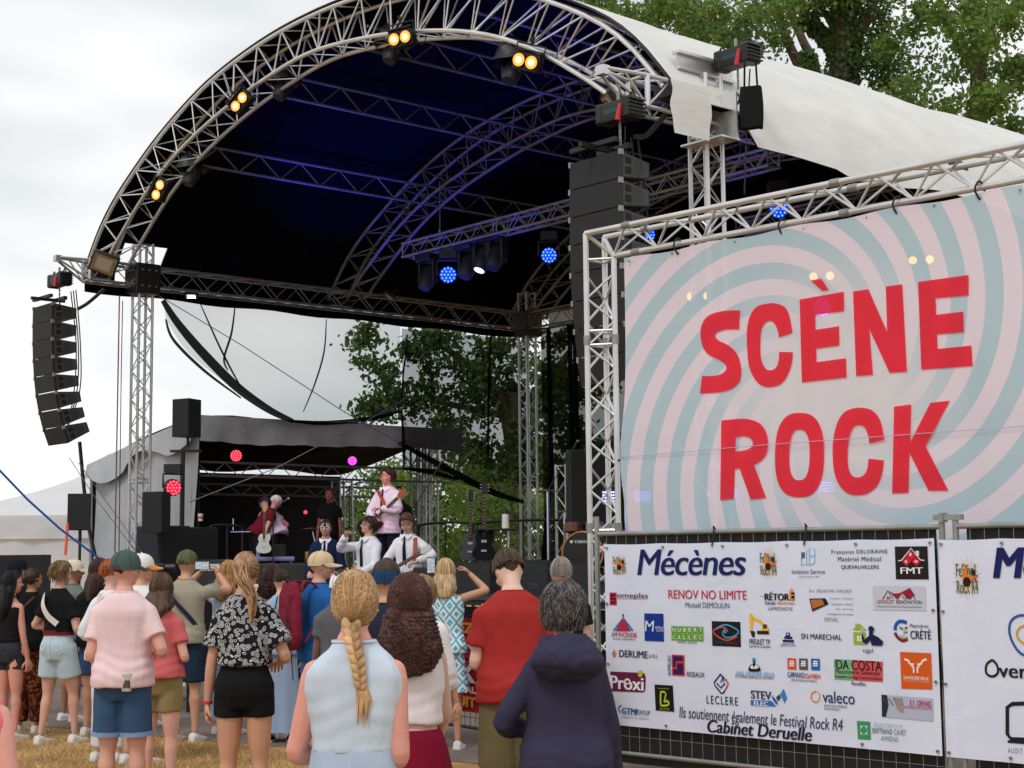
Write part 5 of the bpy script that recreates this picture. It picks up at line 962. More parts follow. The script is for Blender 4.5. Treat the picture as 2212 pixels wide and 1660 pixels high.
def person(label,px,d,H,yaw=0,z0=0,sex='m',tone=(214,160,134),top=('tee',(200,200,200)),bottom=('shorts',(60,80,120)),shoes=(220,220,220),hair=('short',(70,50,36)),
           cap=None,aL=None,aR=None,hy=0,hp=0,lean=0,build=.93,legs=None,vox=.013,face=False,poleL=None,poleR=None,curl=.6,group='festival crowd watching the stage',tw=0,belt=None,twist=0,pt=None,nofeet=False,strands=1.0,hroll=0):
    r=P_(); h=H; loc=at(px,1205,d) if pt is None else V(pt); loc=V((loc.x,loc.y,z0)); M0=Matrix.Rotation(R(yaw),4,'Z'); wv=lambda v:loc+M0@V(v)
    T=TOR[sex]; sk=skin(tone); sit=legs=='sit'
    hipz=.53 if not sit else .53
    # spine: lean forward bends above the hip
    zoff=-.24*h if sit else 0
    def sp(z): # centre of spine at normalised z
        a=max(0,z-.52); return V((tw*a*h,math.sin(lean)*a*h,(min(z,.52)+a*math.cos(lean))*h+zoff))
    def torso_ring(z,kx=1.0,ky=1.0,ex=0,n=20):
        wx,wy,oy=spl(T,z); wx=(wx*build*kx)*h+ex; wy=(wy*build*ky)*h+ex; c=sp(z)+V((0,oy*h,0)); rg=[]
        for t in np.linspace(0,2*PI,n,endpoint=False):
            cx,cy=math.cos(t),math.sin(t); rg.append(c+V((wx*math.copysign(abs(cx)**.85,cx),wy*math.copysign(abs(cy)**.9,cy)*math.cos(lean*.8),-wy*cy*math.sin(lean))))
        return rg
    ux=V((1,0,0)); sw=(.089 if sex=='m' else .078)*build**.7
    SHO={-1:sp(.782)+V((-sw*h,0,0)),1:sp(.782)+V((sw*h,0,0))}
    ua,fa=.172*h,.150*h; arm={}
    dflt={-1:(-.128,.03,.44),1:(.128,.03,.44)}
    for s,t,pl in((-1,aL,poleL),(1,aR,poleR)):
        t=V(t or dflt[s])*h+V((0,0,zoff)); pole=V(pl) if pl else V((s*.5,-.8,-.35)); e,w_=ik(SHO[s],t,ua,fa,pole); arm[s]=(SHO[s],e,w_)
    leg={}
    for s in(-1,1):
        hp_=V((s*.050*h*build**.5,0,.505*h+zoff))
        if sit: kn=hp_+V((s*.04*h,.235*h,-.01*h)); an=V((s*.1*h,.24*h,.045*h+zoff*0)) if False else kn+V((0,-.02*h,-.235*h))
        elif legs: an=V(legs[0 if s<0 else 1])*h; kn,an=ik(hp_,an,.232*h,.232*h,V((s*.1,1,0)))
        else: an=V((s*.062*h,-.005,.045*h)); kn=hp_.lerp(an,.5)+V((0,.008*h,0))
        leg[s]=(hp_,kn,an)
    g=(.96 if sex=='m' else .86)*h*build**.6
    mb=MB().use(sk)
    mb.rings([torso_ring(z) for z in(.46,.48,.5,.54,.57,.60,.63,.66,.69,.72,.75,.775,.80,.815,.83,.845,.86)])
    neck=sp(.86); hc=sp(.845)+V((0,.004*h,.022*h)); hh=.127*h if sex=='m' else .124*h
    HM=Matrix.Translation(hc)@Matrix.Rotation(R(hy),4,'Z')@Matrix.Rotation(-lean*.8,4,'X')@Matrix.Rotation(R(hp),4,'X')@Matrix.Rotation(R(hroll),4,'Y')
    hd=lambda x,y,t:HM@V((x*hh*.91,y*hh*.95+.004*h,t*hh))
    mb.tube([sp(.82),sp(.86),hd(0,-.05,.2),hd(0,-.03,.35)],[.036*g,.032*g,.031*g,.03*g],12)
    def headring(t,k=1.0,n=22,lim=None,e=0,kx=1.0):
        wx,f,b=spl(HEAD,t); o=[]
        for a in np.linspace(0,2*PI,n,endpoint=False):
            x=math.cos(a)*(wx*k+e)*kx; y=math.sin(a); y=y*((f*k+e) if y>0 else (b*k+e))
            if lim is not None: y=min(y,lim+.02*abs(x))
            o.append(hd(x,y,t))
        return o
    mb.rings([headring(t) for t in(0,.03,.07,.12,.18,.25,.33,.4,.48,.56,.64,.72,.8,.86,.92,.965,1.0)])
    mb.tube([hd(0,.40,.56),hd(0,.46,.46),hd(0,.545,.37),hd(0,.46,.33)],[.03*hh,.045*hh,.07*hh,.06*hh],8)
    for s in(-1,1):
        mb.ball(hd(s*.385,-.03,.45),(.035*hh,.085*hh,.125*hh),8,ax=((HM.to_3x3()@V((1,.25*s,0))),(HM.to_3x3()@V((0,1,0))),(HM.to_3x3()@V((0,0,1)))))
        mb.ball(hd(s*.17,.36,.56),(.13*hh,.07*hh,.05*hh),8)   # brow
        mb.ball(hd(s*.2,.31,.33),(.12*hh,.1*hh,.12*hh),8)  # cheek
        a,e,w_=arm[s]; mb.ball(a,(.030*g,.030*g,.030*g),10)
        mb.tube(catmull([sp(.785)+V((s*.05*h,0,-.004*h)),a,a.lerp(e,.35),a.lerp(e,.8),e,e.lerp(w_,.25),e.lerp(w_,.7),w_],3),None or [q*g for q in np.interp(np.linspace(0,1,22),[0,.14,.3,.5,.6,.72,.86,1],[.027,.030,.029,.025,.0235,.025,.020,.0155])],10)
        hp_,kn,an=leg[s]; lt=1.07 if sex=='f' else 1.0
        mb.tube(catmull([hp_+V((0,0,.02*h)),hp_.lerp(kn,.25),hp_.lerp(kn,.6),kn.lerp(hp_,.08),kn.lerp(an,.12),kn.lerp(an,.35),kn.lerp(an,.7),an],3),[q*g*lt for q in np.interp(np.linspace(0,1,22),[0,.14,.35,.47,.54,.66,.86,1],[.054,.056,.044,.033,.031,.036,.022,.018])],12)
        if not shoes:
            pass
    me=remesh(mb,vox*.85,3,'body')
    me.materials.clear(); me.materials.append(sk)
    body=link('person',me); body.matrix_world=Matrix.Translation(loc)@M0; tag(body,label,'person',group)
    # hands and face details joined in the same mesh
    hb=MB().use(sk); r.hand={}
    for s in(-1,1):
        a,e,w_=arm[s]; dr=(w_-e).normalized(); pal=V((-s,.25,-.1)) if abs(dr.z)>.6 else V((0,0,-1)) if dr.z<.3 else V((-s*.6,-.3,.2))
        cu=curl if isinstance(curl,(int,float)) else curl[0 if s<0 else 1]
        hand(hb,w_-dr*.008*h,dr,pal,h,cu,.25,thumb=-s if abs(dr.z)>.6 and dr.z<0 else s); r.hand[s]=wv(w_+dr*.06*h)
    if face:
        for s in(-1,1):
            hb.use(EYEW).ball(hd(s*.165,.395,.5),(.055*hh,.03*hh,.024*hh),8); hb.use(EYED).ball(hd(s*.165,.412,.5),(.026*hh,.02*hh,.024*hh),8)
            hb.use(mat('brow_%d'%hair[1][0],hair[1],.8,0,0)).tube([hd(s*.08,.432,.60),hd(s*.17,.43,.607),hd(s*.26,.39,.585)],.012*hh,5)
        hb.use(LIP).tube([hd(-.12,.41,.2),hd(-.04,.445,.212),hd(.04,.445,.212),hd(.12,.41,.2)],[.008*hh,.02*hh,.02*hh,.008*hh],6)
    n0=len(me.vertices)
    import bmesh
    hm=hb.mesh('h'); bm=bmesh.new(); bm.from_mesh(me); k0=len(bm.faces); bm.from_mesh(hm); bm.to_mesh(me)
    for i,q in enumerate(hb.mats):
        if i>0: me.materials.append(q)
    bpy.data.meshes.remove(hm); bm.free(); me.polygons.foreach_set('use_smooth',[True]*len(me.polygons))
    r.body=body; r.hd=hd; r.hh=hh; r.sp=sp; r.h=h; r.arm=arm; r.leg=leg; r.wv=wv; r.ring=torso_ring; r.SHO=SHO; r.M=M0; r.loc=loc
    seed=sum(map(ord,label))%97*.37
    # ---- top
    kind=top[0]; tm=top[2] if len(top)>2 and top[2] is not None else cloth('cloth_%d_%d_%d'%top[1],top[1]); opt=top[3] if len(top)>3 else {}
    if kind!='none':
        hem=opt.get('hem',.50); ez=opt.get('ease',.012)*h/1.0; mb=MB().use(tm); zt=opt.get('zt',.845); sl=opt.get('sleeve',.52); q=[]
        zz=[hem+(zt-hem)*k/16 for k in range(17)]
        wmax=max(spl(T,z)[0] for z in (hem,.70,.77)); 
        for z in zz:
            wx,wy,oy=spl(T,z); fall=max(0,min(1,(.74-z)/.2)); w2=wx+(max(wx,wmax*opt.get('flare',.93))-wx)*fall*opt.get('loose',1.0); q.append(torso_ring(z,w2/wx,1+(.20*fall*opt.get('loose',1.0)),ez*(1 if z<.80 else .8 if z<.83 else .4)+.003*h+(.011*h*max(0,min(1,(.62-z)/.06)) if hem<.57 else 0)))
        mb.rings(q)
        for s in(-1,1):
            a,e,w_=arm[s]
            if sl>0:
                if sl<=1: P=[sp(.785)+V((s*.03*h,0,-.004*h)),a+V((-s*.012*h,0,.001*h)),a+V((s*.006*h,0,-.014*h)),a.lerp(e,.35),a.lerp(e,sl*.8),a.lerp(e,sl)]; rr=[.034*g,.043*g,.043*g,.041*g,.041*g*opt.get('sw',1.06),.043*g*opt.get('sw',1.06)]
                else: f=sl-1; P=[sp(.785)+V((s*.03*h,0,-.004*h)),a+V((-s*.012*h,0,.001*h)),a+V((s*.006*h,0,-.014*h)),a.lerp(e,.5),e,e.lerp(w_,f*.6),e.lerp(w_,f)]; rr=[.034*g,.043*g,.0435*g,.041*g,.0385*g,.034*g,.029*g]; P=catmull(P,3); rr=[float(q) for q in np.interp(np.linspace(0,6,len(P)),range(7),rr)]
                mb.tube(P,rr,12)
            elif opt.get('strapped'): pass
            else: mb.tube([sp(.775)+V((s*.03*h,0,0)),a+V((-s*.014*h,0,.004*h))],[.034*g,.033*g],10)
        tme=remesh(mb,vox,2,kind)
        def folds(c):
            z=c[:,2]/h; return .0028*opt.get('fold',1)*np.sin(z*150+3*np.sin(c[:,0]*14+seed))*np.exp(-((z-(hem+.07))/.06)**2)
        wrinkle(tme,.0085*opt.get('wr',1),6.5,2.6,seed,folds); tme.materials.clear(); tme.materials.append(tm)
        nm={'tee':'t_shirt','shirt':'shirt','blouse':'blouse','tank':'tank_top','hoodie':'hoodie','jacket':'jacket','dress':'dress'}.get(kind,kind); r.top=link(nm,tme,body)
        # collar rib
        if kind in('tee','tank'): MB().use(tm).tube([p for p in torso_ring(.846,1.0,1.0,.012,18)]+[torso_ring(.846,1,1,.012,18)[0]],.006*h/1.7,6).build('collar',parent=r.top)
    if opt.get('skirtlen') if kind!='none' else False:
        lo=opt['skirtlen']; mb=MB().use(tm); RG=[]
        for k in range(14):
            f=k/13; z=(.53+(lo-.53)*f); c=V((0,0,z*h)); w_=(.100+.035*f)*h*build; RG.append([c+V((w_*math.cos(a)*(1+.05*f*math.sin(a*7+seed)),w_*.78*math.sin(a)*(1+.05*f*math.sin(a*9)),0)) for a in np.linspace(0,2*PI,48,endpoint=False)])
        mb.rings(RG,cap=False).build('skirt_part',parent=r.top)
    # ---- bottom
    bk=bottom[0]; bm_=bottom[2] if len(bottom)>2 and bottom[2] is not None else cloth('cloth_%d_%d_%d'%bottom[1],bottom[1]); bo=bottom[3] if len(bottom)>3 else {}
    if bk!='none':
        mb=MB().use(bm_); up=bo.get('up',.60)
        if bk=='skirt':
            RG=[]
            for k in range(14):
                f=k/13; z=(up+(bo.get('len',.36)-up)*f); c=V((0,0,z*h)); w_=(.085+.045*f**.6)*h*build; RG.append([c+V((w_*math.cos(a)*(1+.045*f*math.sin(a*11+seed)),w_*.8*math.sin(a)*(1+.045*f*math.sin(a*9)),0)) for a in np.linspace(0,2*PI,56,endpoint=False)])
            mb.rings(RG,cap=False); b_=mb.build('skirt',parent=body)
        else:
            L_={'shorts':bo.get('len',.72),'trousers':1.9}[bk]; ex=bo.get('ex',.010)*h
            mb.rings([torso_ring(z,1.02,1.06,ex*.6) for z in(.455,.48,.5,.54,.58,up)])
            for s in(-1,1):
                hp_,kn,an=leg[s]; rr=.058*g*bo.get('w',1.05)
                P=[hp_+V((0,0,.03*h))]; RR=[rr]
                if L_<=1: P+=[hp_.lerp(kn,L_*.5),hp_.lerp(kn,L_)]; RR+=[rr*1.02,rr*bo.get('hemw',.98)]
                else: P+=[hp_.lerp(kn,.5),kn,kn.lerp(an,.5),kn.lerp(an,min(1,L_-1))]; RR+=[rr*.93,rr*.78*bo.get('wl',1),rr*.7*bo.get('wl',1),rr*.66*bo.get('wl',1)]
                mb.tube(P,RR,14)
            bme=remesh(mb,vox,2,bk); wrinkle(bme,.006,7,4,seed+3); bme.materials.clear(); bme.materials.append(bm_); b_=link(bk,bme,body)
            if bo.get('denim'):
                st=mat('denim_seam_%d'%bottom[1][0],tuple(min(255,int(q*1.18)+8) for q in bottom[1]),.9,0,0); mb=MB().use(st)
                for s in(-1,1):
                    f=lambda x,z:V((x*h,-(spl(T,z)[1]*build*1.06*h*math.sqrt(max(.05,1-(x/(spl(T,z)[0]*build*1.03))**2))+ex*.8+.008*h),z*h+zoff))
                    x0=s*.052*build; Pp=[f(x0-.024,.555),f(x0+.024,.555),f(x0+.022,.52),f(x0,.51),f(x0-.022,.52),f(x0-.024,.555)]; (mb.tube(Pp,.0022*h/1.7*1.4,4) if (top[3].get('hem',.5) if len(top)>3 else .5)>.55 else None)
                mb.tube([f(0,z) for z in np.linspace(min(.60,(top[3].get('hem',.5) if len(top)>3 else .5)-.012),.47,7)],.0026,4); mb.build('pocket_seam',parent=b_)
            if bo.get('cuff'):
                mb=MB().use(cloth('cuff_%d'%bottom[1][2],bo['cuff']))
                for s in(-1,1): hp_,kn,an=leg[s]; mb.tube([hp_.lerp(kn,L_-.07),hp_.lerp(kn,L_)],rr*1.06,16)
                mb.build('cuff',parent=b_)
        if belt:
            mb=MB().use(cloth('belt_%d_%d_%d'%belt,belt)); mb.rings([torso_ring(up-.022,1.03,1.07,ex+.004*h,28),torso_ring(up+.003,1.03,1.07,ex+.004*h,28)],cap=False); mb.build('belt',parent=body)
        r.bottom=b_
    # ---- shoes
    if shoes and not nofeet:
        for s in(-1,1):
            an=leg[s][2]; k=h/1.75; c=V((an.x,an.y,an.z)); f0=c.z-.045*h
            mb=MB().use(cloth('shoe_%d_%d_%d'%shoes,shoes)); RG=[]
            for y,w_,z1 in((-.065,.028,.05),(-.055,.036,.085),(0,.037,.085),(.05,.040,.062),(.11,.046,.045),(.16,.042,.036),(.185,.022,.026)):
                RG.append([c+V((w_*k*math.cos(a)*(1.0),y*k,f0-c.z+ (z1*k*(.5+.5*math.sin(a))))) for a in np.linspace(0,2*PI,12,endpoint=False)])
            mb.rings(RG); q=mb.build('shoe',parent=body)
            mb=MB().use(cloth('sole_white',(215,212,205))); RG=[]
            for y,w_ in((-.07,.03),(-.055,.04),(0,.041),(.06,.046),(.12,.05),(.165,.045),(.19,.024)): RG.append([c+V((x*w_*k,y*k,f0-c.z+z*k)) for x,z in((-1,0),(1,0),(1,.022),(-1,.022))])
            mb.rings(RG); mb.build('sole',parent=q)
    elif not nofeet:
        mb=MB().use(sk)
        for s in(-1,1):
            an=leg[s][2]; mb.rings([[an+V((w_*h*math.cos(a),y*h,-.045*h+z1*h*(.5+.5*math.sin(a)))) for a in np.linspace(0,2*PI,10,endpoint=False)] for y,w_,z1 in((-.035,.014,.03),(-.02,.02,.05),(.03,.023,.04),(.08,.028,.022),(.11,.018,.014))])
        mb.build('foot',parent=body)
    # ---- hair
    hk,hc_=hair[0],hair[1]; ho=dict(hair[2]) if len(hair)>2 else {}
    if cap: ho['vol']=.012 if hk in('short','messy') else .03; ho['fly']=0; ho['n']=ho.get('n',170) if hk in('long','curly','bob','pony') else 0
    if cap: ho['nape']=max(.26,ho.get('nape',.26))
    if hk!='none':
        hm=mat('hair_%d_%d_%d_%s'%(hc_+(hk,)),hc_,.62,0,.5,34,.5,60,stretch=(1,1,.12) if hk not in('curly',) else (1,1,1),spec=.35); hm2=mat('hairs_%d_%d_%d'%hc_,tuple(min(255,int(q*ho.get('hi',1.2))+6) for q in hc_),.55,0,.4,9,spec=.4); hm3=mat('haird_%d_%d_%d'%hc_,tuple(int(q*.80) for q in hc_),.6,0,.3,9,spec=.3)
        vol=ho.get('vol',{'short':.03,'messy':.09,'curly':.12,'long':.06,'pony':.03,'braid':.03,'bun':.04,'bob':.07,'balding':.01,'thick':.085}.get(hk,.05))
        nape=ho.get('nape',{'short':.30,'messy':.14,'curly':.1,'balding':.25,'thick':.2}.get(hk,.16)); lims=[(.0,-.22),(.2,-.2),(.4,-.06),(.5,.0),(.6,.10),(.72,.26),(.8,.36),(.9,.5),(1.2,.6)]
        ts=[nape+(1.0-nape)*k/12 for k in range(13)]; RG=[]
        for t in ts:
            lm=float(np.interp(t,[l[0] for l in lims],[l[1] for l in lims])); q=headring(min(1,t),1.0,26,lm,(vol*(.5+.5*min(1,(t-nape)/.25+.3)) if hk not in('short','balding','thick') else vol*min(1,(t-nape)/.4+.05)-.012*(t<nape+.08)),kx=1.0 if hk not in('short','thick') else float(np.interp(t,[nape,nape+.12,nape+.3],[.5,.80,1.0])))
            up_=vol*max(0,(t-.75)/.25); RG.append([p+HM.to_3x3()@V((0,0,up_*hh)) for p in q])
        hb=MB().use(hm)
        rings_=list(RG)
        hb.rings(rings_)
        if hk in('long','curly','bob') and ho.get('drop',.9)>0:
            dz=ho.get('drop',.9); wd=ho.get('wd',.44); HB=[]
            for k in range(13):
                f=k/12; t=.45-f*(dz+.45); wobble=.03*math.sin(f*9+seed); w_=(.36+(wd-.36)*min(1,f*1.6)+vol*min(1,.6+f*2))*(1-.5*max(0,f-.7)/.3); c=hd(wobble,-.20-.14*min(1,f*2),t) if ho.get('rigid') else V(hd(wobble,-.20-.10*min(1,f*2.2),.45))+V((0,-.03*h*min(1,f*1.5)*(1 if dz>.5 else .2),-(f*(dz+.45))*hh))
                HB.append([c+V((w_*hh*math.cos(a),(.27+vol*.5)*(1-.25*f)*hh*math.sin(a),0)) for a in np.linspace(0,2*PI,20,endpoint=False)])
            hb.rings(HB[::-1])
        knot=None
        if hk in('pony','braid','bun'):
            kt=ho.get('knot',.62 if hk!='braid' else .12); ky=-.50 if hk!='braid' else -.36; knot=V((0,ky,kt))
        hme=remesh(hb,vox*.9,2,'hair'); wrinkle(hme,.006 if hk not in('curly','messy') else .016,22,7 if hk not in('curly','messy') else 20,seed); hme.materials.clear(); hme.materials.append(hm); HO=link('hair',hme,body); r.hair=HO
        # strands: thin tapering locks over the cap of hair
        sb=MB(); ns=int(ho.get('n',170)*strands); rs=random.Random(int(seed*100)); top_=V((0,-.05,1.0)); cen=V((0,-.02,.52))
        ell=lambda v,o_=0: cen+V((v.x*(.385+vol+o_),v.y*(.455+vol+o_),v.z*(.49+vol+o_)))
        for i in range(ns):
            sb.use((hm2,hm3,hm)[i%3]); a=rs.uniform(0,2*PI); P=[]
            if knot is not None:
                el=rs.uniform(-.45,1.25); st=V((math.cos(a)*math.cos(el*.9),math.sin(a)*.9 if math.sin(a)<.75 else .65,math.sin(el)))
                if st.y>.3 and st.z<.35: st.z=.4+.3*rs.random()
                st.normalize(); kv=V(((knot.x-cen.x)/.385,(knot.y-cen.y)/.455,(knot.z-cen.z)/.49)).normalized()
                for k in range(7):
                    f=k/6; v=(st*(1-f)+kv*f)
                    if v.length<.1: v=kv
                    v.normalize(); e_=ell(v,.012); P.append(hd(e_.x,e_.y,e_.z))
                sb.tube(P,[.0042*h/1.7*(1-.2*abs(k-3)/3) for k in range(7)],4,cap=False)
            else:
                aa=rs.uniform(PI*1.0-.25,2*PI+.25) if rs.random()<.8 else rs.uniform(0,PI); back=math.sin(aa)<.25
                endel={'short':-.12,'messy':-.72,'balding':-.3,'thick':-.5}.get(hk,-.35)
                if not back: endel=.95
                e0=rs.uniform(1.1,1.5) if hk not in('messy','short','thick') else rs.uniform(-.2,1.4); n_=12 if hk=='curly' else 6
                e1=max(endel,e0-rs.uniform(.5,.9)) if hk in('messy','short','thick') else endel
                for k in range(n_):
                    f=k/(n_-1); el=e0+(e1-e0)*f; v=V((math.cos(aa+ (.12*math.sin(f*(18 if hk=='curly' else 5)+i) if hk in('messy','curly','thick') else .03*math.sin(i)))*math.cos(el),math.sin(aa)*math.cos(el),math.sin(el))); e_=ell(v,.012+(.05*f if hk in('messy',) else .015*f)); P.append(hd(e_.x,e_.y,e_.z))
                if hk in('long','curly','bob') and back and ho.get('drop',.9)>0:
                    dz=ho.get('drop',.9)+rs.uniform(-.12,.08); wd=ho.get('wd',.44); base=V(P[-1]); hx=math.cos(aa); cr_=.045 if hk=='curly' else (.018 if ho.get('wavy') else .006); m_=14 if hk=='curly' else 8; ph=rs.uniform(0,6); c0=V(hd(0,-.20,.45))
                    for k in range(1,m_):
                        f=k/(m_-1); z=-(dz+.15)*hh*f; x=base.x+(c0.x+hx*(wd+vol)*hh*(1-.35*max(0,f-.7)/.3)-base.x)*min(1,f*1.4); y=base.y+(-.03*h*min(1,f*1.5)*(1 if dz>.5 else .2)); 
                        if hk=='curly': P.append(V((x+cr_*hh*2.2*math.cos(f*26+ph),y+(-.05+.5*cr_*math.sin(f*26+ph))*hh*1.5,base.z+z)))
                        else: P.append(V((x+cr_*hh*2*math.sin(f*9+ph),y-.03*hh*math.sin(f*PI),base.z+z)))
                w0=(.0075 if hk=='curly' else .0042)*h/1.7; sb.tube(P,[w0*(1-.65*k/(len(P)-1)) for k in range(len(P))],4,cap=False)
        if knot is not None:
            k0=hd(*knot); 
            if hk=='pony':
                dz=ho.get('drop',1.9); C=catmull([k0,k0+V((0,-.16*hh,.06*hh)),k0+V((.08*hh,-.30*hh,-.3*hh)),k0+V((.30*hh,-.26*hh,-.45*dz*hh)),k0+V((.36*hh,-.22*hh,-.75*dz*hh)),k0+V((.30*hh,-.20*hh,-dz*hh))],5)
                rr=[.07,.10,.15,.18,.20,.2,.2,.19,.18,.17,.17,.16,.16,.15,.14,.13,.12,.11,.10,.09,.08,.07,.055,.04,.03,.02]; mbp=MB().use(hm).tube(C,[rr[min(len(rr)-1,int(i*len(rr)/len(C)))]*hh for i in range(len(C))],12); mbp.build('ponytail',parent=HO)
                for i in range(int(80*strands)):
                    sb.use((hm2,hm3,hm2)[i%3]); a=rs.uniform(0,6.28); q=rs.uniform(.85,1.12); L_=rs.uniform(.7,1.0); CC=C[:int(len(C)*L_)]; sb.tube([c+V((math.cos(a+.6*math.sin(j*.3+i))*rr[min(len(rr)-1,int(j*len(rr)/len(C)))]*hh*q,math.sin(a)*rr[min(len(rr)-1,int(j*len(rr)/len(C)))]*hh*q,0)) for j,c in enumerate(CC)][::2],.0045*h/1.7,4,cap=False)
                MB().use(CAB).ball(k0+V((0,-.03*hh,0)),(.1*hh,.06*hh,.1*hh),8).build('hair_tie',parent=HO)
            if hk=='bun': MB().use(hm).ball(k0+V((0,-.06*hh,0)),(.2*hh,.15*hh,.18*hh),12).build('hair_bun',parent=HO)
            if hk=='braid':
                seg=7; C=catmull([k0+V((0,-.05*hh,0)),k0+V((.03*hh,-.15*hh,-.22*hh)),k0+V((.10*hh,-.21*hh,-.5*hh)),k0+V((.15*hh,-.22*hh,-.78*hh)),k0+V((.18*hh,-.22*hh,-1.0*hh))],8); bb=MB(); nC=len(C)-1
                for i in range(2*seg+2):
                    f=i/(2*seg+2); c=C[int(f*nC)]; sgn=1 if i%2 else -1; w_=(.118-.045*f)*hh; bb.use(hm if i%2 else hm2)
                    nx=C[min(nC,int((f+.09)*nC))]; A=c+V((sgn*w_*.95,-.01*hh,.10*hh)); Bp=c.lerp(nx,.5)+V((sgn*w_*.55,-.10*hh,-.02*hh)); D_=nx+V((-sgn*w_*.35,-.04*hh,-.10*hh)); bb.tube(catmull([A,Bp,D_],5),[w_*q for q in(.3,.45,.58,.66,.7,.7,.66,.58,.45,.32,.2)],8,flat=.8)
                bb.tube([c+V((0,.03*hh,0)) for c in C],[.085*hh*(1-.3*i/nC) for i in range(nC+1)],8)
                e=C[-1]; MB().use(CAB).ball(e,(.08*hh,.075*hh,.06*hh),8).build('hair_tie',parent=HO)
                bb.use(hm2).tube(catmull([e,e+V((.04*hh,-.03*hh,-.12*hh)),e+V((.09*hh,-.04*hh,-.27*hh)),e+V((.0*hh,-.03*hh,-.42*hh))],5),[q*hh for q in np.linspace(.085,.11,6)]+[q*hh for q in np.linspace(.11,.01,10)],8); bb.build('braid',parent=HO)
                for i in range(60): 
                    a=rs.uniform(0,6.28); sb.use(hm2).tube([e+V((math.cos(a)*.07*hh,math.sin(a)*.07*hh,0)),e+V((math.cos(a)*.11*hh+.05*hh,math.sin(a)*.1*hh-.03*hh,-.2*hh)),e+V((math.cos(a)*.09*hh+.02*hh,math.sin(a)*.06*hh-.03*hh,-rs.uniform(.35,.6)*hh))],[.005,.004,.001],4,cap=False)
        # flyaway hairs
        for i in range(int(ho.get('fly',4)*strands)):
            a=rs.uniform(0,2*PI); el=rs.uniform(.1,1.3); v=V((math.cos(a)*math.cos(el),math.sin(a)*math.cos(el)*.8-.2,math.sin(el))).normalized(); e_=ell(v,.0); e2=ell(v,.09); sb.use(hm2).tube([hd(e_.x,e_.y,e_.z),hd(e2.x+.05*math.sin(i),e2.y,e2.z),hd(e2.x+.12*math.sin(i),e2.y-.04,e2.z-.05)],[.0016,.0012,.0006],3,cap=False)
        sb.build('hair_strands',parent=HO)
    if cap:
        cm=cloth('cap_%d_%d_%d'%cap['c'],cap['c']); RG=[]; back=cap.get('back',False); mb=MB().use(cm)
        for k in range(9):
            f=k/8; t=cap.get('t',.54)+ .52*f; kx=.455; sc_=math.sqrt(max(0.0,1-(f*.98)**2.6)); sc_=max(sc_,.06); RG.append([hd(kx*sc_*math.cos(a),-.02+.535*sc_*math.sin(a),t+(.02 if math.sin(a)>0 else -.05)*(1-f)) for a in np.linspace(0,2*PI,26,endpoint=False)])
        mb.rings(RG); 
        mb.ball(hd(0,0,cap.get('t',.54)+.525),.009*h/1.7,6); co_=mb.build('cap',parent=body)
        sg=-1 if back else 1; G=[]
        for i in range(13):
            a=PI*(i/12); x=math.cos(a); G.append([hd(.43*x,sg*(.42*math.sin(a)**.6+.02),cap.get('t',.54)+.06),hd(.42*x*1.0,sg*(.46+.42*math.sin(a)**.6 if math.sin(a)>1e-6 else .3),cap.get('t',.54)+.0-.05*abs(x)-.03)])
        mb=MB().use(cloth('cap_%d_%d_%d'%cap.get('brim',cap['c']),cap.get('brim',cap['c']))); mb.sheet(G); G2=[[p-V((0,0,.006)) for p in r_] for r_ in G]; mb.sheet(G2); mb.build('cap_brim',parent=co_)
        if cap.get('gap'):
            MB().use(mat('capgap_%d'%hair[1][0],hair[1],.8,0,.3,20)).add([hd(.17*math.cos(a),-.565+.03*math.sin(a),cap.get('t',.54)-.04+.17*math.sin(a)) for a in np.linspace(0,PI,14)],[tuple(range(14))]).build('strap_gap',parent=co_)
        mb=MB().use(mat('capseam_%d'%cap['c'][0],tuple(int(q*.8) for q in cap['c']),.9,0,0))
        for k in range(6):
            a=k*PI/3+.5; mb.tube([hd(.458*max(.06,math.sqrt(max(0,1-(f*.98)**2.6)))*math.cos(a),-.02+.54*max(.06,math.sqrt(max(0,1-(f*.98)**2.6)))*math.sin(a),cap.get('t',.54)+.52*f) for f in np.linspace(0.05,1,8)],.0022,4)
        mb.build('cap_seam',parent=co_)
    return r
def extra(r,name,mt,fn,parent=None):
    mb=MB().use(mt); fn(mb); return mb.build(name,parent=parent or r.body)
def strap_over(r,pts,w,name,mt,off=.02):
    """flat strap across the back: pts are (x,z,side) in heights, on the torso surface"""
    L1=[];L2=[]; h=r.h
    for x,z,s in pts:
        wx,wy,oy=spl(TOR['m'],z); wx*=1.12;wy*=1.25; q=min(.97,abs(x)/wx); y=s*(wy*math.sqrt(1-q*q)+.014)+oy; L1.append(V((x*h,y*h,z*h)))
    C=catmull(L1,5); n=len(C); G=[[],[]]
    vs=[]
    for i,c in enumerate(C):
        d=(C[min(i+1,n-1)]-C[max(i-1,0)]).normalized(); nrm=V((c.x,c.y*1.5,0)).normalized(); s_=d.cross(nrm).normalized(); G[0].append(c+s_*w/2+nrm*off*.3); G[1].append(c-s_*w/2+nrm*off*.3)
    mb=MB().use(mt); mb.sheet(G); return mb.build(name,parent=r.body)
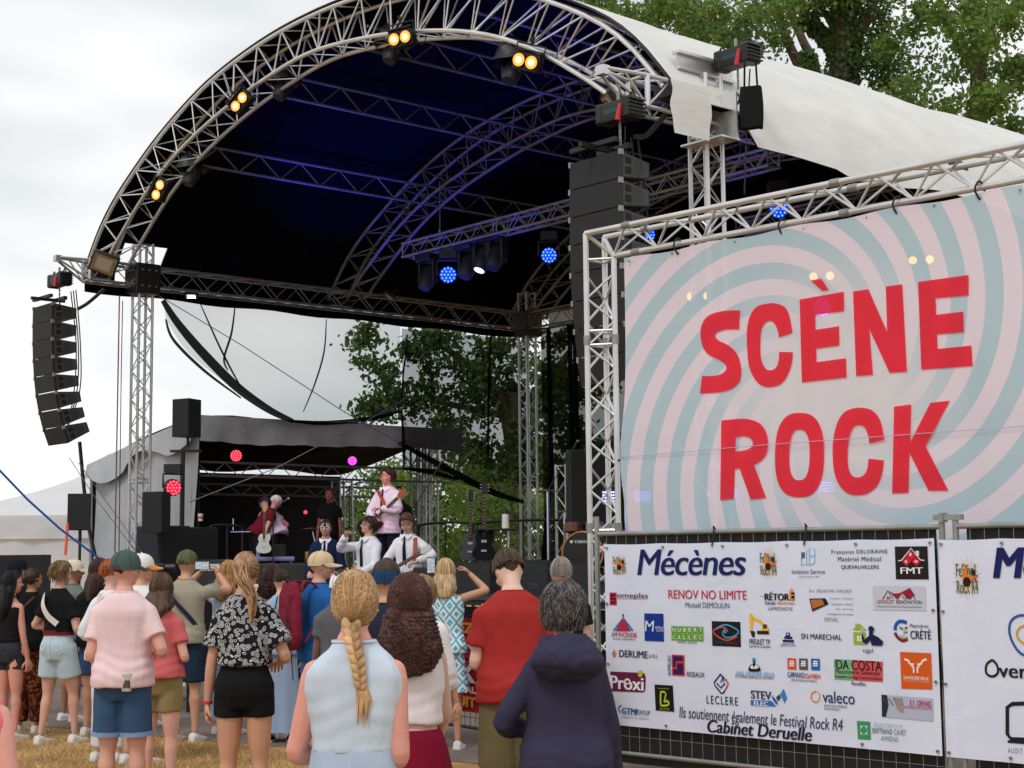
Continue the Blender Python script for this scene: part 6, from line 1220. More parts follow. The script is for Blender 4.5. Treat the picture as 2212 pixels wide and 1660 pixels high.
# ---------------- special cloths ----------------
def pat(name,build,rough=.9):
    m=bpy.data.materials.new(name); m.use_nodes=True; nt=m.node_tree; b=nt.nodes['Principled BSDF']; b.inputs['Roughness'].default_value=rough; b.inputs['Specular IOR Level'].default_value=.15; build(nt,b); return m
def _vor(nt,b,sc,ca,cb,ring):
    N_=nt.nodes.new;L=nt.links.new; tc=N_('ShaderNodeTexCoord'); n=N_('ShaderNodeTexNoise'); n.inputs['Scale'].default_value=9; mx=N_('ShaderNodeMix'); mx.data_type='VECTOR'; mx.inputs[0].default_value=.04
    L(tc.outputs['Object'],n.inputs[0]); L(tc.outputs['Object'],mx.inputs[4]); L(n.outputs['Color'],mx.inputs[5])
    v=N_('ShaderNodeTexVoronoi'); v.inputs['Scale'].default_value=sc; L(mx.outputs[1],v.inputs['Vector']); r=N_('ShaderNodeValToRGB'); r.color_ramp.interpolation='CONSTANT'; e=r.color_ramp.elements; e[0].position=0; e[0].color=cb; e[1].position=ring[0]; e[1].color=ca
    for i,q in enumerate(ring[1:]): x=e.new(q); x.color=(cb,ca)[i%2]
    L(v.outputs['Distance'],r.inputs[0]); L(r.outputs[0],b.inputs['Base Color'])
PAIS=pat('paisley_cloth',lambda nt,b:_vor(nt,b,38,lin((28,28,32))+(1,),lin((214,216,218))+(1,),(.12,.22,.31,.42,.5)))
FLOR=pat('floral_trouser_cloth',lambda nt,b:_vor(nt,b,30,lin((52,30,22))+(1,),lin((150,80,42))+(1,),(.3,.38,.48)))
def _dia(nt,b):
    N_=nt.nodes.new;L=nt.links.new
    def M(op,a,c=None):
        n=N_('ShaderNodeMath'); n.operation=op
        for i,q in enumerate((a,c)):
            if q is None: continue
            if isinstance(q,(int,float)): n.inputs[i].default_value=q
            else: L(q,n.inputs[i])
        return n.outputs[0]
    tc=N_('ShaderNodeTexCoord'); s=N_('ShaderNodeSeparateXYZ'); L(tc.outputs['Object'],s.inputs[0]); k=9
    a=M('PINGPONG',M('MULTIPLY',s.outputs[0],k),.5); c=M('PINGPONG',M('MULTIPLY',s.outputs[2],k*.75),.5); d=M('ADD',a,c); f=M('FRACT',M('MULTIPLY',d,2.6)); r=N_('ShaderNodeValToRGB'); r.color_ramp.interpolation='CONSTANT'; r.color_ramp.elements[1].position=.45
    r.color_ramp.elements[0].color=lin((84,170,198))+(1,); r.color_ramp.elements[1].color=lin((222,232,234))+(1,); L(f,r.inputs[0]); L(r.outputs[0],b.inputs['Base Color'])
DIAM=pat('blue_diamond_cloth',_dia)
FG='festival crowd watching the stage'
SKL=(222,172,150);SKM=(206,150,122);SKD=(180,124,96)
c_=lambda *a:tuple(a)
def sunnies(r,rgb,up=False,oval=False):
    mb=MB().use(mat('frame_%d'%rgb[0],rgb,.4,0,0)); hd,hh=r.hd,r.hh; y=.455 if not up else .30; t=.5 if not up else .88
    for s in(-1,1):
        mb.tube([hd(s*.17+.115*math.cos(a),y-.02*abs(math.cos(a)),t+(.075 if oval else .09)*math.sin(a)) for a in np.linspace(0,2*PI,14)],(.028 if oval else .014)*hh,5); mb.tube([hd(s*.28,y-.03,t+.02),hd(s*.39,.12,t+.03),hd(s*.395,-.02,t)],.012*hh,4)
    mb.tube([hd(-.06,y+.01,t),hd(.06,y+.01,t)],.014*hh,4); q=mb.build('sunglasses',parent=r.body)
    mb=MB().use(mat('lens_black',(14,14,16),.15,0,0))
    for s in(-1,1): mb.disc(hd(s*.17,y-.002,t),.1*hh,(r.body.matrix_world.to_3x3().inverted()@V((0,0,1))) if False else (r.hd(0,1,.5)-r.hd(0,0,.5)),14,.07*hh)
    mb.build('sunglass_lens',parent=q)
# ---- the nearest people
r=person('woman with a long fair braid and pale blue sleeveless top, nearest to the camera',766,5.5,1.668,-2,sex='f',tone=(228,156,140),hair=('braid',(168,134,96),{'n':1100,'vol':.03}),top=('tank',(196,210,226),None,{'sleeve':0,'hem':.625,'loose':.35,'ease':.008,'wr':1.5,'fold':.5}),bottom=('shorts',(168,186,208),None,{'len':.6,'up':.635,'denim':1,'ex':.013}),build=1.06,vox=.009,aL=(-.02,.12,.60),aR=(.04,.12,.58),poleL=(-.75,-.6,-.5),poleR=(.35,-.8,-.5),shoes=(230,230,230))
MB().use(mat('leather_patch',(150,96,62),.7)).box((.105*r.h*.62,-.113,.575*r.h),(.05,.006,.03)).build('leather_patch',parent=r.bottom)
mb=MB().use(mat('gold',(214,170,90),.3,.9,0))
for s in(-1,1): mb.ball(r.hd(s*.41,-.02,.33),.007,8)
mb.build('earring',parent=r.body)
r=person('woman with very long dark curly hair, white sleeveless top and dark red skirt',884,7.1,1.61,4,sex='f',tone=(232,184,164),hair=('curly',(72,44,38),{'drop':1.1,'wd':.54,'n':1200,'vol':.12,'fly':60}),top=('tank',(230,222,226),None,{'sleeve':0,'hem':.60,'loose':.35,'fold':.5,'wr':1.3}),bottom=('skirt',(128,18,48),None,{'up':.585,'len':.40}),build=.97,vox=.010,aL=(-.07,.10,.55),aR=(.055,.13,.50),poleR=(.9,-.5,-.3))
r=person('person with tousled grey dark hair in a navy blue hooded sweatshirt, near the fence',1216,6.7,1.58,2,sex='f',tone=(214,164,140),hair=('messy',(66,62,61),{'n':1300,'nape':.04,'vol':.13,'hi':1.7}),top=('hoodie',(54,52,74),None,{'sleeve':1.86,'hem':.46,'loose':1.25,'ease':.022,'flare':1.12}),bottom=('trousers',(96,98,74)),build=.9,vox=.010,aL=(-.09,.12,.60),aR=(.135,.06,.46),poleR=(.8,-.6,0),poleL=(-.7,-.7,-.3))
hm=cloth('cloth_54_52_74',(54,52,74)); h=r.h
mb=MB().use(hm); RG=[]
for k in range(9):
    f=k/8; c=V((0,-.075*h-.035*h*math.sin(f*PI)*1.0,(.865-.115*f)*h)); w_=(.062+.040*math.sin(min(1,f*1.25)*PI/2)-.055*max(0,f-.7)/.3)*h; RG.append([c+V((w_*math.cos(a),(.028+.02*math.sin(f*PI))*h*math.sin(a)+(.05*h*math.cos(a)**2)*(1-f),.004*h*math.sin(a*3+f*5))) for a in np.linspace(0,2*PI,22,endpoint=False)])
mb.rings(RG); hme=remesh(mb,.009,3,'hood'); wrinkle(hme,.012,14,11,3); hme.materials.clear(); hme.materials.append(hm); link('hood',hme,r.top)
mb=MB().use(hm).tube(catmull([V((-.052*h,-.02*h,.852*h)),V((-.055*h,-.075*h,.842*h)),V((0,-.10*h,.832*h)),V((.055*h,-.075*h,.842*h)),V((.052*h,-.02*h,.852*h))],5),.014*h,8).build('hood_roll',parent=r.top)
w_=r.arm[1][2]; e=r.arm[1][1]
for t,cc,nm in((.90,(232,206,60),'yellow_wristband'),(.985,(214,50,46),'red_wristband')): p=e.lerp(w_,t); d=(w_-e).normalized()*.012; MB().use(mat(nm,cc,.6,0,0)).tube([p-d,p+d],.0175*h/1.0*1.0,12).build('wristband',parent=r.body)
# ---- second rank
r=person('man in a dark red t-shirt and khaki shorts looking down, beside the hooded person',1108,9.2,1.765,6,tone=(228,184,164),hair=('short',(74,56,44),{'n':700,'vol':.05,'nape':.2}),top=('tee',(158,46,44),None,{'hem':.485,'sleeve':.68,'loose':1.15,'ease':.018,'sw':1.2}),bottom=('shorts',(104,94,66),None,{'len':.98,'w':1.2}),hp=-30,hy=12,lean=.10,vox=.011,aL=(-.055,.16,.60),aR=(.04,.16,.60),build=.97,shoes=(30,30,32))
r=person('man in a pink t-shirt, green grey cap and rolled denim shorts',270,10.3,1.76,-6,tone=(222,160,140),hair=('short',(66,48,38),{'nape':.22}),cap={'c':(72,92,88),'gap':True,'t':.52},top=('tee',(230,202,206),None,{'hem':.505,'sleeve':.66,'loose':1.1,'ease':.015,'fold':1.2}),bottom=('shorts',(58,84,118),None,{'len':.78,'w':1.1,'cuff':(128,152,188)}),vox=.011,aL=(-.075,.12,.60),aR=(.09,.10,.62),poleL=(-.3,-.9,-.2),poleR=(.55,-.8,-.3),build=.92,hy=-14,shoes=(200,200,200))
P=r.wv(V((.045*r.h,-.15,.515*r.h))); cup=thing('plastic_cup','printed plastic cup tucked in the back pocket of the denim shorts','cup',P-Z*.04)
MB().use(mat('cup_plastic',(196,194,188),.3,0,.5,40,alpha=.8)).tube([(0,0,0),(0,0,.11)],[.03,.04],14,cap=False).build('cup_body',parent=cup); MB().use(mat('cup_print',(90,84,76),.5,0,.6,30)).tube([(0,0,.02),(0,0,.07)],[.032,.0365],14,cap=False).build('cup_print',parent=cup)
r=person('woman with a long fair ponytail in a black and white paisley shirt and black shorts',530,9.8,1.745,-3,sex='f',tone=(206,150,122),hair=('pony',(150,118,86),{'n':700,'drop':1.6}),top=('blouse',(90,90,90),PAIS,{'hem':.60,'sleeve':.72,'loose':1.3,'ease':.020,'sw':1.35}),bottom=('shorts',(24,24,26),None,{'len':.36,'w':1.15,'up':.605}),vox=.011,aL=(-.135,.0,.44),aR=(.10,.12,.60),build=.97,shoes=(210,210,210))
mb=MB().use(mat('red_band',(200,40,50),.6,0,0)); w_,e=r.arm[-1][2],r.arm[-1][1]; p=e.lerp(w_,.93); mb.tube([p,p+(w_-e).normalized()*.015],.032,10).build('wristband',parent=r.body)
person('woman in a coral t-shirt and khaki shorts standing close beside the man in pink',349,11.5,1.60,-14,sex='f',tone=(228,170,150),hair=('long',(84,64,48),{'drop':.55,'n':260,'wavy':1}),top=('tee',(196,98,98),None,{'hem':.53,'sleeve':.6}),bottom=('shorts',(148,132,92),None,{'len':.55,'w':1.15}),aL=(-.04,.12,.60),aR=(.06,.12,.62),shoes=(210,200,190))
# partly hidden people near the front
person('person in a navy blue cap standing behind the curly haired woman',834,9.0,1.70,0,tone=SKM,hair=('short',(60,44,34)),cap={'c':(30,60,88),'t':.38},top=('tee',(40,44,60)),shoes=(30,30,30))
person('person in a white cap and dark grey t-shirt behind the woman with the braid',738,11.5,1.62,-10,tone=(120,84,66),hair=('short',(30,26,24)),cap={'c':(226,226,228),'t':.42},top=('tee',(92,94,100),None,{'hem':.47}),aR=(.1,.1,.6),hy=-25)
r=person('woman with short streaked blonde hair, sunglasses on her head, white shirt and yellow backpack',912,10.4,1.57,-20,sex='f',tone=(220,166,140),hair=('messy',(140,112,76),{'n':320,'vol':.09}),top=('shirt',(228,226,230),None,{'hem':.50,'sleeve':1.55}),bottom=('shorts',(210,208,206),None,{'len':.5}),aR=(.13,.06,.46),aL=(-.08,.14,.7)); sunnies(r,(60,44,36),True)
def backpack(r,label,rgb,w_,hh_,dz,dark):
    h=r.h; c=V((0,-.115*h-.07,dz*h)); o=thing('backpack',label,'backpack',r.wv(c)); o.rotation_euler=r.M.to_euler(); m_=cloth('bag_%d_%d_%d'%rgb,rgb); RG=[]
    for k in range(11):
        f=k/10; z=-hh_/2+hh_*f; q=1-.35*abs(2*f-1)**4-.10*f; RG.append([V((w_/2*q*math.copysign(abs(math.cos(a))**.6,math.cos(a)),.085*(1-.3*f)*(1 if math.sin(a)<0 else .6)*q*math.copysign(abs(math.sin(a))**.7,math.sin(a)),z)) for a in np.linspace(0,2*PI,24,endpoint=False)])
    mb=MB().use(m_).rings(RG); me=remesh(mb,.012,2,'bag'); wrinkle(me,.012,12,9,2); me.materials.clear(); me.materials.append(m_); link('bag_body',me,o)
    mb=MB().use(cloth('bagp_%d'%rgb[0],dark)); RG=[]
    for k in range(6):
        f=k/5; q=1-.3*abs(2*f-1)**3; RG.append([V((w_*.36*q*math.cos(a),-.07+.05*q*math.sin(a)*(1 if math.sin(a)<0 else .3),-hh_*.42+hh_*.42*f)) for a in np.linspace(0,2*PI,18,endpoint=False)])
    mb.rings(RG).build('front_pocket',parent=o)
    mb=MB().use(m_)
    for s in(-1,1): mb.tube(catmull([V((s*w_*.3,.03,hh_*.38)),V((s*.085*h*.6,.09,hh_*.52)),V((s*.09*h*.6,.20,hh_*.42)),V((s*.095*h*.62,.24,hh_*.1)),V((s*w_*.45,.06,-hh_*.38))],5),.02,6,flat=.5)
    mb.build('shoulder_strap',parent=o)
    mb=MB().use(BLK)
    for s in(-1,1): mb.tube([V((s*w_*.3,-.07,hh_*.3)),V((s*w_*.32,-.1,0)),V((s*w_*.3,-.05,-hh_*.5)),V((s*w_*.3,-.03,-hh_*.95 if s>0 else -hh_*.5))],.006,4)
    mb.tube([V((-.02,-.02,hh_*.48)),V((0,-.05,hh_*.56)),V((.02,-.02,hh_*.48))],.007,5); mb.build('strap_webbing',parent=o); return o
backpack(r,'small mustard yellow backpack worn over the white shirt',(222,160,50),.24,.34,.70,(206,142,40))
r=person('man in a beige cap and blue t-shirt with denim shorts, carrying a maroon backpack',690,13.6,1.75,-55,tone=SKM,hair=('short',(40,32,28)),cap={'c':(206,184,150),'gap':True},top=('tee',(34,92,158),None,{'hem':.47,'sleeve':.6}),bottom=('shorts',(74,118,164),None,{'len':.85,'w':1.2}),aL=(-.07,.15,.62),aR=(.08,.15,.62),hy=-28,build=.97); sunnies(r,(20,20,20))
backpack(r,'maroon hiking backpack worn over the blue t-shirt',(122,34,54),.36,.56,.69,(96,34,48))
# ---- woman in patterned dress filming
r=person('blonde woman in a blue and white diamond patterned dress raising a phone',962,14.2,1.68,-8,sex='f',tone=(196,140,112),hair=('long',(180,152,114),{'drop':.62,'n':260,'wd':.46}),top=('dress',(120,190,210),DIAM,{'hem':.50,'sleeve':0,'zt':.80,'skirtlen':.30,'loose':.4}),bottom=('none',(0,0,0)),aL=(-.09,.20,.90),aR=(.10,.16,.92),poleL=(-.7,.3,-.6),poleR=(1,-.1,-.5),shoes=(215,215,215),curl=.9)
def phone(P,label,ang=0,w_=.075,h_=.15):
    o=thing('phone',label,'phone',P,ang); MB().use(RUB).box((0,0,0),(w_,.009,h_),bev=.003).build('phone_body',parent=o); MB().use(mat('phone_screen',(150,160,170),.2,0,.7,60,emit=(.4,.45,.5),es=.35)).box((0,-.0055,0),(w_*.9,.002,h_*.9)).build('phone_screen',parent=o)
phone(at(931,1222,14.45),'phone held up by the woman in the diamond patterned dress')
mb=MB().use(cloth('lace',(225,222,215))).tube([r.sp(.80)+V((-.06*r.h,-.075*r.h,0)),r.sp(.70)+V((0,-.10*r.h,0)),r.sp(.60)+V((.05*r.h,-.10*r.h,0))],.005,5).build('bag_cord',parent=r.body)
r=person('man with cropped grey hair in a black t-shirt just behind the hooded person',1212,11.9,1.69,-6,tone=(210,160,140),hair=('balding',(128,122,118),{'vol':.012,'n':260}),top=('tee',(26,26,28)),bottom=('trousers',(40,40,44)),shoes=(30,30,30),hy=20)
# ---- left group
r=person('man in an olive t-shirt, khaki cap and dark denim shorts filming with a phone',403,15.0,1.78,-16,tone=SKM,hair=('short',(50,38,32)),cap={'c':(92,96,66),'gap':True},top=('tee',(158,152,134),None,{'hem':.51,'sleeve':.6}),bottom=('shorts',(34,50,72),None,{'len':.85,'w':1.1}),aL=(-.02,.20,.88),aR=(.075,.20,.885),poleR=(1,-.1,-.8),poleL=(-.7,.2,-.6),curl=1.0,shoes=(225,225,228))
phone(at(437,1222,14.9),'phone held sideways by the man in the olive t-shirt',-.2,.15,.075)
strap_over(r,[(-.07,.81,-1),(-.02,.74,-1),(.05,.66,-1),(.085,.60,-1)],.04,'bag_strap',cloth('strap_navy',(40,46,62)))
w_,e=r.arm[1][2],r.arm[1][1]; p=e.lerp(w_,.86); d=(w_-e).normalized()*.012; MB().use(mat('red_band',(200,40,50),.6,0,0)).tube([p,p+d],.031,10).build('wristband',parent=r.body)
r=person('woman with short fair brown hair, black t-shirt, white shoulder strap and light denim shorts',130,14.9,1.69,-22,sex='f',tone=(214,160,140),hair=('messy',(112,86,60),{'n':280,'nape':.25,'vol':.08}),top=('tee',(24,24,27),None,{'hem':.60,'sleeve':.6,'loose':.9,'sw':1.15}),bottom=('shorts',(176,194,206),None,{'len':.62,'w':1.25,'up':.615,'denim':1,'hemw':1.08}),aL=(-.055,.10,.62),aR=(.06,.13,.62),poleL=(-1,-.5,-.3),belt=(110,30,44),hy=-22,shoes=(226,224,220),legs=((-.085,-.03,.045),(.075,.06,.045)))
strap_over(r,[(-.055,.822,-1),(-.035,.76,-1),(.0,.70,-1),(.05,.655,-1)],.055,'bag_strap',cloth('strap_white',(216,212,204)))
r=person('woman with tied up brown hair and orange brown floral trousers',70,15.9,1.63,-20,sex='f',tone=SKD,hair=('bun',(60,42,32),{'knot':.5}),top=('tee',(22,22,24),None,{'hem':.50,'sleeve':.6}),bottom=('trousers',(120,70,40),FLOR,{'wl':1.35,'w':1.1}),hy=-20)
strap_over(r,[(.06,.82,-1),(.02,.76,-1),(-.04,.68,-1),(-.08,.60,-1)],.012,'bag_strap',cloth('strap_brown',(120,78,46)))
o=thing('handbag','small tan leather shoulder bag hanging beside the floral trousers','bag',at(52,1412,15.5)); MB().use(mat('tan_leather',(176,120,66),.6,0,.2)).box((0,0,0),(.11,.06,.13),bev=.03).build('bag_body',parent=o); MB().use(mat('tan_leather',(176,120,66),.6,0,.2)).tube([(-.04,0,.06),(0,0,.1),(.04,0,.06)],.006,5).build('handle',parent=o)
r=person('woman with long black hair, black camisole and dark denim shorts at the left edge',26,15.3,1.60,-30,sex='f',tone=(220,150,132),hair=('long',(18,16,20),{'drop':1.3,'n':260,'wd':.42}),top=('tank',(24,24,28),None,{'sleeve':0,'zt':.78,'hem':.58}),bottom=('shorts',(52,54,62),None,{'len':.42,'up':.61,'denim':1}),hy=-30,nofeet=False)
person('person in a black cap with a red and white flower behind the black haired woman',36,17.5,1.72,-25,tone=SKM,hair=('long',(26,22,22),{'drop':.5}),cap={'c':(26,28,34)},top=('tee',(22,22,26)),hy=-25)
r=person('man in a cream cap and grey t-shirt with one hand raised to his chin',158,17.0,1.70,-40,tone=(160,108,82),hair=('short',(24,20,20)),cap={'c':(214,204,180)},top=('tee',(110,116,112)),bottom=('shorts',(24,24,28),None,{'len':.8}),aR=(.05,.14,.82),poleR=(1,.4,-.3),aL=(-.1,.1,.6),hy=-20,shoes=(220,220,220))
person('person with long dark brown hair and a black top, left of the red haired person',214,15.6,1.71,-18,tone=SKM,hair=('long',(62,42,32),{'drop':.9,'wd':.3,'n':200}),top=('tee',(22,22,24)),hy=-22,build=1.02)
r=person('red haired person in a white shirt with an embroidered strap',240,13.6,1.70,-20,sex='f',tone=(226,176,156),hair=('short',(150,74,34),{'vol':.09,'n':260}),top=('shirt',(222,226,236),None,{'hem':.50,'sleeve':1.7,'loose':1.4}),bottom=('trousers',(214,214,216)),aL=(-.10,.12,.6),hy=-20)
strap_over(r,[(-.01,.83,-1),(.0,.79,-1),(.015,.75,-1)],.045,'bag_strap',cloth('strap_embroidered',(214,190,170)))
person('person in a white and orange cap partly hidden by the man in pink',303,13.4,1.745,-30,tone=SKM,hair=('short',(90,80,72)),cap={'c':(226,222,214),'brim':(216,150,80)},top=('tee',(224,222,220)),hy=-30)
r=person('older man with grey hair aiming a camera toward the stage',322,16.5,1.66,-60,tone=(216,140,120),hair=('short',(120,112,106)),top=('tee',(46,54,84)),aL=(-.05,.2,.86),aR=(.05,.2,.86),face=True,poleR=(1,0,-.6))
o=thing('camera','black photo camera with a large lens held up by the older man','camera',at(349,1227,16.3),R(-90)); MB().use(RUB).box((0,0,0),(.13,.07,.09),bev=.01).build('camera_body',parent=o); MB().use(RUB).tube([(0,.03,0),(0,.14,0)],[.036,.042],14).build('lens',parent=o)
r=person('woman with wavy blonde hair holding a phone up, left of the ponytail woman',494,15.6,1.68,-18,sex='f',tone=SKL,hair=('long',(164,122,74),{'drop':.8,'wavy':1,'n':220,'wd':.5}),top=('tee',(150,170,190)),bottom=('trousers',(150,176,206),None,{'wl':1.3}),aL=(-.10,.18,.88),aR=(.02,.2,.86),poleL=(-1,0,-.5),hy=-20,curl=.9)
phone(at(461,1226,15.8),'phone held up in front of the wavy blonde woman',0,.14,.075)
person('person with dark curly hair and a pink top right of the ponytail woman',588,15.2,1.63,-10,sex='f',tone=(226,150,140),hair=('curly',(56,34,30),{'drop':.5,'n':200}),top=('tank',(222,150,150),None,{'sleeve':0,'zt':.8}),bottom=('trousers',(128,150,182),None,{'wl':1.5,'w':1.15}))
person('woman in a long pale blue dress behind the ponytail woman',608,14.9,1.60,0,sex='f',tone=SKL,hair=('short',(60,44,34)),top=('dress',(150,172,200),None,{'hem':.50,'sleeve':.5,'skirtlen':.06}),bottom=('none',(0,0,0)),shoes=(30,30,30))
person('person mostly outside the frame at the left edge, bare arm hanging down',-84,4.6,1.60,0,sex='f',tone=(232,160,146),hair=('long',(90,60,40)),top=('tank',(232,120,140),None,{'sleeve':0}),bottom=('shorts',(90,110,150)),aR=(.135,-.02,.44),vox=.012)
# ---------------- the band ----------------
BG='band members on the stage'
r=person('standing guitarist in a white shirt and dark tie, tallest of the band',838,23.6,1.80,148,DECK,tone=(226,160,140),hair=('messy',(52,34,30),{'vol':.13,'nape':.3}),top=('shirt',(226,220,230),None,{'hem':.455,'sleeve':1.9,'ease':.012,'loose':1.1}),bottom=('trousers',(24,28,50)),aL=(-.03,.15,.66),aR=(.035,.14,.585),poleL=(-1,-.2,-.5),poleR=(1,-.4,-.3),face=True,hy=-12,shoes=(20,20,22),group=BG,vox=.012)
def tie(r,rgb=(20,26,44)):
    h=r.h; f=lambda x,z,y=.0: r.sp(z)+V((x*h,(spl(TOR['m'],z)[1]+.022)*h+y,0)); MB().use(cloth('tie_navy',rgb)).sheet([[f(-.009,.825),f(.009,.825)],[f(-.006,.81),f(.006,.81)],[f(-.012,.74),f(.012,.74)],[f(-.016,.64),f(.016,.64)],[f(-.016,.60),f(.016,.60)],[f(0,.585),f(.001,.585)]]).build('necktie',parent=r.body)
    m_=cloth('collar_white',(230,228,236)); MB().use(m_).sheet([[f(-.001,.825,.004),f(-.045,.845,-.03)],[f(-.028,.80,.004),f(-.05,.83,-.03)]]).sheet([[f(.001,.825,.004),f(.045,.845,-.03)],[f(.028,.80,.004),f(.05,.83,-.03)]]).build('shirt_collar',parent=r.body)
tie(r)
def guitar(name,label,loc,ang,body,neckc,sc=1.0,headc=(40,26,22),flip=1,kind='solid'):
    """neck along +x, face toward +z of the local frame; ang is a rotation matrix"""
    o=thing(name,label,'guitar',loc); o.rotation_euler=ang
    pts=[(-.02,.10),(-.10,.135),(-.18,.115),(-.235,.125),(-.33,.175),(-.42,.13),(-.445,0),(-.42,-.13),(-.33,-.175),(-.235,-.125),(-.18,-.115),(-.09,-.15),(.015,-.12),(-.02,-.05),(0,0),(.0,.05)]
    q=[(p.x*sc,p.y*sc) for p in catmull([V((a,b,0)) for a,b in pts],4,True)]
    MB().use(body).poly([q],lambda x,y,t:V((x,y,t)),.045*sc).build('guitar_body',parent=o)
    if kind=='guard': MB().use(mat('pick_guard',(225,222,210),.4,0,0)).poly([[(x*.75-.05*sc,y*.7) for x,y in q]],lambda x,y,t:V((x,y,.047*sc))).build('pick_guard',parent=o)
    mb=MB().use(neckc).box((.22*sc,0,.05*sc),(.62*sc,.05*sc,.022*sc)); mb.build('neck',parent=o)
    mb=MB().use(mat('fret_board',(60,36,26),.5,0,.1)).box((.2*sc,0,.064*sc),(.62*sc,.046*sc,.006)); mb.use(ALU)
    for k in range(12): mb.box((.5*sc-.05*sc*k,0,.068*sc),(.003,.046*sc,.003))
    mb.build('fretboard',parent=o)
    MB().use(mat('headstock_%d'%headc[0],headc,.4,0,0)).poly([[(.52*sc,-.028*sc),(.56*sc,-.045*sc),(.70*sc,-.04*sc),(.715*sc,.0),(.70*sc,.04*sc),(.56*sc,.045*sc),(.52*sc,.028*sc)]],lambda x,y,t:V((x,y,.045*sc+t)),.015*sc).build('headstock',parent=o)
    for k in range(3):
        for s in(-1,1): MB().use(ALU).tube([((.58+.045*k)*sc,s*.045*sc,.05*sc),((.58+.045*k)*sc,s*.07*sc,.05*sc)],.007*sc,6).build('tuning_peg',parent=o)
    MB().use(ALU).box((-.30*sc,0,.05*sc),(.03*sc,.08*sc,.012*sc)).build('bridge',parent=o); MB().use(ALU).box((-.16*sc,0,.05*sc),(.04*sc,.08*sc,.01*sc)).build('pickup',parent=o); return o
def gx(right,up,fwd):
    """rotation whose x = neck direction, z = face normal"""
    x=V(right).normalized(); z=V(fwd); z=(z-x*x.dot(z)).normalized(); y=z.cross(x); return Matrix((x,y,z)).transposed().to_euler()
SUN=mat('sunburst_wood',(150,70,30),.3,0,.5,5,coat=.5); BLKG=mat('black_gloss',(16,16,18),.4,0,0,spec=.2); WHG=mat('white_gloss',(226,224,214),.3,0,0,coat=.4); MAP=mat('maple',(196,150,90),.4,0,.1)
w1=lambda v:r.wv(v)
guitar('electric_guitar','brown guitar slung on the standing guitarist, neck pointing up and right',r.wv(V((.02,.185,1.06))),gx(w1(V((-.36,.2,1.38)))-w1(V((.03,.18,1.1))),None,w1(V((0,1,0)))-w1(V((0,0,0)))),BLKG,MAP,.95,(150,80,40))
h=r.h; MB().use(mat('leather_strap',(150,66,36),.6,0,.1)).tube(catmull([r.sp(.63)+V((-.06*h,.13*h,0)),r.sp(.72)+V((-.03*h,.105*h,0)),r.sp(.80)+V((.045*h,.07*h,0)),r.sp(.825)+V((.055*h,0,0)),r.sp(.78)+V((.04*h,-.07*h,0)),r.sp(.66)+V((-.03*h,-.09*h,0))],5),.026,6,flat=.25).build('guitar_strap',parent=r.body)
r=person('seated band member in a navy suit and white oval sunglasses, leftmost of the band',706,24.2,1.78,176,DECK,tone=(222,160,146),hair=('short',(44,32,28),{'vol':.02,'nape':.35}),top=('jacket',(26,36,66),None,{'hem':.50,'sleeve':1.9,'ease':.018}),bottom=('trousers',(26,36,66)),legs='sit',face=True,group=BG,aL=(-.1,.2,.56),aR=(.1,.2,.56),lean=.1,vox=.012,z0=None) if False else person('seated band member in a navy suit and white oval sunglasses, leftmost of the band',706,22.8,1.78,176,.90,tone=(222,160,146),hair=('short',(44,32,28),{'vol':.02,'nape':.35}),top=('jacket',(26,36,66),None,{'hem':.50,'sleeve':1.9,'ease':.018}),bottom=('trousers',(26,36,66)),legs='sit',face=True,group=BG,aL=(-.1,.2,.56),aR=(.1,.2,.56),lean=.1,vox=.012)
sunnies(r,(232,230,220),False,True); h=r.h; f=lambda x,z:r.sp(z)+V((x*h,(spl(TOR['m'],z)[1]+.017)*h,0)); MB().use(cloth('collar_white',(230,228,236))).sheet([[f(-.024,.838),f(.024,.838)],[f(-.022,.76),f(.022,.76)],[f(-.006,.66),f(.006,.66)]]).build('shirt_front',parent=r.body); tie(r)
r=person('seated singer in a white shirt and white sunglasses singing into a microphone',798,21.8,1.78,140,.90,tone=(222,164,146),hair=('thick',(56,38,32),{'vol':.10,'nape':.2,'n':240}),top=('shirt',(226,226,236),None,{'hem':.49,'sleeve':1.9}),bottom=('trousers',(24,28,50)),legs='sit',face=True,group=BG,aL=(-.1,.2,.56),aR=(.055,.20,.855),poleR=(1,-.1,-.9),hy=-35,hp=14,lean=.03,vox=.012,curl=(.6,1.3))
sunnies(r,(232,228,214)); tie(r)
P=r.hand[1]; o=thing('microphone','hand microphone held by the seated singer','microphone',P+Z*.02); dv=(r.wv(r.hd(0,.6,.25))-P).normalized()*.12
MB().use(RUB).tube([-dv*.5,dv*.7],[.013,.018],8).build('mic_body',parent=o); MB().use(mat('mic_grille',(140,142,146),.4,.8,.2,90)).ball(dv*.9,.029,10).build('mic_grille',parent=o)
r=person('seated guitarist in a white shirt looking down at his guitar, rightmost of the band',884,21.5,1.78,160,.93,tone=(222,170,152),hair=('thick',(84,60,52),{'vol':.12,'nape':.3,'n':240}),top=('shirt',(228,226,236),None,{'hem':.49,'sleeve':1.9}),bottom=('trousers',(24,28,50)),legs='sit',face=True,group=BG,aL=(-.13,.17,.63),aR=(.06,.16,.56),poleL=(-1,-.3,-.3),poleR=(1,-.3,-.2),hp=-18,hy=8,lean=.06,vox=.012)
tie(r); h=r.h
guitar('electric_guitar','cream and dark electric guitar held across the lap of the seated guitarist',r.wv(r.sp(.58)+V((.02*h,.19*h,0))),gx(r.wv(V((-.7,.1,.35)))-r.wv(V((0,0,0))),None,r.wv(V((0,1,.25)))-r.wv(V((0,0,0)))),SUN,MAP,.9,(190,190,186),kind='guard')
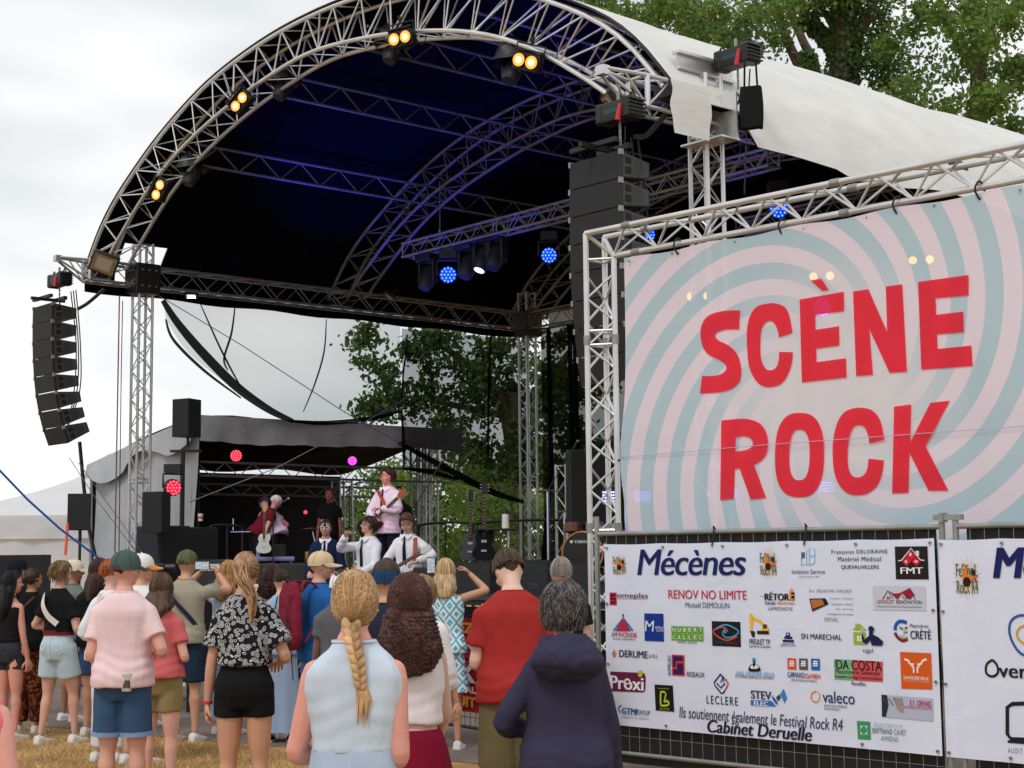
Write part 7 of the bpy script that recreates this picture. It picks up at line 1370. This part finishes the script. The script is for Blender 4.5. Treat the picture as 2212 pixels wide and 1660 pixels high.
MB().use(mat('leather_strap',(150,66,36),.6,0,.1)).tube(catmull([r.sp(.64)+V((-.09*h,.10*h,0)),r.sp(.73)+V((-.085*h,.07*h,0)),r.sp(.80)+V((-.07*h,.03*h,.01*h)),r.sp(.78)+V((-.05*h,-.06*h,0)),r.sp(.66)+V((0,-.09*h,0))],5),.028,6,flat=.25).build('guitar_strap',parent=r.body)
spot(at(760,900,16.5)*1.0+Z*1.5,at(840,1090,23.6),(1,.10,.14),330,16,.9); spot(at(980,880,18)+Z*1.6,at(840,1140,23.4),(.35,.2,1),130,24,.8)
# people in the side tent
r=person('stage hand in a black t-shirt with a white badge standing in the side tent',712,28.6,1.75,170,1.2,tone=(150,90,76),hair=('short',(30,24,22)),top=('tee',(20,20,22)),bottom=('trousers',(22,22,24)),face=True,group='crew in and around the side tent')
MB().use(mat('badge_white',(220,218,210),.5,0,0)).box((.09,.15,1.12),(.06,.008,.11)).build('badge',parent=r.body)
person('white haired man in a dark red top bending forward in the side tent',552,28.4,1.74,-60,1.2,tone=(190,140,120),hair=('short',(214,210,204),{'vol':.04}),top=('tee',(96,20,26)),bottom=('trousers',(22,22,24)),lean=.6,group='crew in and around the side tent')
person('person in a pale grey t-shirt leaning over the keyboard table',600,28.6,1.74,50,1.2,tone=(200,140,128),hair=('short',(34,26,24)),top=('tee',(206,200,210),None,{'hem':.5}),bottom=('trousers',(24,24,30)),lean=.6,aL=(-.1,.2,.55),aR=(.12,.1,.5),group='crew in and around the side tent')
person('dark figure half hidden behind the standing guitarist',862,26.5,1.66,175,DECK,tone=SKD,hair=('short',(24,20,20)),top=('tee',(20,20,22)),bottom=('trousers',(20,20,22)),group='crew in and around the side tent')
spot(at(640,960,24)+Z*.6,at(600,1110,28.8),(1,.15,.2),60,40,.9); spot(at(560,985,27)+Z*.3,at(580,1150,29),(.7,.55,1),45,60,.9)
# ---------------- gear on the stage ----------------
def monitor(x,d,rz,label,s_=1.0,y=None):
    P=at(x,1205,d); o=thing('monitor_wedge',label,'monitor speaker',V((P.x,P.y,DECK)),rz,'black wedge monitors along the stage front'); W_,D_,H_=.52*s_,.46*s_,.42*s_
    vs=[(-W_/2,-D_/2,0),(W_/2,-D_/2,0),(W_/2,D_/2,0),(-W_/2,D_/2,0),(-W_/2,-D_/2,H_*.92),(W_/2,-D_/2,H_*.92),(W_/2,-D_*.18,H_),(-W_/2,-D_*.18,H_),(W_/2,D_/2,.12*s_),(-W_/2,D_/2,.12*s_)]
    MB().use(BOX).add(vs,[(3,2,1,0),(0,1,5,4),(4,5,6,7),(7,6,8,9),(9,8,2,3),(1,2,8,6,5),(0,4,7,9,3)]).build('cabinet',parent=o,smooth=False)
    MB().use(mat('grille_dark',(20,21,25),.7,0,.1,60,.3,250)).add([(-W_*.45,-D_*.13,H_-.015),(W_*.45,-D_*.13,H_-.015),(W_*.45,D_*.46,.155*s_),(-W_*.45,D_*.46,.155*s_)],[(0,1,2,3)]).build('grille',parent=o)
    mb=MB().use(mat('connector_plate',(46,48,50),.5,.2,0)).box((.1*s_,-D_/2-.003,.1*s_),(.12,.006,.08)); mb.build('connector_plate',parent=o)
    MB().use(mat('handle_hollow',(12,12,12),.8,0,0)).box((-W_/2-.002,-.05,H_*.55),(.004,.12,.05)).box((W_/2+.002,-.05,H_*.55),(.004,.12,.05)).build('side_handle',parent=o)
for (x,d,rz,lb,s_) in ((1030,20.6,-.3,'wedge monitor behind the blonde woman with the raised phone',.95),(1143,19.6,-.2,'wedge monitor left of the cropped grey haired man',1.0),(1240,18.7,-.15,'wedge monitor by the drum kit near the fence post',.9),(640,23.2,-.3,'wedge monitor left of the seated man in the suit',.95),(930,21.0,-.1,'wedge monitor right of the seated guitarist',.8),(560,23.8,-.3,'wedge monitor in front of the purple lit table',.95),(470,24.5,-.5,'wedge monitor in front of the black speaker boxes',1.1)): monitor(x,d,rz,lb,s_)
# black sub boxes
for (x,d,w_,h_,lb) in ((352,25.2,.62,1.0,'black speaker box under the hanging monitor, left of the navy fronted one'),(418,25.6,.52,.98,'black speaker box with navy front, right of the other box')):
    P=at(x,1205,d); o=thing('subwoofer',lb,'speaker box',V((P.x,P.y,DECK)),-.7,'large speaker boxes on the left of the stage'); MB().use(BOX).box((0,0,h_/2),(w_,.6,h_),bev=.015).build('cabinet',parent=o); MB().use(mat('grille_navy',(22,24,40),.7,0,.1,60,.3,250)).box((0,-.303,h_/2),(w_*.92,.01,h_*.92)).build('grille',parent=o)
    mb=MB().use(ALU)
    for z in(.1,h_-.1): mb.box((w_/2-.02,-.31,z),(.03,.012,.03)).box((-w_/2+.02,-.31,z),(.03,.012,.03))
    mb.build('corner_plate',parent=o)
o=thing('paper_cup','white printed paper cup standing on the black speaker box','cup',at(433,1126,25.4)); MB().use(mat('cup_paper',(224,214,204),.6,0,.3,40)).tube([(0,0,0),(0,0,.12)],[.035,.045],12).build('cup_body',parent=o); MB().use(mat('cup_red',(200,60,60),.6,0,0)).tube([(0,0,.04),(0,0,.07)],[.0395,.0425],12,cap=False).build('cup_print',parent=o)
# pole with speakers and red lamp
P=at(392,1205,25.8); mb=thing('speaker_pole','black pole with a speaker on top and a red lamp beside the side tent','speaker pole',V((P.x,P.y,DECK))); zt=at(392,975,25.8).z-DECK
MB().use(BLK).tube([(0,0,0),(0,0,zt)],.04,8).build('pole',parent=mb); MB().use(BLK).box((.05,0,zt),(.5,.1,.04)).build('crossbar',parent=mb)
def pa(P,label,w_,h_,d_,rz,grp='small speakers on poles and stands'):
    o=thing('pa_speaker',label,'speaker',P,rz,grp); MB().use(BOX).add([(-w_/2,-d_/2,0),(w_/2,-d_/2,0),(w_*.32,d_/2,0),(-w_*.32,d_/2,0),(-w_/2,-d_/2,h_),(w_/2,-d_/2,h_),(w_*.32,d_/2,h_),(-w_*.32,d_/2,h_)],[(3,2,1,0),(4,5,6,7),(0,1,5,4),(1,2,6,5),(2,3,7,6),(3,0,4,7)]).build('cabinet',parent=o,smooth=False)
    MB().use(mat('grille_dark',(20,21,25),.7,0,.1,60,.3,250)).box((0,-d_/2-.004,h_/2),(w_*.93,.008,h_*.95)).build('grille',parent=o); MB().use(BLK).tube([(0,0,-.16),(0,0,.02)],.025,8).build('mount',parent=o); return o
pa(at(406,945,25.7),'tall black speaker on top of the pole in front of the side tent',.36,.62,.36,-.55)
pa(at(341,1155,24.6)+Z*.02,'tilted black speaker below the red lamp, beside the left tower',.36,.64,.34,-.35); pa(at(173,1146,23.5),'black speaker seen from behind on a stand in front of the white tent',.34,.54,.3,.15)
P=at(173,1146,23.5); o=thing('speaker_stand','thin black stand under the speaker in front of the white tent','stand',V((P.x,P.y,0))); MB().use(BLK).tube([(0,0,.9),(0,0,P.z)],.022,7).build('pole',parent=o)
for a in(0,2.1,4.2): MB().use(BLK).tube([(0,0,1.0),(.55*math.cos(a),.55*math.sin(a),0)],.014,6).build('leg',parent=o)
wash(at(374,1054,25.3),'red LED par lamp clamped to the speaker pole',(V((.55,-1,-.1))),REDE,REDC,1.1,'red and pink stage lamps'); wash(at(510,985,28.1),'round red LED lamp hanging at the left of the side tent opening',(CAM-at(510,985,28.1)),REDE,REDC,.9,'red and pink stage lamps',yoke=False)
PUC=mat('led_pink_core',(240,80,220),.4,0,0,emit=(1,.15,.7),es=2.2); wash(at(761,996,30.0),'round pink LED lamp under the right end of the grey front cloth',(CAM-at(761,996,30)),PURE,PUC,.75,'red and pink stage lamps',yoke=False)
wash(at(660,1107,29.5),'tiny red lamp glowing low in the dark of the side tent',(CAM-at(660,1107,29.5)),REDE,REDC,.32,'red and pink stage lamps',yoke=False)
# keyboard table
P=at(575,1205,26.8); o=thing('keyboard_table','pale metal table tinted as lit purple with gear on top, in front of the side tent','table',V((P.x,P.y,DECK)),.15); T_=mat('table_metal_purple_light',(150,140,190),.4,.3,.1); MB().use(T_).box((0,0,.46),(.95,.45,.07),bev=.01).build('table_top',parent=o)  # purple light on the table is put into its base colour
for sx in(-.42,.42):
    for sy in(-.18,.18): MB().use(T_).tube([(sx,sy,0),(sx,sy,.43)],.022,6).build('leg',parent=o)
P2=V((P.x,P.y,DECK+.5)); tag(MB().use(RUB).box(P2+V((.22,0,.1)),(.2,.24,.22),bev=.01).build('amplifier'),'small black amplifier on the purple lit table','amplifier'); o=thing('water_bottle','clear blue water bottle on the purple lit table','bottle',P2+V((-.12,-.1,-.005))); MB().use(mat('bottle_plastic',(120,160,210),.15,0,.2,20,alpha=.75)).tube([(0,0,0),(0,0,.16),(0,0,.2),(0,0,.22)],[.033,.033,.012,.012],10).build('bottle_body',parent=o); MB().use(mat('cap_blue',(40,80,200),.4,0,0)).tube([(0,0,.22),(0,0,.24)],.014,8).build('bottle_cap',parent=o)
o=thing('laptop','laptop with a thin bright edge standing left of the purple lit table','laptop',at(522,1148,27.2)); MB().use(RUB).box((0,0,0),(.34,.24,.02)).build('keyboard_half',parent=o); MB().use(mat('laptop_edge',(190,200,255),.3,0,0,emit=(.6,.6,1),es=.6)).box((-.165,.1,.12),(.006,.02,.2)).box((0,-.12,-.012),(.34,.006,.006)).build('screen_edge',parent=o)
def micstand(x,d,y0,y1,bx,by,label,lit=None):
    P=at(x,1205,d); b=V((P.x,P.y,DECK)); o=thing('microphone_stand',label,'microphone stand',b,0,'microphone stands on the stage'); t=at(x,y0,d)-b; e=at(bx,by,d)-b; m_=lit or BLK
    MB().use(m_).tube([(0,0,0),t],.013,6).build('upright',parent=o); 
    for a in(.3,2.4,4.5): MB().use(BLK).tube([(0,0,.1),(.26*math.cos(a),.26*math.sin(a),0)],.009,5).build('leg',parent=o)
    MB().use(BLK).tube([t+(t-e)*.25,t,e],.009,6).build('boom',parent=o); q=MB().use(RUB).tube([e,e+(e-t).normalized()*.12],[.014,.02],8).build('microphone',parent=o); MB().use(mat('mic_grille',(140,142,146),.4,.8,.2,90)).ball(e+(e-t).normalized()*.14,.028,8).build('mic_grille',parent=q)
micstand(755,24.6,1050,0,764,1047,'microphone on a stand left of the standing guitarist')
micstand(901,23.8,1085,0,946,1012,'microphone stand with a long raised boom right of the seated guitarist'); micstand(1186,24.2,1055,0,1238,970,'tall microphone stand with its boom up beside the rear tower',mat('pole_painted_blue_light',(60,56,120),.4,.2,0)); micstand(590,26.3,1100,0,608,1088,'microphone stand in front of the leaning person in the pale t-shirt')  # blue light on the tall stand's upright is painted as its base colour
# guitar on stands
GU=gx((0.02,0,1),None,(0,-1,0))
P=at(571,1160,26.4); guitar('electric_guitar','white electric guitar upright in front of the purple lit table',V((P.x,P.y,at(571,1150,26.4).z-.03)),GU,WHG,MAP,.72,(200,160,100),kind='guard')
P=at(1046,1150,24.5); guitar('electric_guitar','black and brown guitar upright on a stand in front of the railing',V((P.x,P.y,at(1046,1146,24.5).z)),GU,BLKG,mat('red_wood',(150,50,30),.4,0,.1),1.05,(24,20,20)); guitar('electric_guitar','dark guitar with pale outline behind the red necked guitar',V((P.x-.22,P.y+.2,at(1046,1152,24.5).z)),GU,mat('pale_edge_guitar',(70,70,74),.3,0,.1),BLKG,.95,(24,20,20))
P=at(1090,1205,24.3); o=thing('side_table','small black side table on a pale post beside the guitar stand','table',V((P.x,P.y,DECK))); zt=at(1090,1144,24.3).z-DECK; MB().use(RUB).box((-.12,0,zt),(.6,.3,.03),bev=.006).build('table_top',parent=o); MB().use(ALU).tube([(.06,0,0),(.06,0,zt)],.018,7).build('leg',parent=o)
o=thing('drinking_bottle','white bottle with black lid standing on the small side table','bottle',V((P.x+.02,P.y,DECK+zt+.015))); MB().use(mat('white_plastic',(232,226,216),.4,0,0)).tube([(0,0,0),(0,0,.22)],[.06,.055],14).build('bottle_body',parent=o); MB().use(RUB).tube([(0,0,.22),(0,0,.27)],[.057,.045],14).build('bottle_lid',parent=o)
# railing
def rail(x0,x1,d0,d1,y0,y1,label):
    A=at(x0,1205,d0);B=at(x1,1205,d1); A=V((A.x,A.y,DECK));B=V((B.x,B.y,DECK)); o=thing('railing',label,'railing',A,0,'black tube railings at the rear of the stage'); d=B-A; z0,z1=.0+.22,1.02
    r_=.06; MB().use(BLK).tube(catmull([V((0,0,0)),Z*(z1-.15),Z*z1+d.normalized()*.12,d+Z*z1-d.normalized()*.12,d+Z*(z1-.15),d],6),.024,7).build('top_rail',parent=o); MB().use(BLK).tube([Z*z0,d+Z*z0],.02,7).build('lower_rail',parent=o); MB().use(BLK).tube([d*.5,d*.5+Z*z1],.018,6).build('post',parent=o)
rail(905,1022,27.0,26.2,0,0,'black railing behind the seated guitarist'); rail(1032,1235,26.0,24.8,0,0,'black railing behind the guitars and side table'); rail(455,524,26.3,27.5,0,0,'black railing beside the navy fronted speaker box')
# drum kit
P=at(1268,1205,22.6); o=thing('drum_kit','black drum kit half hidden behind the fence post, bass drum facing the crowd','drum kit',V((P.x,P.y,DECK+.2)),-.35)
DRM=mat('drum_shell',(96,44,28),.35,0,.2,8); CHR=mat('chrome',(200,200,205),.2,.95,.05); WDH=mat('orange_hoop',(190,110,50),.35,0,.1)
MB().use(BLKG).tube([(0,-.2,.3),(0,.22,.3)],.29,28).build('bass_drum',parent=o); MB().use(WDH).tube([(.3*math.cos(a),-.21,.3+.3*math.sin(a)) for a in np.linspace(0,2*PI,40)],.014,6).build('drum_hoop',parent=o); hd_=MB().use(mat('drum_head_black',(14,14,16),.3,0,0)).tube([(0,-.205,.3),(0,-.215,.3)],.285,30).build('drum_head',parent=o)
vs,fs,_,_=glyphs('YAMAHA',.01); MB().use(mat('drum_print',(210,210,205),.5,0,0)).add([(-.12+.26*u,-.22,.44+.045*v) for u,v in vs],fs).disc((-.16,-.22,.463),.022,(0,-1,0),14).build('drum_lettering',parent=hd_)
for (x,y,z,r_,hh_,m_) in((-.2,-.02,.60,.12,.13,DRM),(.12,-.02,.60,.13,.14,DRM),(.5,.3,.3,.18,.32,DRM)): MB().use(m_).tube([(x,y,z),(x,y+.02,z+hh_)],r_,20).build('tom_drum',parent=o)
mb=MB().use(CHR)
for (x,y,z) in((-.62,.1,1.2),(.55,.1,1.25),(-.45,.35,.9)): mb.tube([(x,y,-.1),(x,y,z)],.012,6)
mb.tube([(-.3,-.2,.1),(-.42,-.35,-.12)],.01,5).tube([(.3,-.2,.1),(.42,-.35,-.12)],.01,5); mb.build('cymbal_stand',parent=o)
BRS=mat('brass',(200,150,70),.25,.9,.1)
for (x,y,z,r_) in((-.62,.1,1.2,.2),(.55,.1,1.25,.24),(-.45,.35,.9,.17)): MB().use(BRS).rings([[(x+q*r_*math.cos(a),y+q*r_*math.sin(a),z+.03*(1-q)) for a in np.linspace(0,2*PI,24,endpoint=False)] for q in(1,.5,.08)]).build('cymbal',parent=o)
P=at(678,1205,28.0); o=thing('drum_kit','small percussion kit with gold rimmed drum in the dark, left of the suited man','drum kit',V((P.x,P.y,1.2)),0)
MB().use(BRS).tube([(0,0,.42),(0,0,.60)],.17,18).build('snare_drum',parent=o); MB().use(BLKG).tube([(-.15,-.1,.2),(-.15,.2,.2)],.22,20).build('bass_drum',parent=o); MB().use(CHR).tube([(.2,0,0),(-.05,.1,1.0)],.012,5).tube([(-.1,0,0),(0,0,.45)],.01,5).build('cymbal_stand',parent=o); MB().use(BRS).rings([[(-.05+q*.2*math.cos(a),.1+q*.2*math.sin(a),1.0+.03*(1-q)) for a in np.linspace(0,2*PI,20,endpoint=False)] for q in(1,.1)]).build('cymbal',parent=o)
pa(at(1262,1135,24.4),'large tilted grey speaker on the short truss stand beside the drum kit',.62,1.15,.5,.35,)
# clothes heap and bottles near drums
rg=[[V(((.24*math.cos(a)*q*(1+.2*math.sin(3*a))),.14*math.sin(a)*q,z*.55+.02*math.sin(5*a+z*9))) for a in np.linspace(0,2*PI,26,endpoint=False)] for z,q in((0,1),(.09,.95),(.17,.6),(.2,.15))]
o=tag(MB().use(cloth('denim_heap',(74,92,132))).rings(rg).build('clothes_heap'),'heap of blue denim clothes lying on the stage by the drums','clothes'); P=at(1192,1205,22.4); o.location=(P.x,P.y,DECK+.005)
# hanging ropes and cables
def rope(name,label,pts,r_,m_,cat='rope',grp=None,smooth=False):
    P=[at(*p) for p in pts]; P=catmull(P,8) if smooth else P; b=V(P[0]); q=MB().use(m_).tube([p-b for p in P],r_,6).build(name); q.location=b; tag(q,label,cat,grp)
ROP=mat('rope_brown',(116,96,86),.9); WIR=mat('wire_grey',(110,110,114),.5,.4,0)
rope('rope','brown rope hanging straight down just left of the front left tower',[(258,640,26.6),(248,1195,26.6)],.012,ROP); rope('rope','thin dark cord hanging between the brown rope and the tower',[(265,650,26.5),(262,800,26.5),(257,1195,26.5)],.008,CAB)
rope('guy_wire','long thin wire slanting from the left tower down to the mesh hem',[(338,636,27),(520,745,27.4),(740,888,27.9),(870,962,28.2)],.008,WIR,'wire'); rope('guy_wire','long thin wire rising to the right across the side tent opening',[(410,1085,26),(600,1010,26.3),(800,905,27),(885,855,28)],.009,WIR,'wire')
rope('ratchet_strap','blue ratchet strap slanting down from the left edge to the crowd',[(-12,1005,20),(60,1080,20.3),(130,1143,20.6),(212,1205,21)],.015,mat('strap_blue',(30,104,190),.7,0,.1),'strap'); rope('guy_wire','thin wire from the left speaker column down toward the grey tent',[(150,990,25),(205,1075,25),(300,1200,25)],.006,WIR,'wire'); rope('guy_wire','second thin wire running down beside the left speaker column',[(170,1000,25),(270,1140,25),(310,1200,25)],.006,WIR,'wire')
rope('signal_cable_bundle','thick black cable bundle hanging from the left speaker column to the ground',[(172,955,26),(180,1040,26),(190,1130,25.8),(205,1200,25.6)],.035,CAB,'cable',None,True); rope('cable','black cable drooping along the near tower from the top hoist',[(1620,150,16.6),(1612,300,16.6),(1608,420,16.6)],.009,CAB,'cable',None,True)
rope('webbing','dark webbing straps between the near arch foot and the speaker column',[(1450,232,16.6),(1400,290,16.4),(1372,296,16.2)],.03,BLK,'strap',None,True); rope('webbing','dark webbing hanging from the left arch foot to the speaker column',[(225,625,26),(190,655,26),(168,668,26)],.03,BLK,'strap',None,True)
rope('orange_pole','slim orange marker pole in front of the white tent',[(146,1130,22.5),(141,1200,22.5)],.022,mat('orange_paint',(236,110,80),.6,0,0),'pole')
# ---------------- crowd barriers ----------------
def barrier(x0,d0,x1,d1,label,col,prt):
    A=at(x0,1205,d0);B=at(x1,1205,d1);A.z=B.z=0; o=thing('crowd_barrier',label,'crowd barrier',A,math.atan2((B-A).y,(B-A).x),'banner covered barriers in front of the stage'); L_=(B-A).length
    MB().use(BLK).tube([(0,0,.02),(0,0,1.12),(L_,0,1.12),(L_,0,.02)],.02,7).tube([(0,0,.16),(L_,0,.16)],.016,6).build('frame',parent=o); mb=MB().use(BLK)
    for i in range(1,int(L_/.09)): mb.tube([(i*.09,0,.16),(i*.09,0,1.12)],.003,4,cap=False)
    for i in range(1,11): mb.tube([(0,0,.16+.09*i),(L_,0,.16+.09*i)],.003,4,cap=False)
    mb.build('wire_mesh',parent=o); G=[[V((L_*i/24,-.03+.008*math.sin(i*1.3+k),1.14-.84*k/6)) for i in range(25)] for k in range(7)]; cl=MB().use(col).sheet(G).build('banner_cloth',parent=o)
    for (t,x,z,w_,h_,rgb,bd) in prt: vs,fs,_,_=glyphs(t,bd); MB().use(ink(rgb)).add([(x+w_*u,-.045,z+h_*v) for u,v in vs],fs).build('lettering',parent=cl)
REDP=pat('red_poster_cloth',lambda nt,b:_vor(nt,b,7,lin((170,36,52))+(1,),lin((96,20,34))+(1,),(.03,.5,.58)))
YL=(232,150,50);WT=(232,228,224)
barrier(905,15.2,1085,14.0,'barrier with a red festival poster behind the man in the dark red t-shirt',REDP,[('VENEZ',.30,1.0,.75,.10,YL,.05),('FESTIVAL',.30,.86,.80,.09,WT,.05),('LES',.36,.74,.4,.08,WT,.05),('ROCK',.22,.56,.85,.17,WT,.06),('ECO-FESTIVAL',.12,.47,.95,.06,WT,.04),('GRATUIT',.22,.345,.85,.095,YL,.05)])
WBC=mat('white_barrier_cloth',(216,210,212),.8,0,.05,3)
barrier(290,19.2,410,17.6,'barrier with a white banner behind the man in the pink t-shirt',WBC,[('ECOLE',.1,.5,.7,.2,(40,40,46),.0)])
barrier(560,16.5,640,15.9,'barrier with a white banner behind the woman in the long pale dress',WBC,[])
barrier(150,19.8,285,19.3,'barrier with a white banner behind the woman in light denim shorts',WBC,[('OLE',.55,.35,.5,.22,(40,40,46),.0)])
o=tag(MB().use(mat('opening_shade',(26,28,30),.8,0,.2)).box((0,0,.95),(1.3,.03,1.7)).build('fence_opening_shade'),'dark panel for the fence and shaded opening at the white tent, left edge','fence'); P=at(36,1205,30); o.location=(P.x,P.y,0)  # solid dark sheet stands for the shade in the opening with the fence
tag(MB().use(mat('cup_litter',(228,200,190),.6)).tube([atz(361,1485,.03),atz(361,1485,.03)+V((.1,.02,0))],[.03,.04],10).build('litter_cup'),'crushed paper cup lying on the grass behind the man in pink','cup')
